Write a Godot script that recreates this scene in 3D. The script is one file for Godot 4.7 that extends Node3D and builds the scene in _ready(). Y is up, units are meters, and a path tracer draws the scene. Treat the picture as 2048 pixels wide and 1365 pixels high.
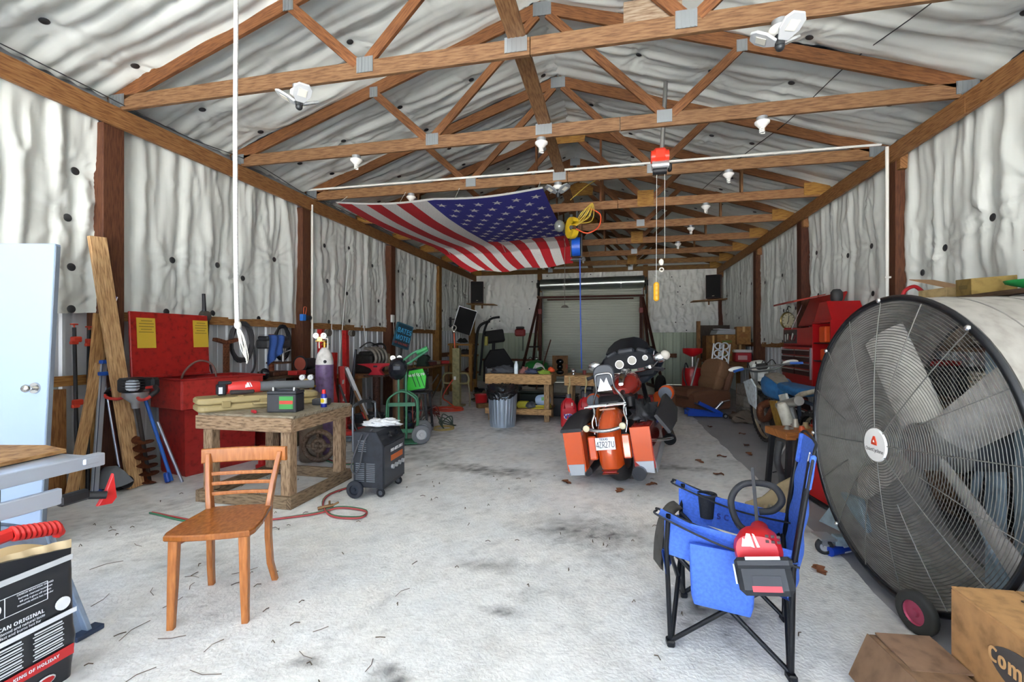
extends Node3D

class B:
	var v := PackedVector3Array()
	var n := PackedVector3Array()
	var uv := PackedVector2Array()
	var col := PackedColorArray()
	var ix := PackedInt32Array()
	var colour := Color.WHITE
	var tinted := false
	func add(p: Vector3, nn: Vector3, t: Vector2) -> void:
		v.append(p); n.append(nn); uv.append(t); col.append(colour)
	func quad(a: Vector3, b: Vector3, c: Vector3, d: Vector3, nn: Vector3, ua := Vector2(0, 0), ub := Vector2(1, 0), uc := Vector2(1, 1), ud := Vector2(0, 1)) -> B:
		var k := v.size()
		add(a, nn, ua); add(b, nn, ub); add(c, nn, uc); add(d, nn, ud)
		ix.append_array(PackedInt32Array([k, k + 1, k + 2, k, k + 2, k + 3]))
		return self
	func box(c: Vector3, s: Vector3, r := Basis(), b := 0.0) -> B:
		var h := s * 0.5
		var lo := s.max_axis_index()
		var off := Vector2(c.x * 3.7 + c.z * 1.3 + c.y * 2.1, c.y * 5.3 + c.x * 1.9 + c.z * 4.7)
		var f := func(pts: Array) -> void:
			var m := Vector3.ZERO
			for p in pts: m += p
			var e: Vector3 = (pts[1] - pts[0]).cross(pts[2] - pts[0]).normalized()
			if e.dot(m) < 0: e = -e
			var an := e.abs().max_axis_index()
			var k := v.size()
			for p in pts:
				var o := 0.0
				for a in 3:
					if a != lo and a != an: o += p[a]
				var t := Vector2(p[lo] if an != lo else p[(lo + 1) % 3] * 0.1, o + 0.31 * an) + off
				add(c + r * p, r * e, t)
			ix.append_array(PackedInt32Array([k, k + 1, k + 2]))
			if pts.size() == 4: ix.append_array(PackedInt32Array([k, k + 2, k + 3]))
		b = minf(b, minf(h.x, minf(h.y, h.z)) * 0.9)
		var P := func(sg: Vector3, a: int) -> Vector3:
			var o := Vector3()
			for k in 3: o[k] = sg[k] * (h[k] - (0.0 if k == a else b))
			return o
		for a in 3:
			var i := (a + 1) % 3
			var j := (a + 2) % 3
			for sa in [-1.0, 1.0]:
				var pts := []
				for q in [[-1.0, -1.0], [1.0, -1.0], [1.0, 1.0], [-1.0, 1.0]]:
					var sg := Vector3(); sg[a] = sa; sg[i] = q[0]; sg[j] = q[1]
					pts.append(P.call(sg, a))
				f.call(pts)
				if b > 0:
					for sb in [-1.0, 1.0]:
						var s1 := Vector3(); s1[a] = sa; s1[i] = sb; s1[j] = -1.0
						var s2 := Vector3(); s2[a] = sa; s2[i] = sb; s2[j] = 1.0
						f.call([P.call(s1, a), P.call(s2, a), P.call(s2, i), P.call(s1, i)])
		if b > 0:
			for q in 8:
				var sg := Vector3(1 if q & 1 else -1, 1 if q & 2 else -1, 1 if q & 4 else -1)
				f.call([P.call(sg, 0), P.call(sg, 1), P.call(sg, 2)])
		return self
	# a bar of rectangular section from a to b; w across (horizontal-ish), h the other way
	func bar(a: Vector3, b: Vector3, w: float, h: float, up := Vector3.UP, bev := 0.0) -> B:
		var x := (b - a).normalized()
		if absf(x.dot(up)) > 0.99: up = Vector3(0, 0, 1) if absf(x.z) < 0.9 else Vector3(1, 0, 0)
		var z := x.cross(up).normalized()
		var y := z.cross(x)
		return box((a + b) * 0.5, Vector3((b - a).length(), h, w), Basis(x, y, z), bev)
	func tri_smooth(k0: int, i0: int) -> void:
		var acc := PackedVector3Array(); acc.resize(v.size() - k0)
		for i in range(i0, ix.size(), 3):
			var a := v[ix[i]]
			var e := (v[ix[i + 1]] - a).cross(v[ix[i + 2]] - a)
			for j in 3: acc[ix[i + j] - k0] += e
		for i in acc.size():
			n[k0 + i] = acc[i].normalized() if acc[i].length_squared() > 1e-20 else Vector3.UP
	func loft(rings: Array, closed := true, cap := true) -> B:
		var k0 := v.size()
		var i0 := ix.size()
		var m: int = rings[0].size()
		for r in rings.size():
			for i in m: add(rings[r][i], Vector3.UP, Vector2(float(i) / m, float(r) / rings.size()))
		for r in rings.size() - 1:
			for i in (m if closed else m - 1):
				var a := k0 + r * m + i
				var b := k0 + r * m + (i + 1) % m
				ix.append_array(PackedInt32Array([a, b, b + m, a, b + m, a + m]))
		tri_smooth(k0, i0)
		if cap and closed:
			for e in [0, rings.size() - 1]:
				var c := Vector3.ZERO
				for p in rings[e]: c += p
				c /= m
				var nn: Vector3 = (rings[e][0] - c).cross(rings[e][m / 4] - c).normalized()
				var k := v.size()
				add(c, nn, Vector2(.5, .5))
				for p in rings[e]: add(p, nn, Vector2(.5, .5))
				for i in m: ix.append_array(PackedInt32Array([k, k + 1 + i, k + 1 + (i + 1) % m]))
		return self
	func tube(pts: Array, r: float, sides := 8, r2 := -1.0, closed := false, flat := 1.0) -> B:
		if r2 < 0: r2 = r
		var rings := []
		var nn := Vector3.ZERO
		var cnt := pts.size()
		for i in cnt:
			var pa: Vector3 = pts[(i - 1 + cnt) % cnt] if closed or i > 0 else pts[0]
			var pb: Vector3 = pts[(i + 1) % cnt] if closed or i < cnt - 1 else pts[cnt - 1]
			var d := (pb - pa).normalized()
			if nn == Vector3.ZERO:
				nn = d.cross(Vector3.UP)
				if nn.length() < 0.1: nn = d.cross(Vector3.RIGHT)
			nn = (nn - d * nn.dot(d)).normalized()
			var bb := d.cross(nn)
			var ring := []
			var rr := lerpf(r, r2, float(i) / maxi(1, cnt - 1))
			for k in sides:
				var a := TAU * k / sides
				ring.append(pts[i] + nn * cos(a) * rr + bb * sin(a) * rr * flat)
			rings.append(ring)
		if closed: rings.append(rings[0])
		return loft(rings, true, not closed)
	func lathe(prof: Array, sides := 16, x := Transform3D(), a0 := 0.0, a1 := TAU) -> B:
		var nb := x.basis.inverse().transposed()
		var sn := []
		for i in prof.size() - 1:
			var d: Vector2 = prof[i + 1] - prof[i]
			sn.append(Vector2(d.y, -d.x).normalized())
		for i in sn.size():
			if (prof[i + 1] - prof[i]).length() < 1e-7: continue
			var na: Vector2 = sn[i]
			var nz: Vector2 = sn[i]
			if i > 0 and sn[i - 1].dot(sn[i]) > 0.55: na = (sn[i - 1] + sn[i]).normalized()
			if i < sn.size() - 1 and sn[i + 1].dot(sn[i]) > 0.55: nz = (sn[i + 1] + sn[i]).normalized()
			var k := v.size()
			for j in sides + 1:
				var a := lerpf(a0, a1, float(j) / sides)
				var ca := cos(a)
				var sa := sin(a)
				add(x * Vector3(prof[i].x * ca, prof[i].y, prof[i].x * sa), (nb * Vector3(na.x * ca, na.y, na.x * sa)).normalized(), Vector2(float(j) / sides, float(i) / sn.size()))
				add(x * Vector3(prof[i + 1].x * ca, prof[i + 1].y, prof[i + 1].x * sa), (nb * Vector3(nz.x * ca, nz.y, nz.x * sa)).normalized(), Vector2(float(j) / sides, float(i + 1) / sn.size()))
			for j in sides:
				var a := k + j * 2
				ix.append_array(PackedInt32Array([a, a + 1, a + 3, a, a + 3, a + 2]))
		return self
	static func axis(a: Vector3, d: Vector3) -> Transform3D:
		var y := d.normalized()
		var x := y.cross(Vector3(0, 0, 1) if absf(y.z) < 0.9 else Vector3(1, 0, 0)).normalized()
		return Transform3D(Basis(x, y, x.cross(y)), a)
	func cyl(a: Vector3, b: Vector3, r: float, r2 := -1.0, sides := 16, hole := 0.0) -> B:
		var h := (b - a).length()
		if r2 < 0: r2 = r
		if hole > 0: return lathe([Vector2(hole, 0), Vector2(r, 0), Vector2(r2, h), Vector2(hole, h), Vector2(hole, 0)], sides, B.axis(a, b - a))
		return lathe([Vector2(0, 0), Vector2(r, 0), Vector2(r2, h), Vector2(0, h)], sides, B.axis(a, b - a))
	func ball(c: Vector3, r: Vector3, sides := 14, rot := Basis()) -> B:
		var p := []
		for i in sides / 2 + 1:
			var a := -PI / 2 + PI * i / (sides / 2)
			p.append(Vector2(maxf(cos(a), 0.0), sin(a)))
		return lathe(p, sides, Transform3D(rot * Basis.from_scale(r), c))
	func torus(c: Vector3, axis_dir: Vector3, r: float, w: float, sides := 28, k := 8, flat := 1.0) -> B:
		var p := []
		for i in k + 1:
			var a := TAU * i / k
			p.append(Vector2(r + w * cos(a), w * sin(a) * flat))
		return lathe(p, sides, B.axis(c, axis_dir))
	func prism(poly: Array, z0: float, z1: float, x := Transform3D(), bev := 0.0) -> B:
		var pp := PackedVector2Array(poly)
		if Geometry2D.is_polygon_clockwise(pp): pp.reverse()
		var m := pp.size()
		var inner := pp
		if bev > 0:
			inner = PackedVector2Array()
			for i in m:
				var d0 := (pp[i] - pp[(i - 1 + m) % m]).normalized()
				var d1 := (pp[(i + 1) % m] - pp[i]).normalized()
				var nn := (Vector2(-d0.y, d0.x) + Vector2(-d1.y, d1.x))
				nn = nn / maxf(0.5, nn.length_squared() * 0.5)
				inner.append(pp[i] + nn * bev)
		var tr := Geometry2D.triangulate_polygon(inner)
		var nb := x.basis
		for e in 2:
			var k := v.size()
			for p in inner: add(x * Vector3(p.x, p.y, z1 if e else z0), (nb * Vector3(0, 0, 1 if e else -1)).normalized(), p)
			for i in tr: ix.append(k + i)
		for i in m:
			var j := (i + 1) % m
			var d := (pp[j] - pp[i]).normalized()
			var nn := (nb * Vector3(d.y, -d.x, 0)).normalized()
			var a := pp[i]
			var b := pp[j]
			quad(x * Vector3(a.x, a.y, z0 + bev), x * Vector3(b.x, b.y, z0 + bev), x * Vector3(b.x, b.y, z1 - bev), x * Vector3(a.x, a.y, z1 - bev), nn, Vector2(a.x + a.y, z0), Vector2(b.x + b.y, z0), Vector2(b.x + b.y, z1), Vector2(a.x + a.y, z1))
			if bev > 0:
				for e in 2:
					var zs := z1 - bev if e else z0 + bev
					var ze := z1 if e else z0
					var ia := inner[i]
					var ib := inner[j]
					quad(x * Vector3(a.x, a.y, zs), x * Vector3(b.x, b.y, zs), x * Vector3(ib.x, ib.y, ze), x * Vector3(ia.x, ia.y, ze), (nn + (nb * Vector3(0, 0, 1 if e else -1)).normalized()).normalized(), a, b, ib, ia)
		return self
	func grid(f: Callable, nu: int, nv: int) -> B:
		var k0 := v.size()
		var i0 := ix.size()
		for j in nv + 1:
			for i in nu + 1:
				var u := float(i) / nu
				var w := float(j) / nv
				add(f.call(u, w), Vector3.UP, Vector2(u, w))
		for j in nv:
			for i in nu:
				var a := k0 + j * (nu + 1) + i
				ix.append_array(PackedInt32Array([a, a + 1, a + nu + 2, a, a + nu + 2, a + nu + 1]))
		tri_smooth(k0, i0)
		return self
	func mesh() -> ArrayMesh:
		for i in range(0, ix.size(), 3):
			var a := v[ix[i]]
			if (v[ix[i + 1]] - a).cross(v[ix[i + 2]] - a).dot(n[ix[i]] + n[ix[i + 1]] + n[ix[i + 2]]) > 0:
				var s := ix[i + 1]; ix[i + 1] = ix[i + 2]; ix[i + 2] = s
		var arr := []
		arr.resize(Mesh.ARRAY_MAX)
		arr[Mesh.ARRAY_VERTEX] = v; arr[Mesh.ARRAY_NORMAL] = n; arr[Mesh.ARRAY_TEX_UV] = uv; arr[Mesh.ARRAY_INDEX] = ix
		if tinted: arr[Mesh.ARRAY_COLOR] = col
		var o := ArrayMesh.new()
		o.add_surface_from_arrays(Mesh.PRIMITIVE_TRIANGLES, arr)
		return o

var mats := {}
var taken := {}
var rng := RandomNumberGenerator.new()
var nz := FastNoiseLite.new()
var tex := {}

func V(x: float, y: float, z: float) -> Vector3: return Vector3(x, y, z)
func ry(deg: float) -> Basis: return Basis(Vector3.UP, deg_to_rad(deg))
func eu(x: float, y: float, z: float) -> Basis: return Basis.from_euler(Vector3(deg_to_rad(x), deg_to_rad(y), deg_to_rad(z)))
func TX(p: Vector3, b := Basis()) -> Transform3D: return Transform3D(b, p)

func ramp(a: Color, b: Color, mid := -1.0, cm := Color.WHITE) -> Gradient:
	var g := Gradient.new()
	g.set_color(0, a); g.set_color(1, b)
	if mid > 0: g.add_point(mid, cm)
	return g

func noise_tex(called: String, freq: float, g: Gradient, oct := 4, warp := 0.0, size := 512, normal := 0.0, kind := FastNoiseLite.TYPE_SIMPLEX_SMOOTH) -> NoiseTexture2D:
	if tex.has(called): return tex[called]
	var f := FastNoiseLite.new()
	f.noise_type = kind
	f.seed = called.hash() % 1000
	f.frequency = freq
	f.fractal_octaves = oct
	if warp > 0:
		f.domain_warp_enabled = true; f.domain_warp_amplitude = warp; f.domain_warp_frequency = freq * 0.7
	var t := NoiseTexture2D.new()
	t.width = size; t.height = size; t.seamless = true
	t.noise = f
	if normal > 0:
		t.as_normal_map = true; t.bump_strength = normal
	elif g: t.color_ramp = g
	tex[called] = t
	return t

# hex colour, roughness, metallic, surface kind
func M(hex: String, rough := 0.6, metal := 0.0, kind := "") -> StandardMaterial3D:
	var key := "%s_%s_%s_%s" % [hex, rough, metal, kind]
	if mats.has(key): return mats[key]
	var m := StandardMaterial3D.new()
	m.albedo_color = Color(hex)
	m.roughness = rough
	m.metallic = metal
	match kind:
		"dirt":
			m.albedo_texture = noise_tex("dirt", 0.012, ramp(Color(.74, .73, .71), Color(1, 1, 1), 0.5, Color(.93, .925, .92)), 5)
			m.uv1_triplanar = true; m.uv1_scale = Vector3(1.7, 1.7, 1.7)
		"grime":
			m.albedo_texture = noise_tex("grime", 0.02, ramp(Color(.58, .55, .52), Color(1, 1, 1), 0.42, Color(.92, .91, .9)), 6)
			m.uv1_triplanar = true; m.uv1_scale = Vector3(1.1, 1.1, 1.1)
		"rust":
			m.albedo_texture = noise_tex("rust", 0.03, ramp(Color(.45, .35, .3), Color(1, 1, 1), 0.5, Color(.8, .72, .66)), 5)
			m.uv1_triplanar = true; m.uv1_scale = Vector3(2, 2, 2)
		"wood":
			m.albedo_texture = noise_tex("wood", 0.02, ramp(Color(.62, .52, .44), Color(1, 1, 1), 0.5, Color(.88, .83, .78)), 5, 25.0)
			m.uv1_scale = Vector3(0.55, 5.0, 1)
		"woodv":
			m.albedo_texture = noise_tex("woodsoft", 0.02, ramp(Color(.78, .72, .66), Color(1, 1, 1)), 4, 20.0)
			m.uv1_triplanar = true; m.uv1_scale = Vector3(4.0, 0.6, 2.0)
		"woodt":
			m.albedo_texture = noise_tex("wood", 0.02, ramp(Color(.62, .52, .44), Color(1, 1, 1), 0.5, Color(.88, .83, .78)), 5, 25.0)
			m.uv1_triplanar = true; m.uv1_scale = Vector3(1.2, 7.0, 1.2)
		"oldwood":
			m.albedo_texture = noise_tex("oldwood", 0.025, ramp(Color(.48, .44, .4), Color(1, 1, 1), 0.45, Color(.85, .82, .78)), 6, 30.0)
			m.uv1_scale = Vector3(0.7, 4.0, 1)
		"cloth":
			m.albedo_texture = noise_tex("cloth", 0.02, ramp(Color(.82, .82, .82), Color(1, 1, 1)), 4)
			m.normal_enabled = true; m.normal_texture = noise_tex("clothn", 0.09, null, 3, 0, 256, 3.0); m.normal_scale = 0.35
			m.uv1_triplanar = true; m.uv1_scale = Vector3(5, 5, 5)
		"mesh":
			m.normal_enabled = true; m.normal_texture = noise_tex("clothn", 0.09, null, 3, 0, 256, 3.0); m.normal_scale = 0.8
			m.uv1_triplanar = true; m.uv1_scale = Vector3(9, 9, 9)
		"galv":
			m.albedo_texture = noise_tex("galv", 0.05, ramp(Color(.75, .76, .78), Color(1, 1, 1)), 2, 0, 256, 0, FastNoiseLite.TYPE_CELLULAR)
			m.uv1_triplanar = true; m.uv1_scale = Vector3(3, 3, 3)
		"vert":
			m.vertex_color_use_as_albedo = true
		"two":
			m.cull_mode = BaseMaterial3D.CULL_DISABLED
		"coat":
			m.clearcoat_enabled = true; m.clearcoat = 1.0; m.clearcoat_roughness = 0.05
	mats[key] = m
	return m

func numbered(called: String) -> String:
	var c: int = taken.get(called, 0)
	taken[called] = c + 1
	return called if c == 0 else "%s_%03d" % [called, c]

func tag(o: Node3D, label: String, category: String, group := "") -> Node3D:
	o.set_meta("label", label); o.set_meta("category", category)
	if group: o.set_meta("group", group)
	return o

func thing(called: String, label: String, category: String, at := Vector3.ZERO, turn := 0.0, group := "") -> Node3D:
	var o := Node3D.new()
	o.name = numbered(called)
	add_child(o)
	o.position = at; o.rotation.y = deg_to_rad(turn)
	return tag(o, label, category, group)

func struct(called: String, b: B = null, m: Material = null) -> Node3D:
	var o: Node3D
	if b:
		o = MeshInstance3D.new(); o.mesh = b.mesh(); o.material_override = m
	else: o = Node3D.new()
	o.name = called
	o.set_meta("kind", "structure")
	add_child(o)
	return o

func part(parent: Node3D, called: String, b: B, m: Material, label := "") -> MeshInstance3D:
	var o := MeshInstance3D.new()
	o.mesh = b.mesh()
	o.material_override = m
	o.name = called
	parent.add_child(o, true)
	if label: o.set_meta("label", label)
	return o

func one(called: String, b: B, m: Material, label: String, category: String, at := Vector3.ZERO, turn := 0.0, group := "") -> MeshInstance3D:
	var o := MeshInstance3D.new()
	o.mesh = b.mesh(); o.material_override = m
	o.name = numbered(called)
	add_child(o)
	o.position = at; o.rotation.y = deg_to_rad(turn)
	tag(o, label, category, group)
	return o

func copy(src: Node3D, at: Vector3, turn := 0.0, label := "") -> Node3D:
	var o: Node3D = src.duplicate()
	var base := String(src.name)
	if base.length() > 4 and base.substr(base.length() - 4, 1) == "_" and base.right(3).is_valid_int(): base = base.left(-4)
	o.name = numbered(base)
	add_child(o)
	o.position = at; o.rotation.y = deg_to_rad(turn)
	if label: o.set_meta("label", label)
	return o

func txt(parent: Node3D, called: String, s: String, high: float, m: Material, x: Transform3D, font := "Droid Sans", bold := 700, depth := 0.003, stretch := 1.0) -> MeshInstance3D:
	var t := TextMesh.new()
	var f := SystemFont.new()
	f.font_names = PackedStringArray([font])
	f.font_weight = bold
	t.font = f
	t.text = s
	t.font_size = 32
	t.pixel_size = high / 23.0
	t.depth = depth
	t.curve_step = 2.0
	t.line_spacing = -4.0
	var o := MeshInstance3D.new()
	o.mesh = t
	o.material_override = m
	o.name = called
	o.transform = Transform3D(x.basis * Basis.from_scale(Vector3(stretch, 1, 1)), x.origin)
	parent.add_child(o, true)
	return o

func sp(pts: Array, k := 6, closed := false) -> Array:
	var o := []
	var c := pts.size()
	for i in (c if closed else c - 1):
		var p0: Vector3 = pts[(i - 1 + c) % c] if closed or i > 0 else pts[0]
		var p1: Vector3 = pts[i]
		var p2: Vector3 = pts[(i + 1) % c]
		var p3: Vector3 = pts[(i + 2) % c] if closed or i < c - 2 else pts[c - 1]
		for j in k: o.append(p1.cubic_interpolate(p2, p0, p3, float(j) / k))
	if not closed: o.append(pts[c - 1])
	return o

func circ(c: Vector3, ax: Vector3, r: float, n := 24, a0 := 0.0, a1 := TAU, squash := 1.0) -> Array:
	var t := B.axis(c, ax)
	var o := []
	var full := absf(a1 - a0) > TAU - 0.01
	for i in (n if full else n + 1):
		var a := lerpf(a0, a1, float(i) / n)
		o.append(t * Vector3(cos(a) * r, 0, sin(a) * r * squash))
	return o

func rr(w: float, h: float, r: float, k := 4, c := Vector2.ZERO) -> Array:
	var o := []
	for q in 4:
		var cc := Vector2((w / 2 - r) * (1 if q == 0 or q == 3 else -1), (h / 2 - r) * (1 if q < 2 else -1))
		for i in k + 1:
			var a := PI / 2 * q + PI / 2 * i / k
			o.append(c + cc + Vector2(cos(a), sin(a)) * r)
	return o

# rounded-section ring in the plane of X and Y of t, for lofts
func ring(t: Transform3D, w: float, h: float, r: float, k := 3) -> Array:
	var o := []
	for p in rr(w, h, minf(r, minf(w, h) * 0.499), k): o.append(t * Vector3(p.x, p.y, 0))
	return o

# cushion: soft box with bulging faces
func cushion(c: Vector3, s: Vector3, r := Basis(), puff := 0.06, k := 10) -> B:
	var b := B.new()
	var rings := []
	for i in k + 1:
		var t := -1.0 + 2.0 * i / k
		var e := pow(1.0 - pow(absf(t), 4.0), 0.35)
		e = maxf(e, 0.05)
		var ww := s.x * (0.86 + 0.14 * e)
		var hh := s.y * lerpf(0.35, 1.0, e) + puff * s.y * e
		rings.append(ring(Transform3D(r, c + r * Vector3(0, 0, t * s.z * 0.5)), ww, hh, minf(ww, hh) * 0.42, 4))
	return b.loft(rings)

# crumpled lump (rags, gloves, bags)
func lump(c: Vector3, s: Vector3, seed_: int, rough := 0.25, n := 20, freq := 2.2) -> B:
	var b := B.new()
	var f := FastNoiseLite.new()
	f.seed = seed_; f.frequency = freq; f.fractal_octaves = 3
	b.grid(func(u: float, w: float) -> Vector3:
		var a := TAU * u
		var p := -PI / 2 + PI * w
		var d := Vector3(cos(p) * cos(a), sin(p), cos(p) * sin(a))
		var e := 1.0 + rough * 2.0 * f.get_noise_3dv(d)
		var q := d * e
		if q.y < 0: q.y *= 0.35
		return c + q * s, n, n / 2)
	return b

const WL := -4.84
const WR := 3.30
const MID := -0.77
const ZB := -15.4
const ZF := 4.4
const TZ := [-2.09, -3.56, -5.035, -6.51, -7.985, -9.46, -10.935, -12.41, -13.885, -15.2]

func _ready() -> void:
	rng.seed = 7
	nz.seed = 3
	nz.frequency = 1.0
	nz.fractal_octaves = 2
	camera_and_light()
	build_shell()
	build_trusses()
	build_near_side()
	build_bench_side()
	build_clutter()
	build_back()
	build_motorcycle()
	build_far_corner()
	build_dirt_bike()
	build_chest()
	build_fan()
	build_camp_chair()
	build_cartons()
	build_ceiling_things()
	build_flag()
	build_shelving()
	build_floor_bits()

func camera_and_light() -> void:
	var cam := Camera3D.new()
	cam.name = "camera"
	cam.position = Vector3(0, 1.38, 0)
	cam.rotation.y = atan2(204.0, 925.0)
	cam.fov = rad_to_deg(2.0 * atan(682.5 / 925.0))
	cam.near = 0.05
	cam.far = 400.0
	add_child(cam)
	cam.current = true
	var sky := ProceduralSkyMaterial.new()
	sky.sky_top_color = Color(0.58, 0.69, 0.86)
	sky.sky_horizon_color = Color(0.92, 0.94, 0.97)
	sky.ground_bottom_color = Color(0.42, 0.42, 0.38)
	sky.ground_horizon_color = Color(0.60, 0.62, 0.60)
	sky.sky_energy_multiplier = 1.0
	var env := Environment.new()
	env.background_mode = Environment.BG_SKY
	env.sky = Sky.new()
	env.sky.sky_material = sky
	env.tonemap_mode = Environment.TONE_MAPPER_LINEAR
	env.tonemap_exposure = 9.2
	env.sdfgi_enabled = true
	env.ssao_enabled = true
	env.ssil_enabled = true
	var we := WorldEnvironment.new()
	we.name = "world"
	we.environment = env
	add_child(we)
	var sun := DirectionalLight3D.new()
	sun.name = "sun"
	sun.light_energy = 4.0
	sun.light_color = Color(1.0, 0.985, 0.97)
	sun.light_angular_distance = 0.6
	sun.shadow_enabled = true
	sun.rotation = Vector3(deg_to_rad(-58), deg_to_rad(-100), 0)
	add_child(sun)

# ---------------------------------------------------------------- shell
func quilt_sheet(o: Vector3, U: Vector3, W: Vector3, lu: float, lv: float, N: Vector3, pins: Array, puff: float, fold: Vector3, step: float, sd: float, quilt := 0.0, edge := 0.0) -> B:
	var b := B.new()
	var ph := []
	for p in pins: ph.append(fmod(absf(p.x * 13.7 + p.y * 7.1 + sd) * 3.3, TAU))
	b.grid(func(a: float, c: float) -> Vector3:
		var u := a * lu
		var w := c * lv
		var near := 9.0
		var hh := 0.0
		for i in pins.size():
			var dx: float = u - pins[i].x
			var dy: float = w - pins[i].y
			var r2 := dx * dx + dy * dy
			if r2 > 1.4: continue
			var r := sqrt(r2)
			if r < near: near = r
			if r < 1.0: hh += exp(-r / 0.3) * minf(r / 0.08, 1.0) * 0.03 * nz.get_noise_2d(dx / (r + .01) * 2.6 + ph[i] * 9.0, dy / (r + .01) * 2.6)
		hh += puff * (1.0 - exp(-near / 0.22))
		var soft := nz.get_noise_2d(u * fold.x + sd + .12 * nz.get_noise_2d(u, w * 1.5), w * fold.y + sd * 1.7)
		hh += fold.z * soft
		var mask := clampf(.5 + 1.2 * nz.get_noise_2d(u * .8 + sd * 2.0, w * .8), 0.0, 1.0)
		var n2 := nz.get_noise_2d(u * fold.x * 0.8 + w * fold.y * 1.8 + sd * 5.0, w * fold.y * 1.2 - u * fold.x * 0.3 + sd)
		hh += fold.z * 0.55 * mask * pow(1.0 - absf(n2), 9.0)
		hh += 0.02 * nz.get_noise_2d(u * 0.9 + sd, w * 0.9)
		if quilt > 0: hh += 0.034 * absf(sin(PI * (u + 0.03 * sin(w * 5.0 + sd)) / quilt))
		elif quilt < 0: hh += 0.03 * absf(sin(PI * (w + 0.04 * sin(u * 2.0 + sd)) / quilt))
		hh *= clampf(near / 0.12, 0.0, 1.0)
		var jag := 0.0
		if edge > 0: jag = edge * nz.get_noise_1d(u * .9 + sd) * maxf(0.0, 1.0 - w * 3.0)
		return o + U * u + W * (w + jag) + N * hh, maxi(2, int(lu / step)), maxi(2, int(lv / step)))
	return b

func washers(sheet: Node3D, o: Vector3, U: Vector3, W: Vector3, N: Vector3, pins: Array, r := 0.036) -> void:
	if not mats.has("washer_mesh"):
		mats["washer_mesh"] = B.new().lathe([Vector2(0, 0.006), Vector2(.018, 0.006), Vector2(.034, 0.003), Vector2(.036, 0), Vector2(0, 0)], 14).mesh()
	for p in pins:
		var w := MeshInstance3D.new()
		w.mesh = mats["washer_mesh"]
		w.material_override = M("4a4b4d", 0.45, 0.6)
		w.name = "washer"
		var y := N.normalized()
		var x := y.cross(U).normalized()
		w.transform = Transform3D(Basis(x, y, x.cross(y)).scaled(Vector3.ONE * (r / 0.036)), o + U * p.x + W * p.y + N * 0.012)
		sheet.add_child(w, true)

func ribbed(o: Vector3, U: Vector3, lu: float, high: float, N: Vector3) -> B:
	var b := B.new()
	var prof := [[0.0, 0.0], [0.03, 0.0], [0.045, 0.022], [0.07, 0.022], [0.085, 0.0], [0.135, 0.0], [0.14, 0.005], [0.165, 0.005], [0.17, 0.0]]
	var pts := []
	var u := 0.0
	while u < lu - 0.001:
		for p in prof:
			if u + p[0] <= lu: pts.append(Vector2(u + p[0], p[1]))
		u += 0.229
	pts.append(Vector2(lu, 0))
	for i in pts.size() - 1:
		var a: Vector3 = o + U * pts[i].x + N * pts[i].y
		var c: Vector3 = o + U * pts[i + 1].x + N * pts[i + 1].y
		var nn := (c - a).cross(Vector3.UP).normalized()
		if nn.dot(N) < 0: nn = -nn
		b.quad(a, c, c + Vector3.UP * high, a + Vector3.UP * high, nn)
	return b

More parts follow.
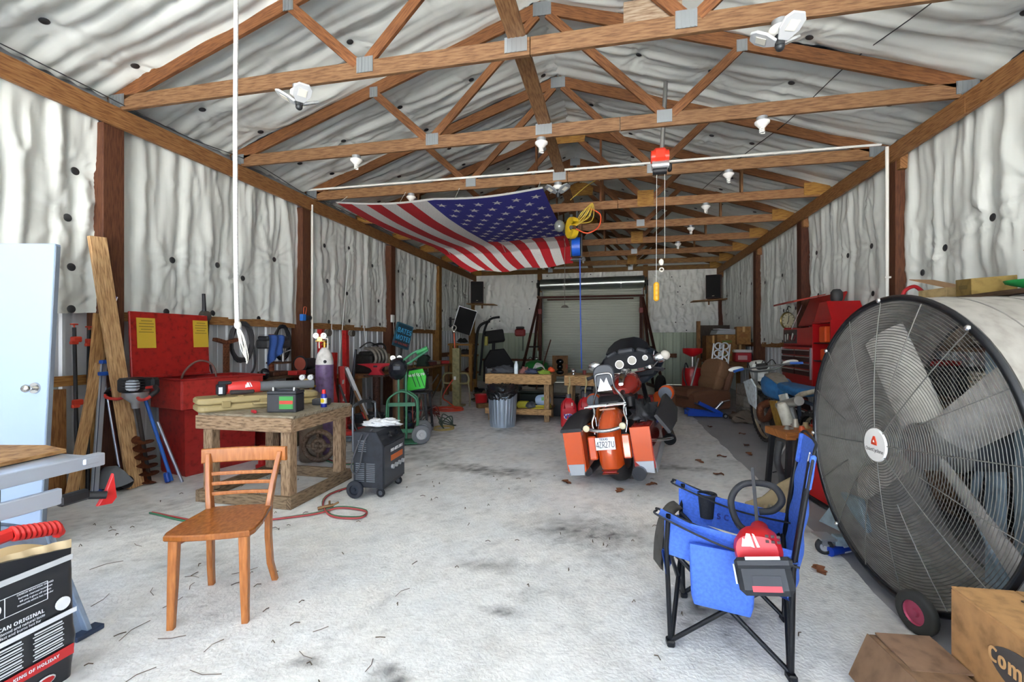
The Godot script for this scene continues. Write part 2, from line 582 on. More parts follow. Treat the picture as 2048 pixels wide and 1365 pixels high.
func build_shell() -> void:
	# concrete slab, colour patches of real stains
	var fl := B.new()
	fl.tinted = true
	var stains := [[-1.12, -4.72, .5, .22, .34], [-1.65, -4.8, .42, .2, .3], [-0.35, -3.4, .45, .3, .2], [0.03, -3.35, .6, .45, .2], [-0.9, -1.72, .1, .12, .5], [-1.28, -1.75, .09, .05, .3], [0.55, -2.6, .22, .2, .42], [0.42, -2.5, .3, .3, .22], [0.62, -5.3, .5, .12, .34], [-0.75, -2.75, .3, .12, .22], [-1.5, -7.0, .6, .4, .22], [-2.5, -5.2, .8, .5, .2], [-3.6, -2.9, .5, .5, .18], [-3.2, -6.0, 1.2, 1.4, .26], [-1.0, -10.0, 3.0, 3.0, .2], [0.35, -7.4, .7, .9, .16], [-0.55, -2.3, .12, .06, .3], [-0.1, -4.9, .4, .2, .3], [0.2, -1.9, .16, .05, .22], [-2.6, -2.4, .4, .25, .14]]
	var f := FastNoiseLite.new()
	f.seed = 11; f.frequency = 1.0; f.fractal_octaves = 5
	var x0 := WL - 0.1
	var x1 := 1.42
	var nx := 210
	var nzz := 420
	for j in nzz + 1:
		for i in nx + 1:
			var t := float(j) / nzz
			var z := lerpf(-0.3, ZB, t * 0.35 + 0.65 * t * t)
			var x := lerpf(x0, x1, float(i) / nx)
			if i == nx: x += 0.05 * f.get_noise_1d(z * 1.3) - 0.02
			var g := 0.82 + 0.07 * f.get_noise_2d(x * 1.1, z * 1.1) + 0.08 * f.get_noise_2d(x * 7.0 + 40.0, z * 7.0) + 0.1 * f.get_noise_2d(x * 23.0, z * 23.0)
			var dk := maxf(0.0, f.get_noise_2d(x * 3.1 + 9.0, z * 2.2) - 0.14)
			g -= dk * 0.3
			g -= maxf(0.0, f.get_noise_2d(x * 16.0 - 20.0, z * 16.0) - 0.2) * 0.45
			for s in stains:
				var ax: float = (x - s[0]) / s[2]
				var az: float = (z - s[1]) / s[3]
				var rr2 := ax * ax + az * az + 0.9 * f.get_noise_2d(x * 6.0 + s[0] * 9.0, z * 6.0)
				if rr2 < 1.0: g -= 1.5 * s[4] * (1.0 - rr2) * (0.75 + 0.5 * f.get_noise_2d(x * 17.0, z * 17.0))
			g = clampf(g, 0.08, 0.92)
			var warm := 0.03 * f.get_noise_2d(x * 1.9 + 77.0, z * 1.9)
			fl.colour = Color(g * (0.985 + warm), g * 0.985, g * (0.97 - warm))
			fl.add(Vector3(x, 0, z), Vector3.UP, Vector2(x, z))
	for j in nzz:
		for i in nx:
			var a := j * (nx + 1) + i
			fl.ix.append_array(PackedInt32Array([a, a + 1, a + nx + 2, a, a + nx + 2, a + nx + 1]))
	fl.colour = Color(.76, .755, .745)
	fl.box(Vector3((x0 + x1) / 2, -0.065, 2.25), Vector3(x1 - x0, 0.13, 5.1))
	fl.box(Vector3((x0 + x1 - 0.1) / 2, -0.08, (ZF + ZB) / 2), Vector3(x1 - x0 - 0.1, 0.1, ZF - ZB))
	var cm := M("ffffff", 0.7, 0.0, "vert")
	cm.normal_enabled = true
	cm.normal_texture = noise_tex("floorn", 0.05, null, 5, 0, 512, 4.0)
	cm.normal_scale = 0.5
	cm.uv1_triplanar = true
	cm.uv1_scale = Vector3(1.5, 1.5, 1.5)
	struct("floor", fl, cm)
	# dark asphalt strip along the other wall
	var asp := B.new()
	asp.tinted = true
	for j in 161:
		for i in 61:
			var z := lerpf(ZF + 0.6, ZB, j / 160.0)
			var x := lerpf(1.2, WR + 0.15, i / 60.0)
			var g := 0.35 + 0.05 * f.get_noise_2d(x * 2.0, z * 2.0) + 0.02 * f.get_noise_2d(x * 19.0, z * 19.0)
			if z < -9.3 + 0.2 * f.get_noise_1d(x * 3.0): g = 0.34 + 0.1 * f.get_noise_2d(x * 3.0, z * 3.0)
			g = maxf(g, 0.02)
			asp.colour = Color(g, g, g * 1.04)
			asp.add(Vector3(x, -0.006, z), Vector3.UP, Vector2(x, z))
	for j in 160:
		for i in 60:
			var a := j * 61 + i
			asp.ix.append_array(PackedInt32Array([a, a + 1, a + 62, a, a + 62, a + 61]))
	asp.box(Vector3(2.35, -0.09, (ZF + ZB) / 2), Vector3(2.2, 0.1, ZF - ZB))
	var am := M("ffffff", 0.75, 0.0, "vert").duplicate()
	struct("floor_asphalt", asp, am)
	# unseen ground outside the open front, pale to bounce light onto the ceiling
	var gb := B.new().box(Vector3(-0.7, -0.12, 24.9), Vector3(70, 0.2, 40))
	struct("ground_apron", gb, M("e2e0da", 0.9, 0.0, "dirt"))

	var vinyl := M("dcdfd9", 0.36)
	var vinyl2 := M("e9eae4", 0.26)
	var steel := M("d3d7da", 0.4, 0.1)
	var post_m := M("6a4128", 0.75, 0.0, "wood")
	var plate_m := M("a67a4c", 0.65, 0.0, "wood")
	# ---- side walls
	var wl := struct("wall_left")
	var wr := struct("wall_right")
	for side in 2:
		var w: Node3D = wl if side == 0 else wr
		var sg := 1.0 if side == 0 else -1.0
		var xw := WL if side == 0 else WR
		part(w, "light_stop_backing", B.new().box(Vector3(xw - sg * 0.1, 1.95, (ZF + ZB) / 2), Vector3(0.1, 3.9, ZF - ZB)), M("c9cdd0", 0.5))  # unseen box added behind the thin siding to block outside light
		var z := ZF
		while z > ZB + 0.01:
			var l := minf(0.916, z - ZB)
			part(w, "siding_panel", ribbed(Vector3(xw - sg * 0.045, 0, z), Vector3(0, 0, -1), l, 2.0, Vector3(sg, 0, 0)), steel)
			z -= 0.916
		var posts := [-3.5, -6.34, -9.24, -12.03, -15.27] if side == 0 else [-3.3, -6.18, -8.9, -11.5, -15.27]
		for i in posts.size():
			var pm := post_m if i < 3 else M("9a7437", 0.7, 0.0, "wood")
			if side == 1: pm = M("5d3320", 0.75, 0.0, "wood") if i % 2 == 0 else post_m
			part(w, "post", B.new().box(Vector3(xw + sg * 0.07, 1.72, posts[i]), Vector3(0.2, 3.44, 0.2), Basis(), 0.008), pm)
			if side == 1: part(w, "bearing_block", B.new().box(Vector3(xw + sg * 0.08, 3.42, posts[i] + 0.02), Vector3(0.16, 0.2, 0.3), Basis(), 0.004), plate_m)
		# girt at the lower edge of the sheets, base board
		var gz := [[-3.62, -6.22], [-6.46, -9.13], [-9.36, -11.92]] if side == 0 else [[-9.1, -11.4], [-11.7, -15.2]]
		for g in gz:
			part(w, "girt", B.new().box(Vector3(xw + sg * 0.03, 1.63 if side == 0 else 1.3, (g[0] + g[1]) / 2), Vector3(0.04, 0.1, g[0] - g[1])), M("b98d58", 0.7, 0.0, "wood"))
		part(w, "insulation_sheet", B.new().box(Vector3(xw + sg * 0.03, 2.6, (ZF - 0.9) / 2), Vector3(0.04, 1.9, ZF + 0.9)), vinyl)
		if side == 0:
			part(w, "girt", B.new().box(Vector3(xw + 0.03, 1.02, -2.2), Vector3(0.04, 0.09, 2.4)), M("c09050", 0.7, 0.0, "wood"))
			part(w, "girt", B.new().box(Vector3(xw + 0.03, 0.98, -13.7), Vector3(0.04, 0.12, 2.8)), M("8a5a34", 0.7, 0.0, "wood"))
		# top plate in lengths
		var ends := [ZF, -4.95, -9.4, -13.2, ZB]
		for i in 4:
			part(w, "top_plate", B.new().box(Vector3(xw + sg * 0.19, 3.525, (ends[i] + ends[i + 1]) / 2), Vector3(0.04, 0.19, ends[i] - ends[i + 1] - 0.004), Basis(), 0.003), plate_m)
		# insulation sheets
		var bays := []
		var last := -0.9
		for p in posts:
			bays.append([last, p + 0.09]); last = p - 0.09
		for i in bays.size():
			var lu: float = bays[i][0] - bays[i][1]
			var y0 := (1.66 if i > 0 else 1.63) if side == 0 else 1.32
			var lv := 3.56 - y0
			var o := Vector3(xw + sg * 0.03, y0, bays[i][0])
			var pins := []
			for k in 3:
				for q in 3:
					if rng.randf() < 0.2 and q == 1: continue
					pins.append(Vector2(clampf(lu * (k + 0.5) / 3.0 + rng.randf_range(-.22, .22), 0.08, lu - 0.08), [0.06, 0.62, 1.3][q] + rng.randf_range(-.08, .22) * (0.2 if q == 0 else 1.0)))
			if i == 0: pins = [Vector2(2.33, .04), Vector2(2.33, .42), Vector2(2.3, .86), Vector2(2.36, 1.3), Vector2(.6, .5), Vector2(1.3, .1)]
			if side == 0 and i == 1: pins = [Vector2(.62, .62), Vector2(1.15, .06), Vector2(.55, .04), Vector2(1.22, .66), Vector2(1.62, .55), Vector2(1.9, .03), Vector2(2.2, .9)]
			if side == 1 and i == 1: pins = [Vector2(.35, 1.45), Vector2(.6, 1.0), Vector2(1.1, 1.3), Vector2(1.5, 1.15), Vector2(2.1, 1.0), Vector2(1.7, .5), Vector2(2.45, .8)]
			var quilt := 0.165 if side == 0 and i == 0 else 0.0
			var b := quilt_sheet(o, Vector3(0, 0, -1), Vector3.UP, lu, lv, Vector3(sg, 0, 0), pins, 0.035, Vector3(4.2, 0.28, 0.05), 0.025, 3.1 * i + 17.0 * side, quilt, 0.045)
			var s := part(w, "insulation_sheet", b, vinyl)
			washers(s, o, Vector3(0, 0, -1), Vector3.UP, Vector3(sg, 0, 0), pins)
	# ---- back wall with the roll-up door opening
	var wb := struct("wall_back")
	part(wb, "light_stop_backing", B.new().box(Vector3(MID, 1.95, ZB - 0.12), Vector3(WR - WL + 0.4, 3.9, 0.1)), M("c9cdd0", 0.5))  # same added slab behind the back siding, keeps light out
	part(wb, "light_stop_gable", B.new().prism([Vector2(WL - .2, 3.8), Vector2(WR + .2, 3.8), Vector2(MID, 5.35)], ZB - 0.17, ZB - 0.07), M("c9cdd0", 0.5))  # unseen triangle added to close the gable against light
	var green_steel := M("a9b39c", 0.45, 0.3)
	for k in 4:
		part(wb, "siding_panel", ribbed(Vector3(-4.9 + 0.66 * k, 0, ZB + 0.0), Vector3(1, 0, 0), 0.655, 2.0, Vector3(0, 0, 1)), green_steel)
		part(wb, "siding_panel", ribbed(Vector3(0.92 + 0.62 * k, 0, ZB + 0.0), Vector3(1, 0, 0), 0.615, 2.0, Vector3(0, 0, 1)), green_steel)
	for p in [-2.42, 0.98]:
		part(wb, "post", B.new().box(Vector3(p, 1.9, ZB + 0.1), Vector3(0.14, 3.8, 0.14)), M("8a6432", 0.7, 0.0, "wood"))
	var bs := [[-4.7, 2.22, 1.65, 1.98], [1.06, 2.1, 1.65, 1.98], [-2.34, 3.24, 3.34, 0.42]]
	for i in 3:
		var pins := []
		for k in (8 if i < 2 else 4): pins.append(Vector2(rng.randf_range(.15, bs[i][1] - .15), rng.randf_range(.05, bs[i][3] - .05)))
		var o := Vector3(bs[i][0], bs[i][2], ZB + 0.07)
		var b := quilt_sheet(o, Vector3(1, 0, 0), Vector3.UP, bs[i][1], bs[i][3], Vector3(0, 0, 1), pins, 0.05, Vector3(4.0, 1.6, 0.07), 0.022, 40.0 + i * 9.0)
		var s := part(wb, "insulation_sheet", b, vinyl2)
		washers(s, o, Vector3(1, 0, 0), Vector3.UP, Vector3(0, 0, 1), pins, 0.02)
	var gs := B.new()
	gs.prism([Vector2(WL, 3.62), Vector2(WR, 3.62), Vector2(WR, 3.8), Vector2(MID, 5.2), Vector2(WL, 3.8)], ZB - 0.02, ZB + 0.03)
	part(wb, "gable_sheet", gs, vinyl)
	# ---- front wall around the open doorway
	var wf := struct("wall_front")
	part(wf, "panel", B.new().box(Vector3((WL - 4.55) / 2 - 0.1, 1.95, ZF + 0.05), Vector3(0.5, 3.9, 0.1)), steel)
	part(wf, "panel", B.new().box(Vector3((WR + 3.02) / 2 + 0.1, 1.95, ZF + 0.05), Vector3(0.5, 3.9, 0.1)), steel)
	part(wf, "header", B.new().box(Vector3(MID, 3.72, ZF + 0.05), Vector3(7.6, 0.36, 0.1)), plate_m)
	part(wf, "gable", B.new().prism([Vector2(WL - .2, 3.9), Vector2(WR + .2, 3.9), Vector2(MID, 5.35)], ZF, ZF + 0.1), steel)
	# ---- roof
	var ce := struct("ceiling")
	for side in 2:
		var sg := 1.0 if side == 0 else -1.0
		var xe := WL if side == 0 else WR
		var half := absf(MID - xe)
		var e := Vector3(xe, 3.80, 0)
		var a := Vector3(MID, 5.17, 0)
		var U := (a - e).normalized()
		var ln := (a - e).length()
		var N := Vector3(U.y * sg, -absf(U.x), 0).normalized()
		part(ce, "light_stop_roof", B.new().bar(e - U * 0.3 - N * 0.16 + Vector3(0, 0, ZF + 0.4), e - U * 0.3 - N * 0.16 + Vector3(0, 0, ZB - 0.3), 0.01, 0.01, Vector3.UP).box((e + a) / 2 - N * 0.16 + Vector3(0, 0, (ZF + ZB) / 2), Vector3(ln + 0.5, 0.08, ZF - ZB + 0.9), Basis(U, N, U.cross(N)).orthonormalized()), M("c9cdd0", 0.5))  # unseen slab added above the insulation to block light
		var zs := [-0.62] + TZ
		zs[10] = ZB
		part(ce, "insulation_sheet", B.new().box((e + a) / 2 + V(0, 0, (ZF - 0.62) / 2), Vector3(ln, 0.02, ZF + 0.62), Basis(U, N, U.cross(N)).orthonormalized()), vinyl)
		for i in 10:
			var lv: float = zs[i] - zs[i + 1]
			var o := Vector3(xe, 3.80, zs[i])
			var pins := []
			for k in 5:
				pins.append(Vector2(ln * (k + 0.5) / 5.0 + rng.randf_range(-.2, .2), lv * 0.5 + rng.randf_range(-.12, .12)))
				if k % 2 == side: pins.append(Vector2(ln * (k + 0.75) / 5.0 + rng.randf_range(-.15, .15), lv * 0.93))
			var q := 0.0
			var fold := Vector3(0.3, 4.4, 0.042)
			if side == 0 and i < 2:
				q = -0.17
				fold = Vector3(0.3, 5.0, 0.02)
			var b := quilt_sheet(o, U, Vector3(0, 0, -1), ln, lv, N, pins, 0.05, fold, 0.03 if i < 6 else 0.045, 60.0 + i * 4.3 + side * 31.0, q)
			var s := part(ce, "insulation_sheet", b, vinyl)
			washers(s, o, U, Vector3(0, 0, -1), N, pins)
	# ---- roll-up door
	var dr := struct("door_1")
	var slat := B.new()
	var sl_prof := []
	for k in 6: sl_prof.append([0.012 * sin(PI * k / 5.0), 0.072 * k / 5.0])
	for k in 5:
		slat.quad(Vector3(-1.58, sl_prof[k][1], sl_prof[k][0]), Vector3(1.58, sl_prof[k][1], sl_prof[k][0]), Vector3(1.58, sl_prof[k + 1][1], sl_prof[k + 1][0]), Vector3(-1.58, sl_prof[k + 1][1], sl_prof[k + 1][0]), Vector3(0, 0.6 * (k - 2) / 2.0, 1).normalized())
	slat.quad(Vector3(-1.58, 0.072, 0), Vector3(1.58, 0.072, 0), Vector3(1.58, 0.083, -0.006), Vector3(-1.58, 0.083, -0.006), Vector3(0, 0, 1))
	var sm := slat.mesh()
	for k in 37:
		var s := MeshInstance3D.new()
		s.mesh = sm
		s.material_override = M("aeb3a4", 0.42, 0.35)
		s.name = "slat"
		s.position = Vector3(-0.72, 0.02 + 0.083 * k, ZB + 0.1)
		dr.add_child(s, true)
	part(dr, "curtain_drum", B.new().cyl(V(-2.34, 3.2, -14.98), V(0.92, 3.24, -14.98), 0.19, 0.19, 32), M("9aa19c", 0.28, 0.85))
	for x in [-1.6, 0.2]: part(dr, "drum_band", B.new().cyl(V(x, 3.21, -14.98), V(x + 0.03, 3.21, -14.98), 0.197, 0.197, 32), M("c5c8c4", 0.35, 0.6))
	for x in [-2.42, 0.98]:
		part(dr, "drum_bracket", B.new().box(V(x, 3.12, -15.0), V(0.03, 0.5, 0.3)).cyl(V(x - .05, 3.2, -14.98), V(x + .05, 3.2, -14.98), .09), M("24251f", 0.5, 0.5))
		part(dr, "guide_rail", B.new().box(V(x * 0.98, 1.5, ZB + 0.14), V(0.06, 3.0, 0.1)), M("8f968a", 0.5, 0.4))

func plate(parent: Node3D, c: Vector3, w: float, h: float, m: Material, ribs := 5) -> void:
	var b := B.new().box(c, V(w, h, 0.006))
	if ribs > 0:
		for i in ribs: b.box(c + V((i + 0.5) / ribs * w - w / 2, 0, 0.004), V(w / ribs * 0.4, h * 0.96, 0.005))
	part(parent, "gusset_plate", b, m)

func build_trusses() -> void:
	var ord := ["first", "second", "third", "fourth", "fifth", "sixth", "seventh", "eighth", "ninth", "tenth"]
	for i in TZ.size():
		var z: float = TZ[i]
		var tone: String = ["8a6b4b", "8a6b4b", "8c6c4b", "93714c", "a67d54", "a67d54", "a0764c", "9a7042", "906c36", "88672d"][i]
		var m := M(tone, 0.65, 0.0, "wood")
		var m2 := M(["8c5f38", "8e5f37", "8c6039", "8c6038", "8a5c34", "875a32", "80562e", "7d532a", "785224", "705020"][i], 0.68, 0.0, "wood")
		var t := thing("roof_truss", "wooden roof truss, %s counted from the roll-up door wall" % ord[TZ.size() - 1 - i], "truss", V(MID, 3.68, z), 0, "roof trusses")
		var hs := 4.03
		var ap := V(0, 1.37, 0)
		var x3 := 1.28
		# bottom chord in two lengths
		if i % 2 == 1:
			part(t, "bottom_chord", B.new().box(V(-1.95, 0, 0), V(4.16, 0.14, 0.038), Basis(), 0.003), m)
			part(t, "bottom_chord", B.new().box(V(2.085, 0, 0), V(3.9, 0.14, 0.038), Basis(), 0.003), m)
		else:
			part(t, "bottom_chord", B.new().box(V(-1.6, 0, 0), V(4.86, 0.14, 0.038), Basis(), 0.003), m)
			part(t, "bottom_chord", B.new().box(V(2.435, 0, 0), V(3.2, 0.14, 0.038), Basis(), 0.003), m)
		for s in [-1.0, 1.0]:
			var e := V(s * hs, 0.03, 0)
			part(t, "top_chord", B.new().bar(e, ap, 0.038, 0.14, Vector3.UP, 0.003), m2)
			var mid := e.lerp(ap, 0.5)
			part(t, "web", B.new().bar(ap + V(s * 0.06, -0.09, 0.002), V(s * x3, 0.05, 0.002), 0.036, 0.09, Vector3.UP, 0.002), m2)
			part(t, "web", B.new().bar(mid + V(0, -0.05, 0.002), V(s * (x3 + 0.08), 0.05, 0.002), 0.036, 0.09, Vector3.UP, 0.002), m2)
			if i >= 4 and i <= 7:
				part(t, "web", B.new().bar(V(s * 0.55, 0.06, 0.002), V(s * 0.55, 1.1, 0.002), 0.036, 0.09, Vector3.UP, 0.002), m2)
				part(t, "web", B.new().bar(V(s * 2.75, 0.06, 0.002), V(s * 2.75, 0.42, 0.002), 0.036, 0.09, Vector3.UP, 0.002), m)
		var gm := M("9fa5a8", 0.4, 0.75)
		if i < 4:
			plate(t, V(0, 1.34, 0.025), 0.2, 0.15, gm)
			for s in [-1.0, 1.0]:
				plate(t, V(s * x3, 0.03, 0.026), 0.15, 0.13, gm)
				plate(t, V(s * 2.02, 0.66, 0.025), 0.1, 0.12, gm, 3)
				plate(t, V(s * 3.92, 0.02, 0.025), 0.18, 0.12, gm)
			plate(t, V(0.02, 0.02, 0.026), 0.18, 0.12, gm)
		else:
			var om := M("b58a3e", 0.7, 0.0, "wood")
			if i % 2 == 0:
				part(t, "gusset_plate", B.new().prism([Vector2(-.28, 1.1), Vector2(.28, 1.1), Vector2(.3, 1.27), Vector2(.14, 1.4), Vector2(-.14, 1.4), Vector2(-.3, 1.27)], 0.021, 0.034), om)
				for s in [-1.0, 1.0]: part(t, "gusset_plate", B.new().box(V(s * x3, 0.07, 0.027), V(0.26, 0.26, 0.012)), om)
			else:
				plate(t, V(0, 1.34, 0.025), 0.2, 0.15, gm)
				for s in [-1.0, 1.0]: plate(t, V(s * x3, 0.03, 0.026), 0.15, 0.13, gm)
			for s in [-1.0, 1.0]: part(t, "gusset_plate", B.new().box(V(s * 3.82, 0.05, 0.027), V(0.36, 0.2, 0.012)), om)
		# metal tie at the wall plate
		for s in [-1.0, 1.0]: part(t, "hurricane_tie", B.new().box(V(s * 3.9, -0.1, 0.03), V(0.06, 0.16, 0.004)).box(V(s * 3.9, -0.16, 0.05), V(0.06, 0.004, 0.05)), gm)
	# flat board lying on the bottom chords along the middle
	var bm := M("9a7650", 0.7, 0.0, "wood")
	var cuts := [-1.9, -6.6, -11.0, -15.3]
	for i in 3:
		one("bracing_board", B.new().box(Vector3.ZERO, V(0.14, 0.038, cuts[i] - cuts[i + 1] - 0.01), Basis(), 0.003), bm, ["long brown board lying on the truss chords nearest the open doorway", "long brown board lying on the truss chords above the striped flag", "long brown board lying on the truss chords nearest the roll-up door"][i], "board", V(-0.745, 3.77, (cuts[i] + cuts[i + 1]) / 2), 0, "bracing boards on the trusses")

func plank(called: String, a: Vector3, b: Vector3, w: float, t: float, up: Vector3, m: Material, label: String, category := "board", group := "") -> void:
	one(called, B.new().bar(Vector3.ZERO, b - a, t, w, up, 0.003), m, label, category, a, 0, group)

func build_near_side() -> void:
	var black := M("1c1d20", 0.5)
	var chrome := M("d8dadd", 0.15, 1.0)
	var alu := M("c9d3e0", 0.35, 0.55)
	# ---- pale steel door slab standing by the wall
	var d := thing("loose_door", "pale blue steel door slab with round chrome knob standing near wall", "door", V(-3.64, 0.0, -2.28), 0)
	var db := TX(V(0, 0, 0), eu(-3, 13, 0))
	part(d, "door_leaf", B.new().box(db * V(-0.45, 1.02, 0), V(0.91, 2.03, 0.044), db.basis, 0.004), M("9fb2cc", 0.5))
	part(d, "edge_strip", B.new().box(db * V(0.007, 1.02, 0), V(0.005, 2.0, 0.03), db.basis), M("8f9aa8", 0.4, 0.3))
	part(d, "knob", B.new().lathe([Vector2(0, .075), Vector2(.02, .073), Vector2(.027, .06), Vector2(.024, .045), Vector2(.014, .04), Vector2(.014, .012), Vector2(.035, .01), Vector2(.038, 0), Vector2(0, 0)], 20, TX(db * V(-0.075, 1.07, 0.022), db.basis * eu(90, 0, 0))), M("c9c6bf", 0.2, 1.0))
	# ---- table saw
	var s := thing("table_saw", "contractor table saw with aluminium rails and blue-grey sheet metal stand", "table saw", V(-2.78, 0, -1.33))
	var blue := M("a9bdd6", 0.45, 0.1, "dirt")
	part(s, "table_top", B.new().box(V(0, 0.815, 0), V(0.6, 0.03, 0.78), Basis(), 0.004), M("bfc9d6", 0.3, 0.7))
	part(s, "rail", B.new().box(V(0.33, 0.805, -0.02), V(0.045, 0.06, 0.86), Basis(), 0.004), alu)
	part(s, "rail", B.new().box(V(0.36, 0.69, 0.02), V(0.03, 0.07, 0.54), eu(0, -2, 0), 0.004), alu)
	part(s, "extension_wing", B.new().prism([Vector2(-.33, -.06), Vector2(.36, -.06), Vector2(.36, .0), Vector2(.28, .09), Vector2(-.33, .09)], 0, 0.03, TX(V(0, 0.825, -0.36), eu(90, 0, 0)), 0.004), alu)
	part(s, "motor_housing", B.new().box(V(0.04, 0.66, 0.08), V(0.4, 0.26, 0.42), Basis(), 0.02), M("8a8d80", 0.5, 0.0, "dirt"))
	part(s, "locking_arm", B.new().box(V(0.37, 0.665, -0.3), V(0.04, 0.05, 0.12), Basis(), 0.01).cyl(V(.35, .66, -.34), V(.4, .64, -.42), .018), black)
	part(s, "fence_lever", B.new().prism([Vector2(0, 0), Vector2(.035, .09), Vector2(.05, -.03), Vector2(.03, -.055), Vector2(-.03, -.05)], -0.012, 0.012, TX(V(0.37, 0.64, -0.43), ry(80)), 0.004), M("d42a2a", 0.4))
	var hb := B.new()
	hb.box(V(0.43, 0.6, 0.1), V(0.03, 0.05, 0.3), eu(4, 0, 0), 0.01)
	for k in 9: hb.torus(V(0.43, 0.607 - 0.004 * k, -0.05 - 0.018 * k), V(0, -.1, 1), 0.024, 0.009, 12, 6)
	hb.box(V(0.43, 0.56, -0.2), V(0.035, 0.06, 0.04), eu(20, 0, 0), 0.01)
	part(s, "push_handle", hb, M("e0342f", 0.4))
	var legp := [Vector2(0.25, 0.56), Vector2(-0.2, 0.56), Vector2(-0.37, 0.0), Vector2(-0.27, 0.0), Vector2(0.02, 0.4), Vector2(0.25, 0.4)]
	part(s, "leg_panel", B.new().prism(legp, -0.012, 0.012, TX(V(0.33, 0, 0), ry(-90)), 0.003), blue)
	part(s, "leg_panel", B.new().prism(legp, -0.012, 0.012, TX(V(-0.3, 0, 0), ry(-90)), 0.003), blue)
	part(s, "end_panel", B.new().prism([Vector2(-.3, .56), Vector2(.33, .56), Vector2(.38, .0), Vector2(.3, .0), Vector2(.2, .38), Vector2(-.2, .38), Vector2(-.3, 0), Vector2(-.36, 0)], -.01, .01, TX(V(0.0, 0, -0.37), eu(14, 0, 0)), 0.003), blue)
	for x in [-0.33, 0.36]: part(s, "foot", B.new().box(V(x, 0.012, -0.36), V(0.06, 0.024, 0.12), Basis(), 0.004), M("33425c", 0.6))
	# plywood and a small black block on the saw
	one("plywood_offcut", B.new().prism([Vector2(-.3, -.25), Vector2(.2, -.25), Vector2(.24, .18), Vector2(.05, .26), Vector2(-.3, .25)], 0, 0.018, TX(Vector3.ZERO, eu(-90, 0, 0)), 0.002), M("c09a68", 0.7, 0.0, "woodt"), "plywood offcut lying on top of the table saw", "board", V(-2.82, 0.834, -1.52), 10)
	one("black_clamp_block", B.new().box(V(0, .02, 0), V(.07, .04, .05), Basis(), .006).box(V(0.0, .045, 0), V(.05, .02, .03), Basis(), .006), M("26282b", .5), "small black block resting on the plywood offcut", "block", V(-2.93, 0.853, -1.62), 20)
	# ---- bag of charcoal
	charcoal_bag()
	# ---- leaning lumber, clamps and straight edges by the first post
	var pine := M("ecc896", 0.65, 0.0, "wood")
	plank("pine_board", V(-4.41, 0.0, -3.5), V(-4.60, 2.33, -3.3), 0.14, 0.038, V(-0.05, 0, 1), pine, "tallest pale pine board leaning against the brown post")
	plank("pine_board", V(-4.6, 0.0, -3.2), V(-4.62, 1.63, -3.34), 0.1, 0.03, V(0, 0, 1), M("cda46e", 0.65, 0.0, "wood"), "brown pine board standing upright behind the pipe clamps")
	plank("pine_board", V(-4.52, 0.0, -3.03), V(-4.64, 1.5, -3.4), 0.085, 0.03, V(0, 0, 1), M("deb884", 0.65, 0.0, "wood"), "thin pale board leaning crosswise over the upright brown board")
	plank("plywood_sheet", V(-4.66, 0.0, -3.0), V(-4.74, 0.96, -3.05), 0.2, 0.012, V(0, 0, 1), M("b07f4c", 0.65, 0.0, "wood"), "narrow orange plywood sheet leaning on the wall behind the steel door")
	plank("plywood_sheet", V(-4.6, 0.0, -3.42), V(-4.66, 1.12, -3.46), 0.26, 0.012, V(0, 0, 1), M("57392a", 0.7, 0.0, "wood"), "dark brown panel leaning at the foot of the first post")
	for k in 2:
		var a := V(-4.53 + 0.02 * k, 0.0, -3.1 - 0.06 * k)
		var e := V(-4.72, 1.5 - 0.02 * k, -3.2 - 0.12 * k)
		var c := thing("pipe_clamp", ["black pipe clamp with orange red jaws beside the steel door", "black pipe clamp with orange red jaws next to the silver straight edge"][k], "clamp", a, 0, "pipe clamps leaning on the wall")
		var u := e - a
		part(c, "pipe", B.new().cyl(Vector3.ZERO, u, 0.015, 0.015, 10), M("2a2a2c", 0.45, 0.4))
		for t in [0.93, 0.56]:
			var p: Vector3 = u * t
			part(c, "jaw", B.new().box(p + V(0.02, 0.0, 0.0), V(0.05, 0.05, 0.07), Basis(), 0.008).box(p + V(0.04, -0.03, 0.03), V(0.03, 0.03, 0.06), Basis(), 0.006), M("c83a24", 0.5))
		part(c, "screw", B.new().cyl(u * 0.95, u * 1.02, 0.006, 0.006, 8).box(u * 1.02, V(.02, .014, .06), Basis(), .004), M("c83a24", 0.5))
	for k in 2:
		var a := V(-4.46 - 0.04 * k, 0.0, -3.18 - 0.02 * k)
		var e := V(-4.60, 1.2 - 0.2 * k, -3.36 + 0.02 * k)
		var c := thing("straight_edge_clamp", ["silver straight edge clamp with blue jaws leaning beside the tall pine board", "shorter silver ruled straight edge leaning beside the pipe clamps"][k], "straight edge", a)
		var u := e - a
		part(c, "bar", B.new().bar(Vector3.ZERO, u, 0.012, 0.055, V(0, 0, 1), 0.002), M("ccd5e2", 0.3, 0.6))
		part(c, "graduation", B.new().bar(u * 0.02 + V(.008, 0, .016), u * 0.98 + V(.008, 0, .016), 0.002, 0.006, V(0, 0, 1)), M("3a4660", 0.5))
		for t in [0.03, 0.9, 0.99] if k == 0 else [0.04, 0.3]:
			part(c, "jaw", B.new().box(u * t + V(0.012, 0, 0), V(0.05, 0.035, 0.085), Basis(), 0.006), M("2558b8", 0.4))
	# ---- earth auger
	var g := thing("earth_auger", "red handled petrol earth auger with rusty spiral bit leaning by the red tub", "auger", V(-4.40, 0, -3.63))
	var hd := V(0.1, 0.86, 0.22)
	part(g, "shaft", B.new().cyl(V(0, 0, 0), hd, 0.016, 0.02, 10), M("4b4440", 0.5, 0.5))
	var ub := B.axis(V(0, 0, 0), hd)
	var fb := B.new()
	fb.grid(func(a: float, w: float) -> Vector3:
		var an := TAU * 5.5 * a
		return ub * Vector3(cos(an) * lerpf(.015, .085, w), 0.03 + 0.46 * a, sin(an) * lerpf(.015, .085, w)), 110, 1)
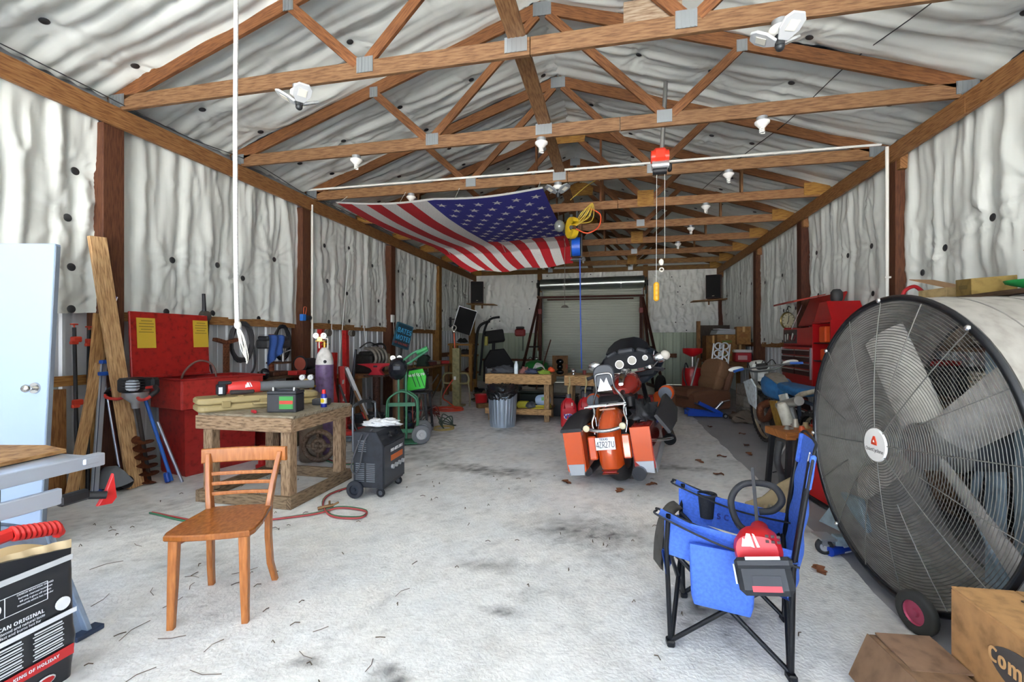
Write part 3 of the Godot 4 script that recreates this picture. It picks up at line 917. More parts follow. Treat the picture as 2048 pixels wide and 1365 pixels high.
	fb.grid(func(a: float, w: float) -> Vector3:
		var an := TAU * 5.5 * a
		return ub * Vector3(cos(an) * lerpf(.015, .085, w), 0.026 + 0.46 * a, sin(an) * lerpf(.015, .085, w)), 110, 1)
	part(g, "spiral_blade", fb, M("8a5230", 0.7, 0.3, "rust"), "rusty spiral cutting blade")
	part(g, "gearbox", B.new().lathe([Vector2(0, .0), Vector2(.03, 0), Vector2(.035, .05), Vector2(.1, .11), Vector2(.1, .15), Vector2(0, .15)], 14, TX(hd + V(0, -0.1, 0), Basis())), M("b9babb", 0.4, 0.8))
	part(g, "engine", B.new().box(hd + V(-0.02, .12, 0.02), V(.13, .13, .2), eu(0, 15, 0), .02).box(hd + V(0.06, .13, -.08), V(.14, .1, .1), eu(0, 15, 0), .02), black)
	for k in 4: part(g, "cooling_fin", B.new().box(hd + V(0.06, .1 + .025 * k, .07), V(.13, .008, .1), eu(0, 15, 0)), M("33353a", .45, .5))
	part(g, "fuel_tank", B.new().box(hd + V(0.06, .12, 0.075), V(.1, .1, .08), eu(0, 15, 0), .02), M("e4ecf2", 0.35))
	for sd in [-1.0, 1.0]:
		part(g, "handle", B.new().tube(sp([hd + V(0.0 + sd * .05, .02, 0.03), hd + V(sd * .13, -.01, .06), hd + V(sd * .24, .01, .08), hd + V(sd * .26, .07, .02), hd + V(sd * .2, .1, -.02), hd + V(sd * .1, .09, -.02)], 6), 0.014, 8), M("c8342c", 0.4) if sd > 0 else M("c8342c", 0.4))
		part(g, "grip", B.new().tube(sp([hd + V(sd * .25, .03, .07), hd + V(sd * .268, .07, .02), hd + V(sd * .2, .103, -.02)], 6), 0.021, 8), black)
	# ---- string trimmer with silver shaft, head down
	var st := thing("string_trimmer", "string trimmer with bright silver shaft and grey guard standing head down", "trimmer", V(-4.48, 0, -3.42))
	part(st, "shaft", B.new().cyl(V(0, .1, 0), V(-0.13, 1.02, 0.05), 0.014, 0.014, 10), M("c9cfe0", 0.2, 0.9))
	part(st, "guard", B.new().lathe([Vector2(.0, .02), Vector2(.1, .0), Vector2(.19, -.06), Vector2(.2, -.06), Vector2(.11, .015), Vector2(0, .035)], 20, TX(V(0.0, .2, .03), eu(25, 0, -10)), 0.2, PI - 0.2), M("6d7278", 0.5))
	part(st, "head", B.new().lathe([Vector2(0, 0), Vector2(.05, 0), Vector2(.06, .03), Vector2(.05, .07), Vector2(.02, .1), Vector2(0, .1)], 14, TX(V(0, .01, 0.02))).ball(V(-.1, .07, .02), V(.07, .06, .06)).ball(V(.09, .08, .02), V(.06, .06, .05)), black)
	var bl := thing("blue_pole", "bright blue tool pole leaning behind the tall pine board", "pole", V(-4.28, 0, -3.62))
	part(bl, "shaft", B.new().cyl(V(.08, 0.02, -.06), V(-.16, .86, .02), .016, .016, 10), M("2e6fd0", .4))
	part(bl, "shaft", B.new().cyl(V(.16, 0.0, -.1), V(-.02, .6, .0), .014, .014, 10), M("b9c2d2", .3, .7))
	part(bl, "foot", B.new().box(V(.06, .06, -.03), V(.05, .1, .04), eu(0, 0, 15), .01), M("2350b0", .4))
	# ---- shaped board sign on the post
	var sg := thing("board_sign", "skateboard shaped red sign with blue starred cross hung on the post", "sign", V(-4.6, 1.44, -3.39), 62)
	var out := []
	for k in 20:
		var a := TAU * k / 20
		var yy := sin(a)
		out.append(Vector2(cos(a) * lerpf(.062, .046, 1.0 - absf(yy)), 0.19 + yy * 0.2))
	part(sg, "board", B.new().prism(out, 0, 0.012, TX(Vector3.ZERO), .002), M("b3262b", 0.4))
	for k in 2:
		var sx := -1.0 if k else 1.0
		part(sg, "band", B.new().bar(V(-.05 * sx, .02, .0135), V(.05 * sx, .36, .0135), .002, .05, V(1, 0, 0)), M("f0f0f2", .4))
		part(sg, "band", B.new().bar(V(-.05 * sx, .02, .0145), V(.05 * sx, .36, .0145), .002, .034, V(1, 0, 0)), M("243a94", .4))
	for k in 5: part(sg, "star", B.new().prism(star(.008), 0, .0015, TX(V([0.0, -.022, .022, -.03, .03][k], [.19, .12, .12, .27, .27][k], .0155))), M("f5f5f7", .4))
	for k in 4: part(sg, "text_line", B.new().box(V(0, .3 - .018 * k, .016), V([.05, .04, .055, .035][k], .006, .001)), M("f5f5f7", .4))
	# ---- red parts washer tub with lid up
	parts_washer()
	wood_chair()

func star(r: float) -> Array:
	var o := []
	for k in 10:
		var a := PI / 2 + TAU * k / 10
		o.append(Vector2(cos(a), sin(a)) * (r if k % 2 == 0 else r * 0.39))
	return o

func charcoal_bag() -> void:
	var c := thing("charcoal_bag", "open black paper charcoal bag with white and red print standing before the table saw", "bag", V(-2.245, 0.0, -1.30), 0)
	# the printed face looks along +x and a little to +z
	var rings := []
	for k in 13:
		var t := k / 12.0
		var w := lerpf(0.36, 0.34, t)
		var dd := 0.15 * (1.0 - 0.82 * pow(t, 2.2)) * (0.8 + 0.2 * sin(PI * minf(1.0, t * 1.6)))
		var r := []
		for p in rr(w, maxf(dd, .02), minf(.03, maxf(dd, .02) * .48), 3):
			var bump := 0.010 * nz.get_noise_3d(p.x * 8.0, t * 6.0, p.y * 9.0)
			r.append(V(p.y + 0.06 * t + bump, 0.56 * t + 0.03 * t * p.x / .17, p.x))
		rings.append(r)
	part(c, "paper_sack", B.new().loft(rings), M("23262b", 0.32))
	var tr := B.new()
	tr.grid(func(u: float, w: float) -> Vector3: return V(0.062 - 0.022 * sin(PI * u) * w + 0.004 * sin(u * 31.0), 0.545 + 0.035 * w + 0.03 * (u - .5), -0.17 + 0.34 * u), 30, 3)
	part(c, "torn_rim", tr, M("d8c29a", 0.8), "torn tan paper rim")
	tr = B.new()
	tr.grid(func(u: float, w: float) -> Vector3: return V(0.05 - 0.05 * w, 0.55 + 0.05 * w * sin(PI * u) + .03 * (u - .5), -0.15 + 0.3 * u), 12, 4)
	part(c, "inner_paper", tr, M("cdb285", 0.8))
	var face := func(y: float, z: float) -> Transform3D:
		var t := y / 0.56
		var dd := 0.15 * (1.0 - 0.82 * pow(t, 2.2)) * (0.8 + 0.2 * sin(PI * minf(1.0, t * 1.6)))
		return TX(V(dd * 0.5 + 0.06 * t + 0.007, y, z), ry(90))
	var white := M("e8eaee", 0.4)
	var red := M("c92a2c", 0.4)
	part(c, "silver_band", B.new().box(face.call(.5, 0).origin, V(.004, .022, .32), eu(0, 0, -4)), M("d9dce0", .3, .3))
	part(c, "white_band", B.new().box(face.call(.285, 0).origin + V(.003, 0, 0), V(.004, .018, .33)), white)
	var rb := part(c, "red_band", B.new().box(face.call(.13, -.02).origin + V(.003, 0, 0), V(.004, .04, .27)), red)
	txt(rb, "lettering", "KING OF HOLIDAY", .012, white, TX(face.call(.133, .0).origin + V(.007, .0, -.03), ry(90)), "Droid Sans", 700, .001)
	part(c, "round_badge", B.new().cyl(face.call(.33, -.12).origin, face.call(.33, -.12).origin + V(.006, 0, 0), .025), white)
	txt(c, "lettering", "AMERICAN ORIGINAL", .014, white, TX(face.call(.335, .04).origin, ry(90)), "Droid Sans", 700, .001)
	for k in 3: txt(c, "lettering", ["with hardwood and natural taste", "lights fast and burns hot for", "grilling and smoking outdoors"][k], .009, white, TX(face.call(.318 - .014 * k, .03).origin, ry(90)), "Droid Sans", 400, .001)
	var wb := B.new()
	var f0: Vector3 = face.call(.41, .03).origin
	for e in [[0, .035, .2, .002], [0, -.035, .2, .002]]: wb.box(f0 + V(0.004, e[1], 0), V(.002, e[3], e[2]), Basis())
	for e in [-.1, .1, .03]: wb.box(f0 + V(0.004, 0, e), V(.002, .07, .002))
	part(c, "warning_frame", wb, white)
	part(c, "warning_symbol", B.new().torus(f0 + V(.004, 0, .065), V(1, 0, 0), .024, .002, 20, 4).bar(f0 + V(.004, -.02, .048), f0 + V(.004, .02, .082), .002, .003).bar(f0 + V(.004, -.02, .082), f0 + V(.004, .02, .048), .002, .003), white)
	for k in 4: txt(c, "lettering", ["CARBON MONOXIDE HAZARD", "burning charcoal inside can", "kill you it gives off carbon", "monoxide which has no odor"][k], .0062, white, TX(face.call(.435 - .013 * k, -.035).origin, ry(90)), "Droid Sans", 400, .001)
	for k in 5:
		part(c, "pictogram", B.new().ball(face.call(.25 - .026 * (k % 3), .13 - .01 * (k / 3)).origin, V(.006, .011, .016)), [red, M("8b8f96", .4), M("8b8f96", .4), red, red][k])
		for q in 2: part(c, "text_line", B.new().box(face.call(.262 - .022 * k, .06 - .13 * q).origin + V(.001, 0, 0), V(.002, .006, .09)).box(face.call(.252 - .022 * k, .06 - .13 * q).origin + V(.001, 0, 0), V(.002, .003, .1)), white)
	part(c, "oval_emblem", B.new().ball(face.call(.05, -.07).origin, V(.006, .018, .035)), white)
	part(c, "oval_emblem", B.new().ball(face.call(.05, -.07).origin + V(.002, 0, 0), V(.006, .014, .03)), red)
	for k in 3: part(c, "text_line", B.new().box(face.call(.085 - .014 * k, .05).origin + V(.002, 0, 0), V(.002, .004, .12)), white)

func parts_washer() -> void:
	var p := thing("parts_washer", "red steel parts washer tub with raised lid bearing yellow notices", "parts washer", V(-4.36, 0, -4.27))
	var red := M("bf3430", 0.38, 0.0, "grime")
	var t := ry(-14)
	var sec := func(y: float, w: float, dd: float) -> Array:
		var o := []
		for q in [V(-w, 0, -dd), V(w, 0, -dd), V(w, 0, dd), V(-w, 0, dd)]: o.append(t * q + V(0, y, 0))
		return o
	var b := B.new()
	var lv := [[0.0, .21, .36], [.02, .22, .37], [.68, .235, .385]]
	for k in 2:
		var r0: Array = sec.call(lv[k][0], lv[k][1], lv[k][2])
		var r1: Array = sec.call(lv[k + 1][0], lv[k + 1][1], lv[k + 1][2])
		for i in 4:
			var j := (i + 1) % 4
			b.quad(r0[i], r0[j], r1[j], r1[i], (r0[j] - r0[i]).cross(Vector3.UP).normalized() * -1.0)
	part(p, "body", b, red)
	b = B.new()
	var w := .275
	var dd := .43
	for q in [[V(0, .84, dd), V(2 * w, .30, .02)], [V(0, .84, -dd), V(2 * w, .30, .02)], [V(w, .84, 0), V(.02, .30, 2 * dd)], [V(-w, .84, 0), V(.02, .30, 2 * dd)]]:
		b.box(t * q[0], q[1], t, .004)
	b.box(t * V(0, .70, 0), V(2 * w, .02, 2 * dd), t)
	part(p, "basin", b, M("c83a34", 0.38, 0.0, "grime"))
	part(p, "basin_rim", B.new().box(t * V(0, .99, dd), V(2 * w + .05, .02, .05), t, .004).box(t * V(w, .99, 0), V(.05, .02, 2 * dd + .05), t, .004).box(t * V(-w, .99, 0), V(.05, .02, 2 * dd), t, .004).box(t * V(0, .99, -dd), V(2 * w, .02, .05), t, .004), M("a82322", .4, 0.0, "dirt"))
	var lid := part(p, "lid", B.new().box(V(-0.2, 1.34, .27), V(.025, .66, .88), eu(0, 0, 3), .006).box(V(-.18, 1.02, .27), V(.05, .02, .86)), M("b92621", 0.4, 0.0, "grime"))
	for k in 2:
		var z := 0.56 if k == 0 else -.06
		part(lid, "yellow_notice", B.new().box(V(-.183, 1.46, z), V(.003, .3, .19), eu(0, 0, 3)), M("d9b53a", .6), "yellow printed notice")
		for q in 9: part(lid, "text_line", B.new().box(V(-.1805 - .0003 * q, 1.58 - .028 * q, z), V(.001, .007, .15 if q % 3 else .11), eu(0, 0, 3)), M("8a7430", .6))
	part(p, "name_plate", B.new().box(t * V(w + .012, .74, .22), V(.004, .05, .07), t), M("2c2b28", .5))
	for z in [.3, -.02]: part(p, "latch", B.new().ball(t * V(w + .015, .79, z), V(.02, .02, .025)), M("c5c3bd", .3, .8))
	part(p, "hose", B.new().tube(sp([t * V(-.1, .72, .2), t * V(-.08, 1.0, .24), t * V(-.02, 1.16, .12), t * V(.03, 1.1, -.02), t * V(.05, .8, -.06)], 7), .011, 8), M("6b4a42", .5))
	part(p, "drain_sticker", B.new().box(t * V(.222, .36, .05), V(.004, .12, .1), t), M("c9a184", .6))

func wood_chair() -> void:
	var c := thing("wooden_chair", "varnished orange brown wooden side chair with three slats in its back", "chair", V(-1.985, 0, -2.04), 21.8)
	var m := M("c07a40", 0.25, 0.0, "woodv")
	var mt := M("a9672f", 0.2, 0.0, "woodv")
	# seat: rounded trapezoid with a bevelled edge and a slight dish
	var outl := []
	var half := [[.19, .2], [.203, .16], [.2, .05], [.175, -.1], [.165, -.19]]
	for q in half: outl.append(Vector2(q[0], q[1]))
	outl.append(Vector2(.0, -.2))
	for k in half.size(): outl.append(Vector2(-half[half.size() - 1 - k][0], half[half.size() - 1 - k][1]))
	outl.append(Vector2(-.1, .215)); outl.append(Vector2(0, .22)); outl.append(Vector2(.1, .215))
	part(c, "seat", B.new().prism(outl, -0.03, 0.0, TX(V(0, .455, 0), eu(-90, 0, 0) * Basis.from_scale(V(1, -1, 1))), .006), mt)
	for s in [-1.0, 1.0]:
		part(c, "leg", B.new().loft([ring(TX(V(s * .155, .425, .17), eu(90, 0, 0)), .042, .042, .006), ring(TX(V(s * .16, .2, .175), eu(90, 0, 0)), .038, .038, .006), ring(TX(V(s * .165, 0, .18), eu(90, 0, 0)), .031, .031, .006)]), m)
		var r := []
		for q in [[V(s * .168, 0, -.235), .03, .034], [V(s * .155, .12, -.195), .03, .04], [V(s * .15, .28, -.18), .03, .046], [V(s * .152, .45, -.18), .03, .05], [V(s * .168, .58, -.2), .028, .042], [V(s * .19, .74, -.25), .026, .036]]:
			r.append(ring(TX(q[0], eu(90, 0, 0)), q[1], q[2], .006))
		part(c, "back_post", B.new().loft(r), m)
	# curved top rail
	var tr := []
	for k in 13:
		var u := -1.0 + k / 6.0
		tr.append(ring(TX(V(u * .225, .725, -.245 - .03 * (1.0 - u * u)), ry(90 - u * 14)), .024, .082, .008))
	part(c, "top_rail", B.new().loft(tr), m)
	for k in 3:
		var y := .525 + .052 * k
		var rr2 := []
		for q in 7:
			var u := -1.0 + q / 3.0
			rr2.append(ring(TX(V(u * (.165 + .006 * k), y, -.19 - .014 * k - .015 * (1.0 - u * u)), ry(90 - u * 10)), .012, .02, .003))
		part(c, "slat", B.new().loft(rr2), m)
	part(c, "stretcher", B.new().tube(sp([V(-.155, .395, .155), V(-.13, .385, .02), V(-.08, .38, -.06), V(0, .378, -.085), V(.08, .38, -.06), V(.13, .385, .02), V(.155, .395, .155)], 5), .011, 8), M("8f4c22", .3, 0.0, "woodt"), "bent round hoop under the seat")

func wheel(parent: Node3D, c: Vector3, ax: Vector3, r: float, w: float, tyre := "26272a", hub := "b9bcc0") -> void:
	var t := part(parent, "wheel", B.new().lathe([Vector2(r * .55, -w / 2), Vector2(r * .86, -w / 2), Vector2(r * .97, -w * .3), Vector2(r, 0), Vector2(r * .97, w * .3), Vector2(r * .86, w / 2), Vector2(r * .55, w / 2), Vector2(r * .55, -w / 2)], 24, B.axis(c, ax)), M(tyre, 0.8))
	part(t, "hub", B.new().lathe([Vector2(0, w * .4), Vector2(r * .16, w * .42), Vector2(r * .2, w * .2), Vector2(r * .5, w * .16), Vector2(r * .57, w * .4), Vector2(r * .57, -w * .4), Vector2(r * .5, -w * .16), Vector2(r * .2, -w * .2), Vector2(r * .16, -w * .42), Vector2(0, -w * .4)], 20, B.axis(c, ax)), M(hub, 0.4, 0.6))

func gas_cylinder(called: String, label: String, at: Vector3, r: float, h: float, body: Material, top: Material, collar: float) -> Node3D:
	var g := thing(called, label, "gas cylinder", at)
	part(g, "body", B.new().lathe([Vector2(0, 0), Vector2(r * .9, 0), Vector2(r, .03), Vector2(r, h * .84)], 28), body)
	part(g, "shoulder", B.new().lathe([Vector2(r, h * .84), Vector2(r * .97, h * .88), Vector2(r * .8, h * .94), Vector2(r * .45, h * .985), Vector2(r * .3, h), Vector2(0, h)], 28), top)
	part(g, "valve", B.new().cyl(V(0, h, 0), V(0, h + .07, 0), .018).cyl(V(-.04, h + .04, 0), V(.06, h + .04, 0), .012).cyl(V(0, h + .07, 0), V(0, h + .085, 0), .03), M("b08a3c", 0.35, 0.9))
	if collar > 0:
		part(g, "guard", B.new().box(V(.06, h + .05, .02), V(.012, .12, .012)).box(V(-.06, h + .05, .02), V(.012, .12, .012)).box(V(0, h + .11, .02), V(.13, .012, .012)), M("e5e2d8", .5))
	return g

func gauges(parent: Node3D, c: Vector3, face: Vector3, side: Vector3) -> void:
	part(parent, "regulator", B.new().cyl(c - face * .05, c + face * .01, .03).cyl(c - side * .05 - V(0, .02, 0), c + side * .06 - V(0, .02, 0), .012), M("c0a060", 0.3, 0.9))
	for s in [-1.0, 1.0]:
		var p: Vector3 = c + side * .045 * s + V(0, .045, 0)
		var g := part(parent, "gauge", B.new().cyl(p - face * .02, p + face * .012, .034, .034, 20), M("b9b9b4", 0.25, 0.9))
		part(g, "dial", B.new().cyl(p + face * .012, p + face * .015, .029, .029, 20), M("f2f2ee", 0.4))
		part(g, "needle", B.new().bar(p + face * .016, p + face * .016 + (side * .5 + Vector3.UP).normalized() * .02, .003, .003), M("222222", .5))

func hose_coil(called: String, label: String, at: Vector3, ax: Vector3, r: float, turns: int, rad: float, m: Material, squash := 1.0, tail := []) -> void:
	var o := thing(called, label, "hose", at)
	var side := ax.cross(Vector3.UP).normalized()
	if side.length() < .5: side = Vector3.RIGHT
	var up := side.cross(ax).normalized() * -1.0
	if up.y < 0: up = -up
	var pts := []
	for k in turns * 20 + 1:
		var a := TAU * k / 20.0
		var q := 1.0 + .07 * sin(k * .37) + .05 * sin(k * 1.13)
		pts.append(side * cos(a) * r * q + up * sin(a) * r * q * squash + ax * (rad * 1.3 * sin(k * .11) + rad * .5 * cos(k * .29)))
	part(o, "coil", B.new().tube(pts, rad, 6), m)
	if tail.size(): part(o, "loose_end", B.new().tube(sp(tail, 6), rad, 6), m)

func build_bench_side() -> void:
	var old := M("bda183", 0.8, 0.0, "oldwood")
	var old2 := M("9f8a70", 0.8, 0.0, "oldwood")
	# ---- work table
	var t := thing("work_table", "weathered wooden work table with four square legs beside the red tub", "table", V(-3.04, 0, -3.74))
	for k in 6: part(t, "plank", B.new().box(V(0, .745, -.355 + .142 * k), V(.94, .03, .138), Basis(), .003), M("b3ab99", 0.75, 0.0, "oldwood"))
	part(t, "apron", B.new().box(V(0, .685, .43), V(.94, .115, .04), Basis(), .004), old)
	part(t, "apron", B.new().box(V(0, .685, -.43), V(.94, .115, .04), Basis(), .004), old)
	for s in [-1.0, 1.0]:
		part(t, "apron", B.new().box(V(s * .45, .685, 0), V(.04, .115, .82), Basis(), .004), old)
		for q in [-1.0, 1.0]: part(t, "leg", B.new().box(V(s * .385, .36, q * .365), V(.09, .54, .09), Basis(), .004), old)
		part(t, "base_rail", B.new().box(V(s * .45, .05, 0), V(.04, .1, .9), Basis(), .004), old2)
		part(t, "base_rail", B.new().box(V(0, .05, s * .43), V(.86, .1, .04), Basis(), .004), old2)
	# ---- tan rifle case
	var ct := 55.0
	var c := thing("rifle_case", "long tan hard case lying across the weathered work table", "case", V(-3.30, 0.76, -3.78), ct)
	var tan := M("b3a172", 0.55)
	for k in 2:
		var b := B.new().prism(rr(1.02, .32, .07), 0.0 if k == 0 else .062, .058 if k == 0 else .118, TX(Vector3.ZERO, eu(-90, 0, 0)), .014)
		part(c, "shell", b, tan)
	for x in [-.3, 0.0, .3]:
		part(c, "latch", B.new().box(V(x, .06, -.165), V(.07, .06, .02), Basis(), .005).box(V(x, .06, .165), V(.07, .06, .02), Basis(), .005), M("a08e60", .5))
		part(c, "rib", B.new().box(V(x + .12, .12, 0), V(.05, .012, .24), Basis(), .005), tan)
	part(c, "handle", B.new().tube(sp([V(-.08, .05, .165), V(-.07, .05, .2), V(.07, .05, .2), V(.08, .05, .165)], 4), .012), tan)
	# ---- leaf blower
	var lb := thing("leaf_blower", "red cordless leaf blower with long grey tube lying on the tan case", "leaf blower", V(-3.36, 0.885, -3.66), 52)
	var rings := []
	for q in [[-.13, .05, .07], [-.1, .085, .1], [0.0, .1, .115], [.08, .1, .1], [.13, .085, .085]]: rings.append(ring(TX(V(q[0], .065, 0), ry(90)), q[1] + .02, q[2] + .01, .045, 4))
	part(lb, "motor_housing", B.new().loft(rings), M("d8332e", 0.35))
	part(lb, "grip", B.new().box(V(-.02, .03, .05), V(.2, .04, .03), Basis(), .01), M("3a3433", .6))
	part(lb, "battery", B.new().box(V(-.18, .055, .0), V(.075, .1, .1), Basis(), .012).box(V(-.15, .115, 0), V(.1, .03, .08), Basis(), .008), M("23252a", .5))
	part(lb, "battery_sticker", B.new().box(V(-.19, .05, .052), V(.03, .06, .002)), M("dfe2e6", .5))
	part(lb, "tube", B.new().cyl(V(.12, .065, 0), V(.62, .06, -.01), .047, .04, 20), M("6f7276", 0.5))
	logo(lb, TX(V(.03, .09, .058)), .9)
	# ---- car battery, spray can, small tools
	var cb := thing("car_battery", "black car battery with green and red label on the work table", "battery", V(-2.83, .76, -3.56), 14)
	part(cb, "case", B.new().box(V(0, .08, 0), V(.25, .16, .17), Basis(), .006), M("26282c", .45))
	part(cb, "lid", B.new().box(V(0, .172, 0), V(.255, .025, .175), Basis(), .006).box(V(0, .19, -.03), V(.2, .02, .05), Basis(), .004), M("2f3136", .45))
	var gl := part(cb, "label", B.new().box(V(.04, .085, .086), V(.12, .11, .002)), M("3d9a44", .5), "green and red label")
	part(gl, "label_stripe", B.new().box(V(.04, .088, .0875), V(.115, .03, .002)), M("c8402c", .5))
	for x in [-.09, .09]: part(cb, "terminal", B.new().cyl(V(x, .18, .04), V(x, .215, .04), .014), M("a9a9a6", .4, .9))
	var wd := thing("spray_can", "small blue and yellow spray can with red cap on the work table", "can", V(-2.66, .76, -3.86))
	part(wd, "body", B.new().lathe([Vector2(0, 0), Vector2(.027, 0), Vector2(.028, .01), Vector2(.028, .11), Vector2(.02, .125), Vector2(0, .125)], 18), M("22309a", .3, .2))
	part(wd, "label_band", B.new().cyl(V(0, .035, 0), V(0, .085, 0), .0287, .0287, 18), M("ece9e0", .4))
	part(wd, "shield", B.new().ball(V(.004, .062, .028), V(.02, .02, .004)), M("e8c822", .4))
	part(wd, "cap", B.new().cyl(V(0, .125, 0), V(0, .165, 0), .019, .016, 16), M("d9262b", .4))
	one("pipe_fitting", B.new().cyl(V(-.05, .018, 0), V(.05, .018, 0), .018).cyl(V(.0, .018, 0), V(.03, .018, .05), .014), M("7d7f82", .4, .7, "dirt"), "grey pipe fitting lying beside the car battery", "fitting", V(-3.0, .76, -3.64), 30)
	one("glue_bottle", B.new().cyl(V(-.03, .014, 0), V(.03, .014, 0), .014).cyl(V(.03, .014, 0), V(.05, .014, 0), .006), M("c02a3a", .4), "tiny red bottle lying at the edge of the work table", "bottle", V(-3.02, .76, -3.4), -30)
	one("white_cup", B.new().lathe([Vector2(0, 0), Vector2(.025, 0), Vector2(.032, .07), Vector2(.029, .07), Vector2(.023, .004), Vector2(0, .004)], 16), M("e8e6e0", .5), "small white cup standing behind the car battery", "cup", V(-2.92, .76, -3.84))
	one("drill_bit_case", B.new().box(V(0, .03, 0), V(.16, .06, .09), Basis(), .008), M("3a3b3f", .5), "dark flat tool case behind the spray can", "case", V(-2.78, .76, -4.0), 20)
	# ---- welder on wheels
	var w := thing("welding_machine", "dark blue wheeled welding machine with slotted side and white cloth on it", "welder", V(-2.12, 0, -3.93), 3)
	var navy := M("2c3038", 0.5, 0.1, "dirt")
	part(w, "case", B.new().prism([Vector2(-.14, .09), Vector2(.14, .09), Vector2(.14, .46), Vector2(.07, .58), Vector2(-.14, .58)], -.24, .24, Transform3D(), .006), navy)
	for r in 6:
		part(w, "vent_slot", B.new().box(V(-.055, .5 - .018 * r, .242), V(.075, .007, .006), eu(20, 0, 0)), M("8d949c", .4, .5))
	for r in 10:
		for q in 2: part(w, "vent_slot", B.new().box(V(-.075 + .1 * q, .3 - .017 * r, .242), V(.08, .007, .006), eu(20, 0, 0)), M("8d949c", .4, .5))
	var pn := part(w, "control_panel", B.new().box(V(.142, .28, 0), V(.006, .34, .44), Basis(), .002), M("3b3f46", .5))
	part(pn, "orange_band", B.new().box(V(.147, .32, -.04), V(.003, .05, .26)), M("d06a2c", .5))
	txt(pn, "lettering", "PRO-MTS 200 S", .028, M("e8e8e8", .5), TX(V(.147, .39, -.04), ry(90)), "Droid Sans", 700, .002)
	for k in 4: part(pn, "terminal", B.new().cyl(V(.14, .24, -.16 + .075 * k), V(.165, .24, -.16 + .075 * k), .02), M("d0d2d4", .3, .6))
	for k in 2: part(pn, "dial", B.new().cyl(V(.1, .51, -.12 + .16 * k), V(.13, .535, -.12 + .16 * k), .028), M("16171a", .4))
	for z in [-.265, .265]: wheel(w, V(-.11, .078, z), V(0, 0, 1), .078, .04, "2b2f38", "3a3f49")
	for z in [-.18, .2]: wheel(w, V(.1, .04, z), V(0, 0, 1), .038, .025, "1f2023", "6a6d72")
	part(w, "axle", B.new().cyl(V(-.11, .078, -.28), V(-.11, .078, .28), .01).box(V(.1, .085, 0), V(.06, .02, .44)), M("3a3d42", .5, .5))
	part(w, "handle", B.new().tube(sp([V(-.15, .4, .22), V(-.155, .74, .22), V(-.16, .79, .19), V(-.17, .82, 0), V(-.16, .79, -.19), V(-.155, .74, -.22), V(-.15, .4, -.22)], 6), .011, 8), M("6b7077", 0.3, 0.8))
	part(w, "grip", B.new().tube([V(-.165, .805, .14), V(-.17, .82, 0), V(-.165, .805, -.14)], .017, 8), M("2b2c2f", .7))
	part(w, "cable", B.new().tube(sp([V(.02, .6, .2), V(-.02, .5, .27), V(-.06, .3, .27), V(-.1, .22, .28), V(-.14, .3, .27), V(-.05, .56, .25)], 7), .007, 6), M("4b4c50", .6))
	one("white_cloth", lump(V(0, .015, 0), V(.16, .05, .09), 5, .35, 30, 1.9), M("f1f2f4", .8, 0.0, "cloth"), "crumpled white cloth thrown over the welding machine", "cloth", V(-2.12, .585, -3.98), 25)
	# ---- welding hoses on the floor
	for k in 2:
		var hp := []
		for q in [V(-3.6, 0, -2.98), V(-2.9, 0, -2.9), V(-2.35, 0, -3.22), V(-2.2, 0, -3.42), V(-1.98, 0, -3.4), V(-1.96, 0, -3.26), V(-2.2, 0, -3.28), V(-2.5, 0, -3.7), V(-2.2, 0, -4.4), V(-2.45, 0, -4.9), V(-2.9, 0, -4.62), V(-3.3, 0, -4.75), V(-3.5, 0, -4.86)]:
			hp.append(q + V(.016 * k + .02 * sin(q.x * 9.0), .009 + .003 * k, .03 * k * cos(q.x * 3.0)))
		one("welding_hose", B.new().tube(sp(hp, 8), .0075, 6), M(["3e7a58", "b0484a"][k], .6), ["green welding hose snaking across the concrete under the work table", "dull red welding hose snaking across the concrete under the work table"][k], "hose", Vector3.ZERO)
	one("cutting_torch", B.new().cyl(V(-.06, .02, 0), V(.06, .03, 0), .014).cyl(V(.06, .03, 0), V(.1, .05, .01), .008).cyl(V(.03, .03, 0), V(.03, .07, 0), .008), M("8a6a48", .4, .7), "brass torch lying on the hoses by the table foot", "torch", V(-2.3, 0, -3.36), 40)
	# ---- gas cylinders
	var pc := gas_cylinder("gas_cylinder", "tall purple gas cylinder with white shoulder and brass valve", V(-3.47, 0, -5.05), .105, 1.30, M("79628c", 0.45, 0.0, "grime"), M("e4e2de", .5, 0.0, "dirt"), .1)
	part(pc, "black_plug", B.new().ball(V(.06, 1.13, .08), V(.02, .02, .02)), M("28282a", .5))
	gauges(pc, V(-.03, 1.4, .05), V(0.3, 0, .95).normalized(), V(.95, 0, -.3).normalized())
	var ac := gas_cylinder("gas_cylinder", "stout grey brown gas cylinder with round shoulder and two white gauges", V(-3.42, 0, -4.72), .125, .82, M("7a6d5c", 0.55, 0.0, "grime"), M("857a68", .55, 0.0, "dirt"), 0)
	gauges(ac, V(.0, .92, .08), V(0.3, 0, .95).normalized(), V(.95, 0, -.3).normalized())
	part(ac, "hose", B.new().tube(sp([V(-.06, .9, .1), V(-.2, .8, .12), V(-.12, .5, .16), V(-.1, .2, .2), V(-.2, .02, .24)], 6), .008, 6), M("8a6a5a", .6))
	# ---- wall workbench with drill press, grinder and coils
	var wb := thing("wall_workbench", "dark plank workbench along the wall between red tub and post", "workbench", V(-4.5, 0, -5.5))
	for k in 3: part(wb, "plank", B.new().box(V(-.18 + .16 * k, .9, 0), V(.155, .04, 1.14), Basis(), .003), M("6d5a44", .75, 0.0, "oldwood"))
	for q in [[-.2, -.5], [.2, -.5], [-.2, .5], [.2, .5]]: part(wb, "leg", B.new().box(V(q[0], .44, q[1]), V(.08, .88, .08)), M("6d5a44", .75, 0.0, "oldwood"))
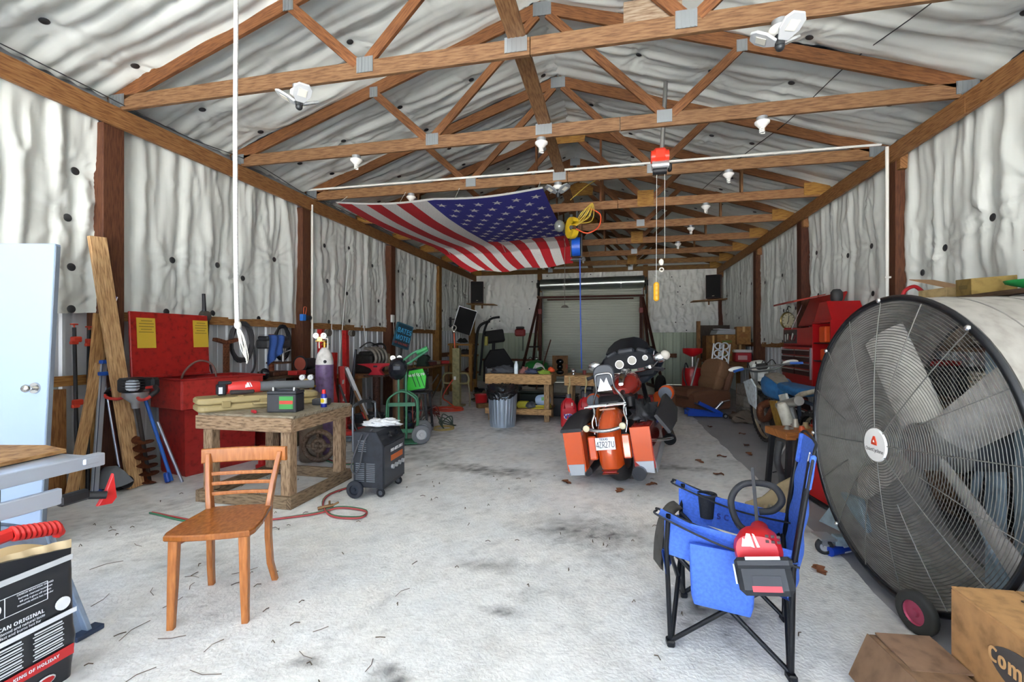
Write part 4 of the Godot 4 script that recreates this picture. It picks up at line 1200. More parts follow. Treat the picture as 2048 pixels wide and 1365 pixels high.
	var dp := thing("drill_press", "bench drill press with blue rag draped over its head", "drill press", V(-4.42, .92, -5.32))
	part(dp, "base", B.new().box(V(0, .03, 0), V(.26, .06, .3), Basis(), .01), M("6a4a38", .6, .3, "rust"))
	part(dp, "column", B.new().cyl(V(-.03, .05, 0), V(-.03, .55, 0), .035), M("9a5a38", .6, .4, "rust"))
	part(dp, "head", B.new().box(V(.0, .42, 0), V(.2, .12, .42), Basis(), .02).box(V(0, .5, 0), V(.16, .05, .4), Basis(), .015), M("4a4c50", .5, .3, "dirt"))
	part(dp, "spindle", B.new().cyl(V(.05, .16, -.12), V(.05, .4, -.12), .022).cyl(V(.05, .3, -.12), V(.14, .34, -.16), .008), M("9a9a98", .3, .8))
	part(dp, "work_shelf", B.new().box(V(0.04, .17, -.06), V(.2, .025, .26), Basis(), .005), M("7a5a44", .6, .3, "rust"))
	var rg := B.new()
	rg.grid(func(u: float, v2: float) -> Vector3: return V(-.09 + .21 * minf(1.0, v2 * 2.4) + .012 * sin(u * 14.0), .54 - maxf(0.0, v2 - .4) * .62 * (0.6 + 0.5 * u), -.15 + .3 * u + .02 * sin(v2 * 9.0)), 16, 18)
	one("blue_rag", rg, M("3b62b0", .85, 0.0, "cloth"), "blue rag draped over the drill press head", "rag", V(-4.42, .92, -5.22))
	var tm := thing("jack_stand", "rusty brown T shaped roller stand against the ribbed wall", "stand", V(-4.62, 0, -4.76))
	part(tm, "post", B.new().bar(V(0, 0.0, 0), V(0, 1.36, 0), .05, .05), M("8a5a40", .7, .2, "rust"))
	part(tm, "cross_head", B.new().bar(V(0, 1.4, -.17), V(0, 1.36, 0), .06, .04).bar(V(0, 1.36, 0), V(0, 1.4, .17), .06, .04), M("8a5a40", .7, .2, "rust"))
	part(tm, "foot_plate", B.new().box(V(0, .01, 0), V(.2, .02, .3)), M("8a5a40", .7, .2, "rust"))
	hose_coil("cable_coil", "grey black cable coil hanging on the ribbed wall near the T stand", V(-4.73, 1.37, -5.12), V(1, 0, 0), .17, 6, .014, M("3d3d40", .6), 1.45, [V(0, .1, -.17), V(.02, -.3, -.2), V(.03, -.45, -.1)])
	hose_coil("cable_coil", "thin black hose coil hanging on the ribbed wall beside the second post", V(-4.74, 1.36, -5.88), V(1, 0, 0), .15, 5, .012, M("26272a", .5), 1.6)
	# pole saw hanging beside the lid
	var ps := thing("pole_saw", "black long pole tool with round pivot hung beside the red lid", "pole saw", V(-4.66, .85, -4.5))
	part(ps, "blade_cover", B.new().prism([Vector2(-.05, 0), Vector2(.02, 0), Vector2(.05, .75), Vector2(-.05, .72)], -.015, .015, TX(V(0, .05, 0), ry(90)), .004), M("35332f", .6))
	part(ps, "pivot", B.new().cyl(V(-.02, .82, 0), V(.03, .82, 0), .07, .06, 18), M("55524c", .5, .3))
	part(ps, "rod", B.new().cyl(V(0, .85, .01), V(0, 1.08, .02), .022, .018, 10), M("26262a", .5))
	part(ps, "shaft", B.new().cyl(V(.02, .8, .08), V(.02, 0.1, .02), .011, .011, 8).cyl(V(.02, .25, -.05), V(.04, -.1, -.14), .012, .012, 8), M("c9cbd8", .25, .8))
	one("black_round_cap", B.new().ball(V(0, .045, 0), V(.06, .075, .06)), M("1a1b1f", .2), "glossy black dome standing on the wall workbench", "cap", V(-4.28, .92, -5.0))
	var bg := thing("bench_grinder", "bench grinder with reddish wheel and black lamp arm beside the post", "grinder", V(-4.3, .92, -5.86))
	part(bg, "motor", B.new().cyl(V(0, .14, -.12), V(0, .14, .12), .075, .075, 18).box(V(0, .03, 0), V(.16, .06, .18), Basis(), .01), M("3c3d40", .5, .3, "dirt"))
	part(bg, "grinding_wheel", B.new().cyl(V(.0, .14, .14), V(.0, .14, .17), .09, .09, 22), M("9a4a38", .7))
	part(bg, "wheel_guard", B.new().torus(V(0, .14, .155), V(0, 0, 1), .1, .015, 20, 6), M("2d2d30", .5, .3))
	part(bg, "lamp_arm", B.new().tube(sp([V(.05, .1, -.1), V(.08, .3, -.14), V(.04, .36, -.22)], 5), .016).ball(V(.03, .37, -.25), V(.04, .04, .05)), M("1f2024", .5))
	one("red_oil_box", B.new().box(V(0, .03, 0), V(.14, .06, .2), Basis(), .008), M("b02a26", .5), "small red box on the wall workbench under the drill press", "box", V(-4.2, .92, -5.5))
	var jb := thing("junction_box", "bright blue electrical box screwed to the second post", "electrical box", V(-4.64, 1.69, -6.21))
	part(jb, "box", B.new().box(V(0, .05, 0), V(.06, .1, .08), Basis(), .006), M("2478d8", .4))
	part(jb, "plug", B.new().cyl(V(.03, .05, -.05), V(.03, .05, -.13), .04, .035, 14), M("1c1c1f", .5))
	part(jb, "orange_cord", B.new().tube(sp([V(.03, .1, .02), V(.04, .2, .03), V(.04, .2, -.03), V(.03, .1, -.02)], 5), .006, 6), M("d8592a", .5))
	# white conduit down the second post
	one("conduit_pipe", B.new().cyl(Vector3.ZERO, V(0, 2.5, 0), .017, .017, 10).cyl(V(0, .0, 0), V(0, .06, 0), .026, .026, 10), M("e6e3da", .5), "white plastic conduit running down the second post above the grinder", "conduit", V(-4.63, 1.02, -6.42))

func build_clutter() -> void:
	var red := M("b8201e", .4, 0.0, "dirt")
	var dark := M("2b2c2e", .55, 0.2, "dirt")
	# ---- folded engine hoist
	var h := thing("engine_hoist", "folded red engine hoist with upright legs and steel casters", "engine hoist", V(-4.12, 0, -6.3))
	for k in 2:
		var p := V(.0, 0, .35 - .62 * k)
		part(h, "leg", B.new().bar(p + V(0, .1, 0), p + V(-.04, 1.55, -.02), .075, .075), red)
		part(h, "caster", B.new().cyl(p + V(.06, 1.5, -.03), p + V(.1, 1.5, -.03), .05, .05, 16).box(p + V(.05, 1.5, 0), V(.03, .06, .05)), M("6f6a62", .5, .6))
	part(h, "mast", B.new().bar(V(-.1, .05, 0), V(-.12, 1.2, -.1), .09, .07), red)
	part(h, "boom", B.new().bar(V(.14, 1.0, .1), V(.25, .1, .2), .07, .09).bar(V(0, 1.05, .2), V(.1, .1, .1), .05, .07), red)
	part(h, "base_frame", B.new().box(V(0, .08, .05), V(.5, .07, .1)).box(V(0, .08, -.2), V(.1, .07, .5)), red)
	part(h, "ram", B.new().cyl(V(.16, .3, -.1), V(.2, 1.25, -.2), .026, .02, 12), M("33353a", .4, .5))
	part(h, "white_sticker", B.new().box(V(.262, .55, .22), V(.004, .1, .04), eu(0, 0, -7)).box(V(.235, .78, .2), V(.004, .06, .04), eu(0, 0, -7)), M("dcdcda", .5))
	var lw := thing("red_floor_jack", "low red trolley jack on the concrete behind the welding machine", "jack", V(-3.4, 0, -5.95), 30)
	part(lw, "frame", B.new().prism([Vector2(-.35, .03), Vector2(.3, .03), Vector2(.36, .1), Vector2(.1, .17), Vector2(-.3, .13)], -.13, .13, Transform3D(), .01), M("c8201f", .35))
	part(lw, "saddle", B.new().cyl(V(-.2, .15, 0), V(-.2, .19, 0), .06), dark)
	for s in [-1.0, 1.0]: wheel(lw, V(.25, .045, s * .15), V(0, 0, 1), .045, .03, "3a3a3a", "777777")
	# ---- white angled carton
	var wc := thing("white_carton", "tall narrow white carton with red corner print leaning beside the anvil", "carton", V(-3.72, 0.12, -6.42))
	part(wc, "carton", B.new().box(V(-.12, .42, 0), V(.05, .95, .26), eu(0, 40, 22), .004), M("d9dadb", .6))
	part(wc, "print", B.new().box(V(.03, .14, .07), V(.05, .1, .1), eu(0, 40, 22), .001), M("c0392f", .6))
	part(wc, "support_crate", B.new().box(V(-.05, -.06, 0), V(.3, .12, .3), Basis(), .004), M("4a4a4c", .6))
	# ---- anvil on a pipe stand
	var a := thing("anvil", "red anvil bolted on a rusty pipe stand with round base", "anvil", V(-3.95, 0, -7.2), 8)
	part(a, "base_disc", B.new().lathe([Vector2(0, 0), Vector2(.3, 0), Vector2(.3, .03), Vector2(.07, .05), Vector2(0, .05)], 24), M("5d4a42", .7, .3, "rust"))
	part(a, "pipe", B.new().cyl(V(0, .04, 0), V(0, .78, 0), .062, .062, 18), M("6f5044", .65, .3, "rust"))
	part(a, "mounting_plate", B.new().box(V(0, .79, 0), V(.38, .025, .22)), M("6a564c", .6, .3, "rust"))
	part(a, "body", B.new().prism([Vector2(-.14, .8), Vector2(.14, .8), Vector2(.1, .84), Vector2(.07, .88), Vector2(.12, .94), Vector2(.27, .97), Vector2(.27, 1.0), Vector2(-.12, 1.0), Vector2(-.33, .985), Vector2(-.2, .955), Vector2(-.09, .91), Vector2(-.07, .87), Vector2(-.1, .84)], -.06, .06, Transform3D(), .012), M("c02330", .4))
	part(a, "plate", B.new().box(V(0, .95, .062), V(.07, .03, .004)), M("3a3a3c", .4, .5))
	# ---- green cylinder cart
	var gt := thing("cylinder_cart", "green tubular cylinder cart with two grey rubber wheels", "hand truck", V(-2.82, 0, -5.85), 20)
	var green := M("3f7d5c", .4)
	for s in [-1.0, 1.0]:
		part(gt, "upright", B.new().tube(sp([V(s * .05, .05, .02), V(s * .05, .5, .02), V(s * .05, 1.0, .02), V(s * .06 + .06, 1.1, .05), V(s * .07 + .22, 1.22, .1), V(s * .05 + .3, 1.26, .12)], 5), .016, 8), green)
		part(gt, "hoop", B.new().tube(sp([V(-.2, .05, .1 * s), V(-.2, .5, .1 * s), V(-.16, .62, .1 * s), V(0, .7, .1 * s), V(.16, .62, .1 * s), V(.2, .5, .1 * s), V(.2, .05, .1 * s)], 5), .013, 8), green)
	for q in [V(-.02, .52, .06), V(0, .15, 0)]: part(gt, "cross_bar", B.new().box(q, V(.38, .05, .018)), green)
	part(gt, "toe_plate", B.new().box(V(0, .03, .12), V(.42, .012, .3)), green)
	part(gt, "handle_grip", B.new().tube([V(.2, 1.215, .1), V(.34, 1.29, .13)], .03, 10), M("2f8a4c", .3))
	for s in [-1.0, 1.0]: wheel(gt, V(.26, .13, -.02 + s * .2), V(.3, 0, 1), .13, .06, "6f7276", "c6c9cc")
	var grey_cyl := gas_cylinder("gas_cylinder", "brown gas cylinder with brass gauges standing on the green cart", V(-2.95, .05, -5.98), .075, .95, M("6f5236", .5, 0.0, "dirt"), M("a9a294", .5, 0.0, "dirt"), 0)
	gauges(grey_cyl, V(0, 1.05, .06), V(0.3, 0, .95).normalized(), V(.95, 0, -.3).normalized())
	one("welding_helmet", B.new().lathe([Vector2(0, .13), Vector2(.07, .12), Vector2(.12, .06), Vector2(.13, -.05), Vector2(.1, -.14), Vector2(.09, -.14), Vector2(.12, -.05), Vector2(.11, .05), Vector2(.06, .11), Vector2(0, .12)], 20, TX(Vector3.ZERO, eu(30, 0, -25))).box(V(.04, .0, .12), V(.1, .06, .02), eu(-10, 15, 0), .005), M("1e2026", .2), "glossy black welding helmet hanging on the green cart handle", "helmet", V(-2.86, 1.02, -5.8))
	# ---- lime wire-feed welder on a tall black cart
	var lm := thing("wire_welder_cart", "black wheeled cart carrying a lime green fronted wire welder", "welding cart", V(-2.9, 0, -6.5), 10)
	lm.scale = Vector3.ONE * 0.9
	for q in [V(-.2, 0, -.2), V(.22, 0, -.2), V(-.2, 0, .2), V(.22, 0, .2)]:
		part(lm, "leg", B.new().bar(q + V(0, .05, 0), V(q.x * .8, .68, q.z * .8), .035, .035), dark)
		part(lm, "caster", B.new().cyl(q + V(-.015, .035, 0), q + V(.015, .035, 0), .035, .035, 12), M("77797c", .5, .4))
	for y in [.12, .4, .68]: part(lm, "shelf", B.new().box(V(0, y, 0), V(.44, .02, .42)), dark)
	part(lm, "welder_body", B.new().box(V(-.02, .86, 0), V(.36, .34, .26), eu(0, 0, 8), .02), M("222428", .45))
	var gp := part(lm, "green_cover", B.new().prism([Vector2(-.15, .7), Vector2(.17, .76), Vector2(.19, .95), Vector2(.13, 1.08), Vector2(-.1, 1.04)], .128, .15, Transform3D(), .008), M("3fcf3f", .4), "bright lime green cover")
	txt(gp, "lettering", "weldpro", .05, M("eeeeee", .4), TX(V(.03, .98, .152), eu(0, 0, 8)), "Droid Sans", 700, .002)
	for k in 3: part(gp, "groove", B.new().bar(V(-.06 + .07 * k, 1.0, .152), V(.02 + .07 * k, .78, .152), .006, .012), M("1f5a24", .5))
	for k in 5: part(lm, "cable", B.new().tube(sp([V(-.15 + .06 * k, .66, .12), V(-.2 + .09 * k, .4, .22), V(-.1 + .05 * k, .2, .2), V(.05 * k, .35, .16), V(.1, .62, .2 - .03 * k)], 6), .01, 6), M(["26272a", "3a4a32", "8a3a30", "26272a", "55524a"][k], .6))
	part(lm, "blue_bottle", B.new().lathe([Vector2(0, .13), Vector2(.07, .13), Vector2(.07, .33), Vector2(.03, .37), Vector2(0, .37)], 14, TX(V(-.12, 0, .1))), M("26344c", .4))
	hose_coil("yellow_rope", "thin tan rope coiled on the floor beside the wire welder cart", V(-2.62, .015, -6.85), V(0, 1, 0), .16, 3, .008, M("b09a5a", .8))
	# ---- jumble between: batteries, boxes, pipes behind the cylinders
	var jn := [[-3.72, -6.55, .34, .26, .3, "3d4148", "dark tool box on the floor before the anvil stand"], [-3.3, -6.5, .36, .18, .3, "55595f", "grey plastic tub on the floor beside the green cart"], [-4.15, -5.75, .3, .5, .28, "4b453f", "dark crate standing behind the purple cylinder"], [-3.45, -7.0, .3, .34, .26, "33373c", "black box standing between the anvil and the wire welder"], [-4.2, -5.2, .32, .4, .3, "57503f", "olive crate under the wall workbench"], [-4.2, -4.95, .2, .3, .2, "8f1f1d", "small red can under the wall workbench"]]
	for q in jn:
		var o := thing("storage_box", q[6], "box", V(q[0], 0, q[1]), rng.randf_range(-15, 15))
		part(o, "body", B.new().box(V(0, q[3] * .45, 0), V(q[2], q[3] * .9, q[4]), Basis(), .012), M(q[5], .55, 0.0, "dirt"))
		part(o, "lid", B.new().box(V(0, q[3] * .94, 0), V(q[2] + .015, q[3] * .1, q[4] + .015), Basis(), .008), M(q[5], .45))
	var rj := thing("bottle_jack", "red bottle jack standing on the floor under the work table", "jack", V(-3.75, 0, -4.35))
	part(rj, "body", B.new().lathe([Vector2(0, 0), Vector2(.07, 0), Vector2(.07, .03), Vector2(.045, .04), Vector2(.045, .17), Vector2(.02, .18), Vector2(.02, .22), Vector2(.035, .225), Vector2(.035, .24), Vector2(0, .24)], 16), M("c21f1f", .35))
	part(rj, "handle_socket", B.new().cyl(V(.04, .08, 0), V(.14, .13, .03), .016), M("222222", .5))
	one("steel_pulley", B.new().torus(V(0, .2, 0), V(.3, 0, 1), .16, .03, 26, 8).torus(V(0, .2, 0), V(.3, 0, 1), .06, .03, 20, 8).bar(V(-.15, .2, .04), V(.15, .2, -.04), .03, .04).bar(V(0, .06, 0), V(0, .34, 0), .03, .04), M("8a7f70", .6, .5, "rust"), "rusty spoked pulley wheel standing before the grey brown cylinder", "pulley", V(-3.25, 0, -4.62))
	for k in 4:
		var x := -3.4 + .14 * k
		one("steel_pipe", B.new().cyl(Vector3.ZERO, V(-.5, .85 - .1 * k, -.25), .016, .016, 8), M(["8f9296", "4b4c50", "8a6a4c", "2f3033"][k], .5, .4), ["grey steel pipe leaning behind the work table", "dark steel pipe leaning behind the work table", "rusty brown pipe leaning beside the red hoist", "black pipe leaning beside the red hoist"][k], "pipe", V(x, .014, -5.4 - .16 * k), 0, "pipes leaning by the hoist")
	# ---- second wall bench with engine, box, sign, vise
	var b2 := thing("wall_workbench", "long plank workbench along the wall holding the bare engine", "workbench", V(-4.42, 0, -9.15))
	for k in 4: part(b2, "plank", B.new().box(V(-.24 + .155 * k, .78, 0), V(.15, .045, 4.5), Basis(), .003), M("b0895c", .75, 0.0, "wood"))
	for z in [-2.1, -.7, .7, 2.1]:
		for x in [-.22, .22]: part(b2, "leg", B.new().box(V(x, .38, z), V(.085, .76, .085)), M("8f6d45", .75, 0.0, "wood"))
	var e := thing("engine", "bare grey car engine with curved intake pipes standing on the long workbench", "engine", V(-4.32, .805, -7.62))
	part(e, "block", B.new().box(V(0, .17, 0), V(.36, .34, .5), Basis(), .03).box(V(.02, .34, 0), V(.26, .1, .44), Basis(), .03), M("3a3a38", .5, .5, "grime"))
	for k in 4: part(e, "intake_runner", B.new().tube(sp([V(.16, .12, .2 - .13 * k), V(.24, .25, .2 - .13 * k), V(.18, .4, .2 - .13 * k), V(.02, .45, .2 - .13 * k)], 5), .028, 10), M("9a958a", .45, .5, "dirt"))
	for k in 3: part(e, "pulley", B.new().cyl(V(.04 - .1 * k, .14 + .1 * (k % 2), -.25), V(.04 - .1 * k, .14 + .1 * (k % 2), -.31), .075 - .01 * k, .075 - .01 * k, 18), M("1f2022", .4, .5))
	part(e, "hoses", B.new().tube(sp([V(.1, .5, .1), V(.2, .52, -.1), V(.16, .4, -.28), V(0, .2, -.3)], 6), .02, 8).tube(sp([V(-.05, .45, .25), V(.1, .55, .2), V(.2, .48, .05)], 6), .012, 8), M("232325", .5))
	one("beige_box", B.new().box(V(0, .16, 0), V(.2, .32, .38), Basis(), .01).box(V(.1, .2, 0), V(.01, .16, .26)), M("c9bd98", .6), "plain beige metal box on the long workbench behind the engine", "box", V(-4.5, .805, -8.38))
	var bs := thing("motel_sign", "teal framed motel sign with light blue lettering tilted against the third post", "sign", V(-4.12, 1.24, -8.55), 62)
	var bt := eu(0, 0, -16)
	var pl := part(bs, "panel", B.new().box(V(0, .24, 0), V(.36, .46, .04), bt, .008), M("1f3a48", .5))
	for k in 2: txt(pl, "lettering", ["BATES", "MOTEL"][k], .1, M("4aa9d8", .5), TX(V(.03 - .04 * k, .33 - .14 * k, .022), bt), "Droid Sans", 700, .004, .85)
	txt(pl, "lettering", "NO VACANCY", .045, M("a03a30", .5), TX(V(-.05, .085, .022), bt), "Droid Sans", 700, .004)
	part(bs, "frame_edge", B.new().box(bt * V(0, .23, 0) + V(0, .24, 0), V(.38, .02, .05), bt).box(bt * V(0, -.23, 0) + V(0, .24, 0), V(.38, .02, .05), bt).box(bt * V(.18, 0, 0) + V(0, .24, 0), V(.02, .48, .05), bt).box(bt * V(-.18, 0, 0) + V(0, .24, 0), V(.02, .48, .05), bt), M("2d5e70", .5))
	part(bs, "stand", B.new().bar(V(0, .1, -.02), V(.0, -.43, -.12), .03, .03), M("3a3a3a", .5))
	var vs := thing("bench_vise", "dark green bench vise bolted on the far end of the long workbench", "vise", V(-4.25, .805, -9.85))
	part(vs, "body", B.new().prism([Vector2(-.14, 0), Vector2(.14, 0), Vector2(.1, .1), Vector2(.16, .2), Vector2(.1, .26), Vector2(-.06, .26), Vector2(-.12, .12)], -.08, .08, Transform3D(), .015), M("2f4034", .5, .2))
	part(vs, "screw_handle", B.new().cyl(V(.15, .12, 0), V(.26, .12, 0), .02).cyl(V(.25, .12, -.12), V(.25, .12, .12), .01), M("77797a", .35, .8))
	part(vs, "tray", B.new().box(V(-.05, .34, 0), V(.16, .01, .2)).box(V(-.05, .3, -.08), V(.02, .08, .02)).box(V(-.05, .3, .08), V(.02, .08, .02)), M("2a2b2b", .5, .3))
	one("orange_lamp_hook", B.new().tube(sp([V(0, 0, 0), V(0, .1, .02), V(.04, .14, .02), V(.08, .1, .02)], 5), .012, 8).cyl(V(0, 0, 0), V(.0, .03, 0), .05), M("8a6a3a", .5, .5), "brass hook lamp standing on the workbench beside the vise", "lamp", V(-4.25, .805, -9.35))
	var papers := [["6f3a30", V(-4.28, .805, -10.4)], ["8a7a5c", V(-4.3, .805, -10.8)], ["b02a28", V(-4.22, .805, -11.1)]]
	for k in 3: one("parts_tray", B.new().box(V(0, .04, 0), V(.2, .08, .26), eu(0, 20 * k, 0), .01), M(papers[k][0], .6), ["small maroon parts tray near the vise", "tan parts tray between the maroon and the bright red trays", "bright red parts tray at the far end of the long workbench"][k], "tray", papers[k][1])
	# grey brown cabinet with dark bundle on top
	var cb := thing("metal_cabinet", "low grey brown cabinet standing before the long workbench", "cabinet", V(-3.62, 0, -7.98), 4)
	part(cb, "body", B.new().box(V(0, .36, 0), V(.5, .7, .62), Basis(), .01), M("8d8479", .6, 0.0, "dirt"))
	part(cb, "door", B.new().box(V(.255, .36, 0), V(.012, .62, .54), Basis(), .004), M("948b80", .6, 0.0, "dirt"))
	part(cb, "door", B.new().box(V(0, .36, .315), V(.42, .62, .012), Basis(), .004), M("948b80", .6, 0.0, "dirt"))
	one("dark_tarp", lump(V(0, .03, 0), V(.26, .12, .33), 9, .2, 26), M("3a3b3c", .75, 0.0, "cloth"), "dark folded tarp lying on the grey brown cabinet", "tarp", V(-3.62, .71, -7.98))
	# thin rods, a wall outlet and cable tangles in the same corner
	for k in 3: one("fibreglass_rod", B.new().cyl(Vector3.ZERO, V(-.1 - .05 * k, 2.2 - .3 * k, -.5 + .2 * k), .008, .007, 6), M("e2e4e2", .5), ["tall thin white rod leaning on the insulated wall above the engine", "thin white rod leaning on the wall beside the red hoist", "short thin white rod leaning on the wall beside the motel sign"][k], "rod", V(-4.55, .83 if k != 1 else .02, [-7.0, -6.75, -7.95][k]))
	one("outlet_box", B.new().box(V(0, .08, 0), V(.05, .16, .1), Basis(), .006).tube(sp([V(.02, 0, 0), V(.05, -.2, .03), V(.03, -.45, -.02)], 5), .006, 6), M("dfe0dc", .5), "small white outlet box on the third post above the motel sign", "outlet", V(-4.63, 1.78, -9.12))
	for k in 4:
		var tb := B.new()
		for j in 5: tb.tube(sp([V(-.15 + .05 * j, .012, .1 - .04 * j), V(.05 * j - .1, .1 + .05 * ((j + k) % 3), -.05), V(.12, .05 + .03 * j, .04 * j - .08), V(.2 - .03 * j, .012, .12)], 6), .009, 5)
		one("cable_tangle", tb, M(["2a2b2d", "57412f", "3a4a3c", "6a2a26"][k], .6), ["black cable tangle on the floor between purple cylinder and anvil", "brown cable tangle on the floor behind the welding machine", "dark green cable tangle on the floor under the wire welder cart", "dull red cable tangle on the floor beside the grey brown cabinet"][k], "cable", [V(-3.55, 0, -6.7), V(-2.75, 0, -4.95), V(-2.65, 0, -6.95), V(-3.2, 0, -7.9)][k], 40 * k)
	one("motor_part", B.new().cyl(V(0, .1, -.1), V(0, .1, .1), .1, .1, 18).box(V(0, .02, 0), V(.18, .04, .22), Basis(), .01).cyl(V(0, .1, .1), V(0, .1, .17), .02), M("4c4f52", .5, .3, "grime"), "greasy grey electric motor on the floor beside the green cart", "motor", V(-3.25, 0, -6.15), 30)
	one("plastic_tray", B.new().box(V(0, .03, 0), V(.34, .06, .24), Basis(), .015).box(V(0, .07, 0), V(.36, .02, .26), Basis(), .008), M("7e8a96", .5), "blue grey plastic tray on the floor before the red hoist", "tray", V(-3.7, 0, -5.75), 20)

func trestle_bench(called: String, label: String, at: Vector3, w: float, d: float, h: float, lower: bool) -> Node3D:
	var t := thing(called, label, "bench", at)
	var m := M("cfa874", .75, 0.0, "oldwood")
	var m2 := M("b3966e", .75, 0.0, "oldwood")
	var n := 5
	for k in n: part(t, "plank", B.new().box(V(0, h - .02, -d / 2 + d * (k + .5) / n), V(w - .08, .04, d / n - .004), Basis(), .003), m)
	part(t, "apron", B.new().box(V(0, h - .085, d / 2 + .02), V(w, .17, .04), Basis(), .004), m)
	part(t, "apron", B.new().box(V(0, h - .085, -d / 2 - .02), V(w, .17, .04), Basis(), .004), m)
	for s in [-1.0, 1.0]:
		part(t, "apron", B.new().box(V(s * (w / 2 - .02), h - .085, 0), V(.04, .17, d), Basis(), .004), m)
		for q in [-1.0, 1.0]: part(t, "leg", B.new().box(V(s * (w / 2 - .09), (h - .04) / 2, q * (d / 2 - .06)), V(.09, h - .04, .09), Basis(), .004), m2)
	if lower:
		for k in n: part(t, "shelf_plank", B.new().box(V(0, .2, -d / 2 + d * (k + .5) / n), V(w - .04, .035, d / n - .004), Basis(), .003), m2)
		part(t, "shelf_apron", B.new().box(V(0, .17, d / 2 + .02), V(w, .1, .04), Basis(), .004), m)
	return t

func fuel_jug(label: String, at: Vector3, turn: float) -> void:
	var j := thing("fuel_jug", label, "fuel jug", at, turn, "red fuel jugs")
	var red := M("c8202c", .35)
	var r := []
	for q in [[0.0, .23, .21], [.015, .25, .23], [.3, .255, .235], [.35, .24, .22], [.4, .19, .18], [.44, .11, .11], [.46, .09, .09]]: r.append(ring(TX(V(0, q[0], 0), eu(90, 0, 0)), q[1], q[2], .045, 4))
	part(j, "body", B.new().loft(r), red)
	part(j, "cap", B.new().cyl(V(0, .46, 0), V(0, .52, 0), .045, .04, 16), M("55575a", .5))
	part(j, "spout_hose", B.new().tube(sp([V(0, .52, 0), V(.0, .6, .01), V(.02, .68, 0), V(.01, .8, .01)], 4), .012, 8), M("b8a878", .5))
	part(j, "handle", B.new().tube(sp([V(.07, .3, .12), V(.08, .36, .125), V(.07, .42, .085)], 4), .016, 8), red)
	part(j, "handle", B.new().tube(sp([V(-.07, .3, .12), V(-.08, .36, .125), V(-.07, .42, .085)], 4), .016, 8), red)
	part(j, "gauge_strip", B.new().box(V(.05, .37, .112), V(.02, .05, .006), eu(-15, 0, 0), .002), M("e8d8c8", .5))
	var e := part(j, "emblem", B.new().ball(V(0, .17, .119), V(.08, .05, .003)), M("f0ece8", .4), "white oval emblem with blue and red letters")
	part(e, "emblem_red", B.new().ball(V(.01, .165, .121), V(.07, .04, .003)), M("d02028", .4))
	txt(e, "lettering", "VP", .075, M("2a44b0", .4), TX(V(-.015, .175, .125), eu(0, 0, 0)), "Droid Sans", 700, .002)

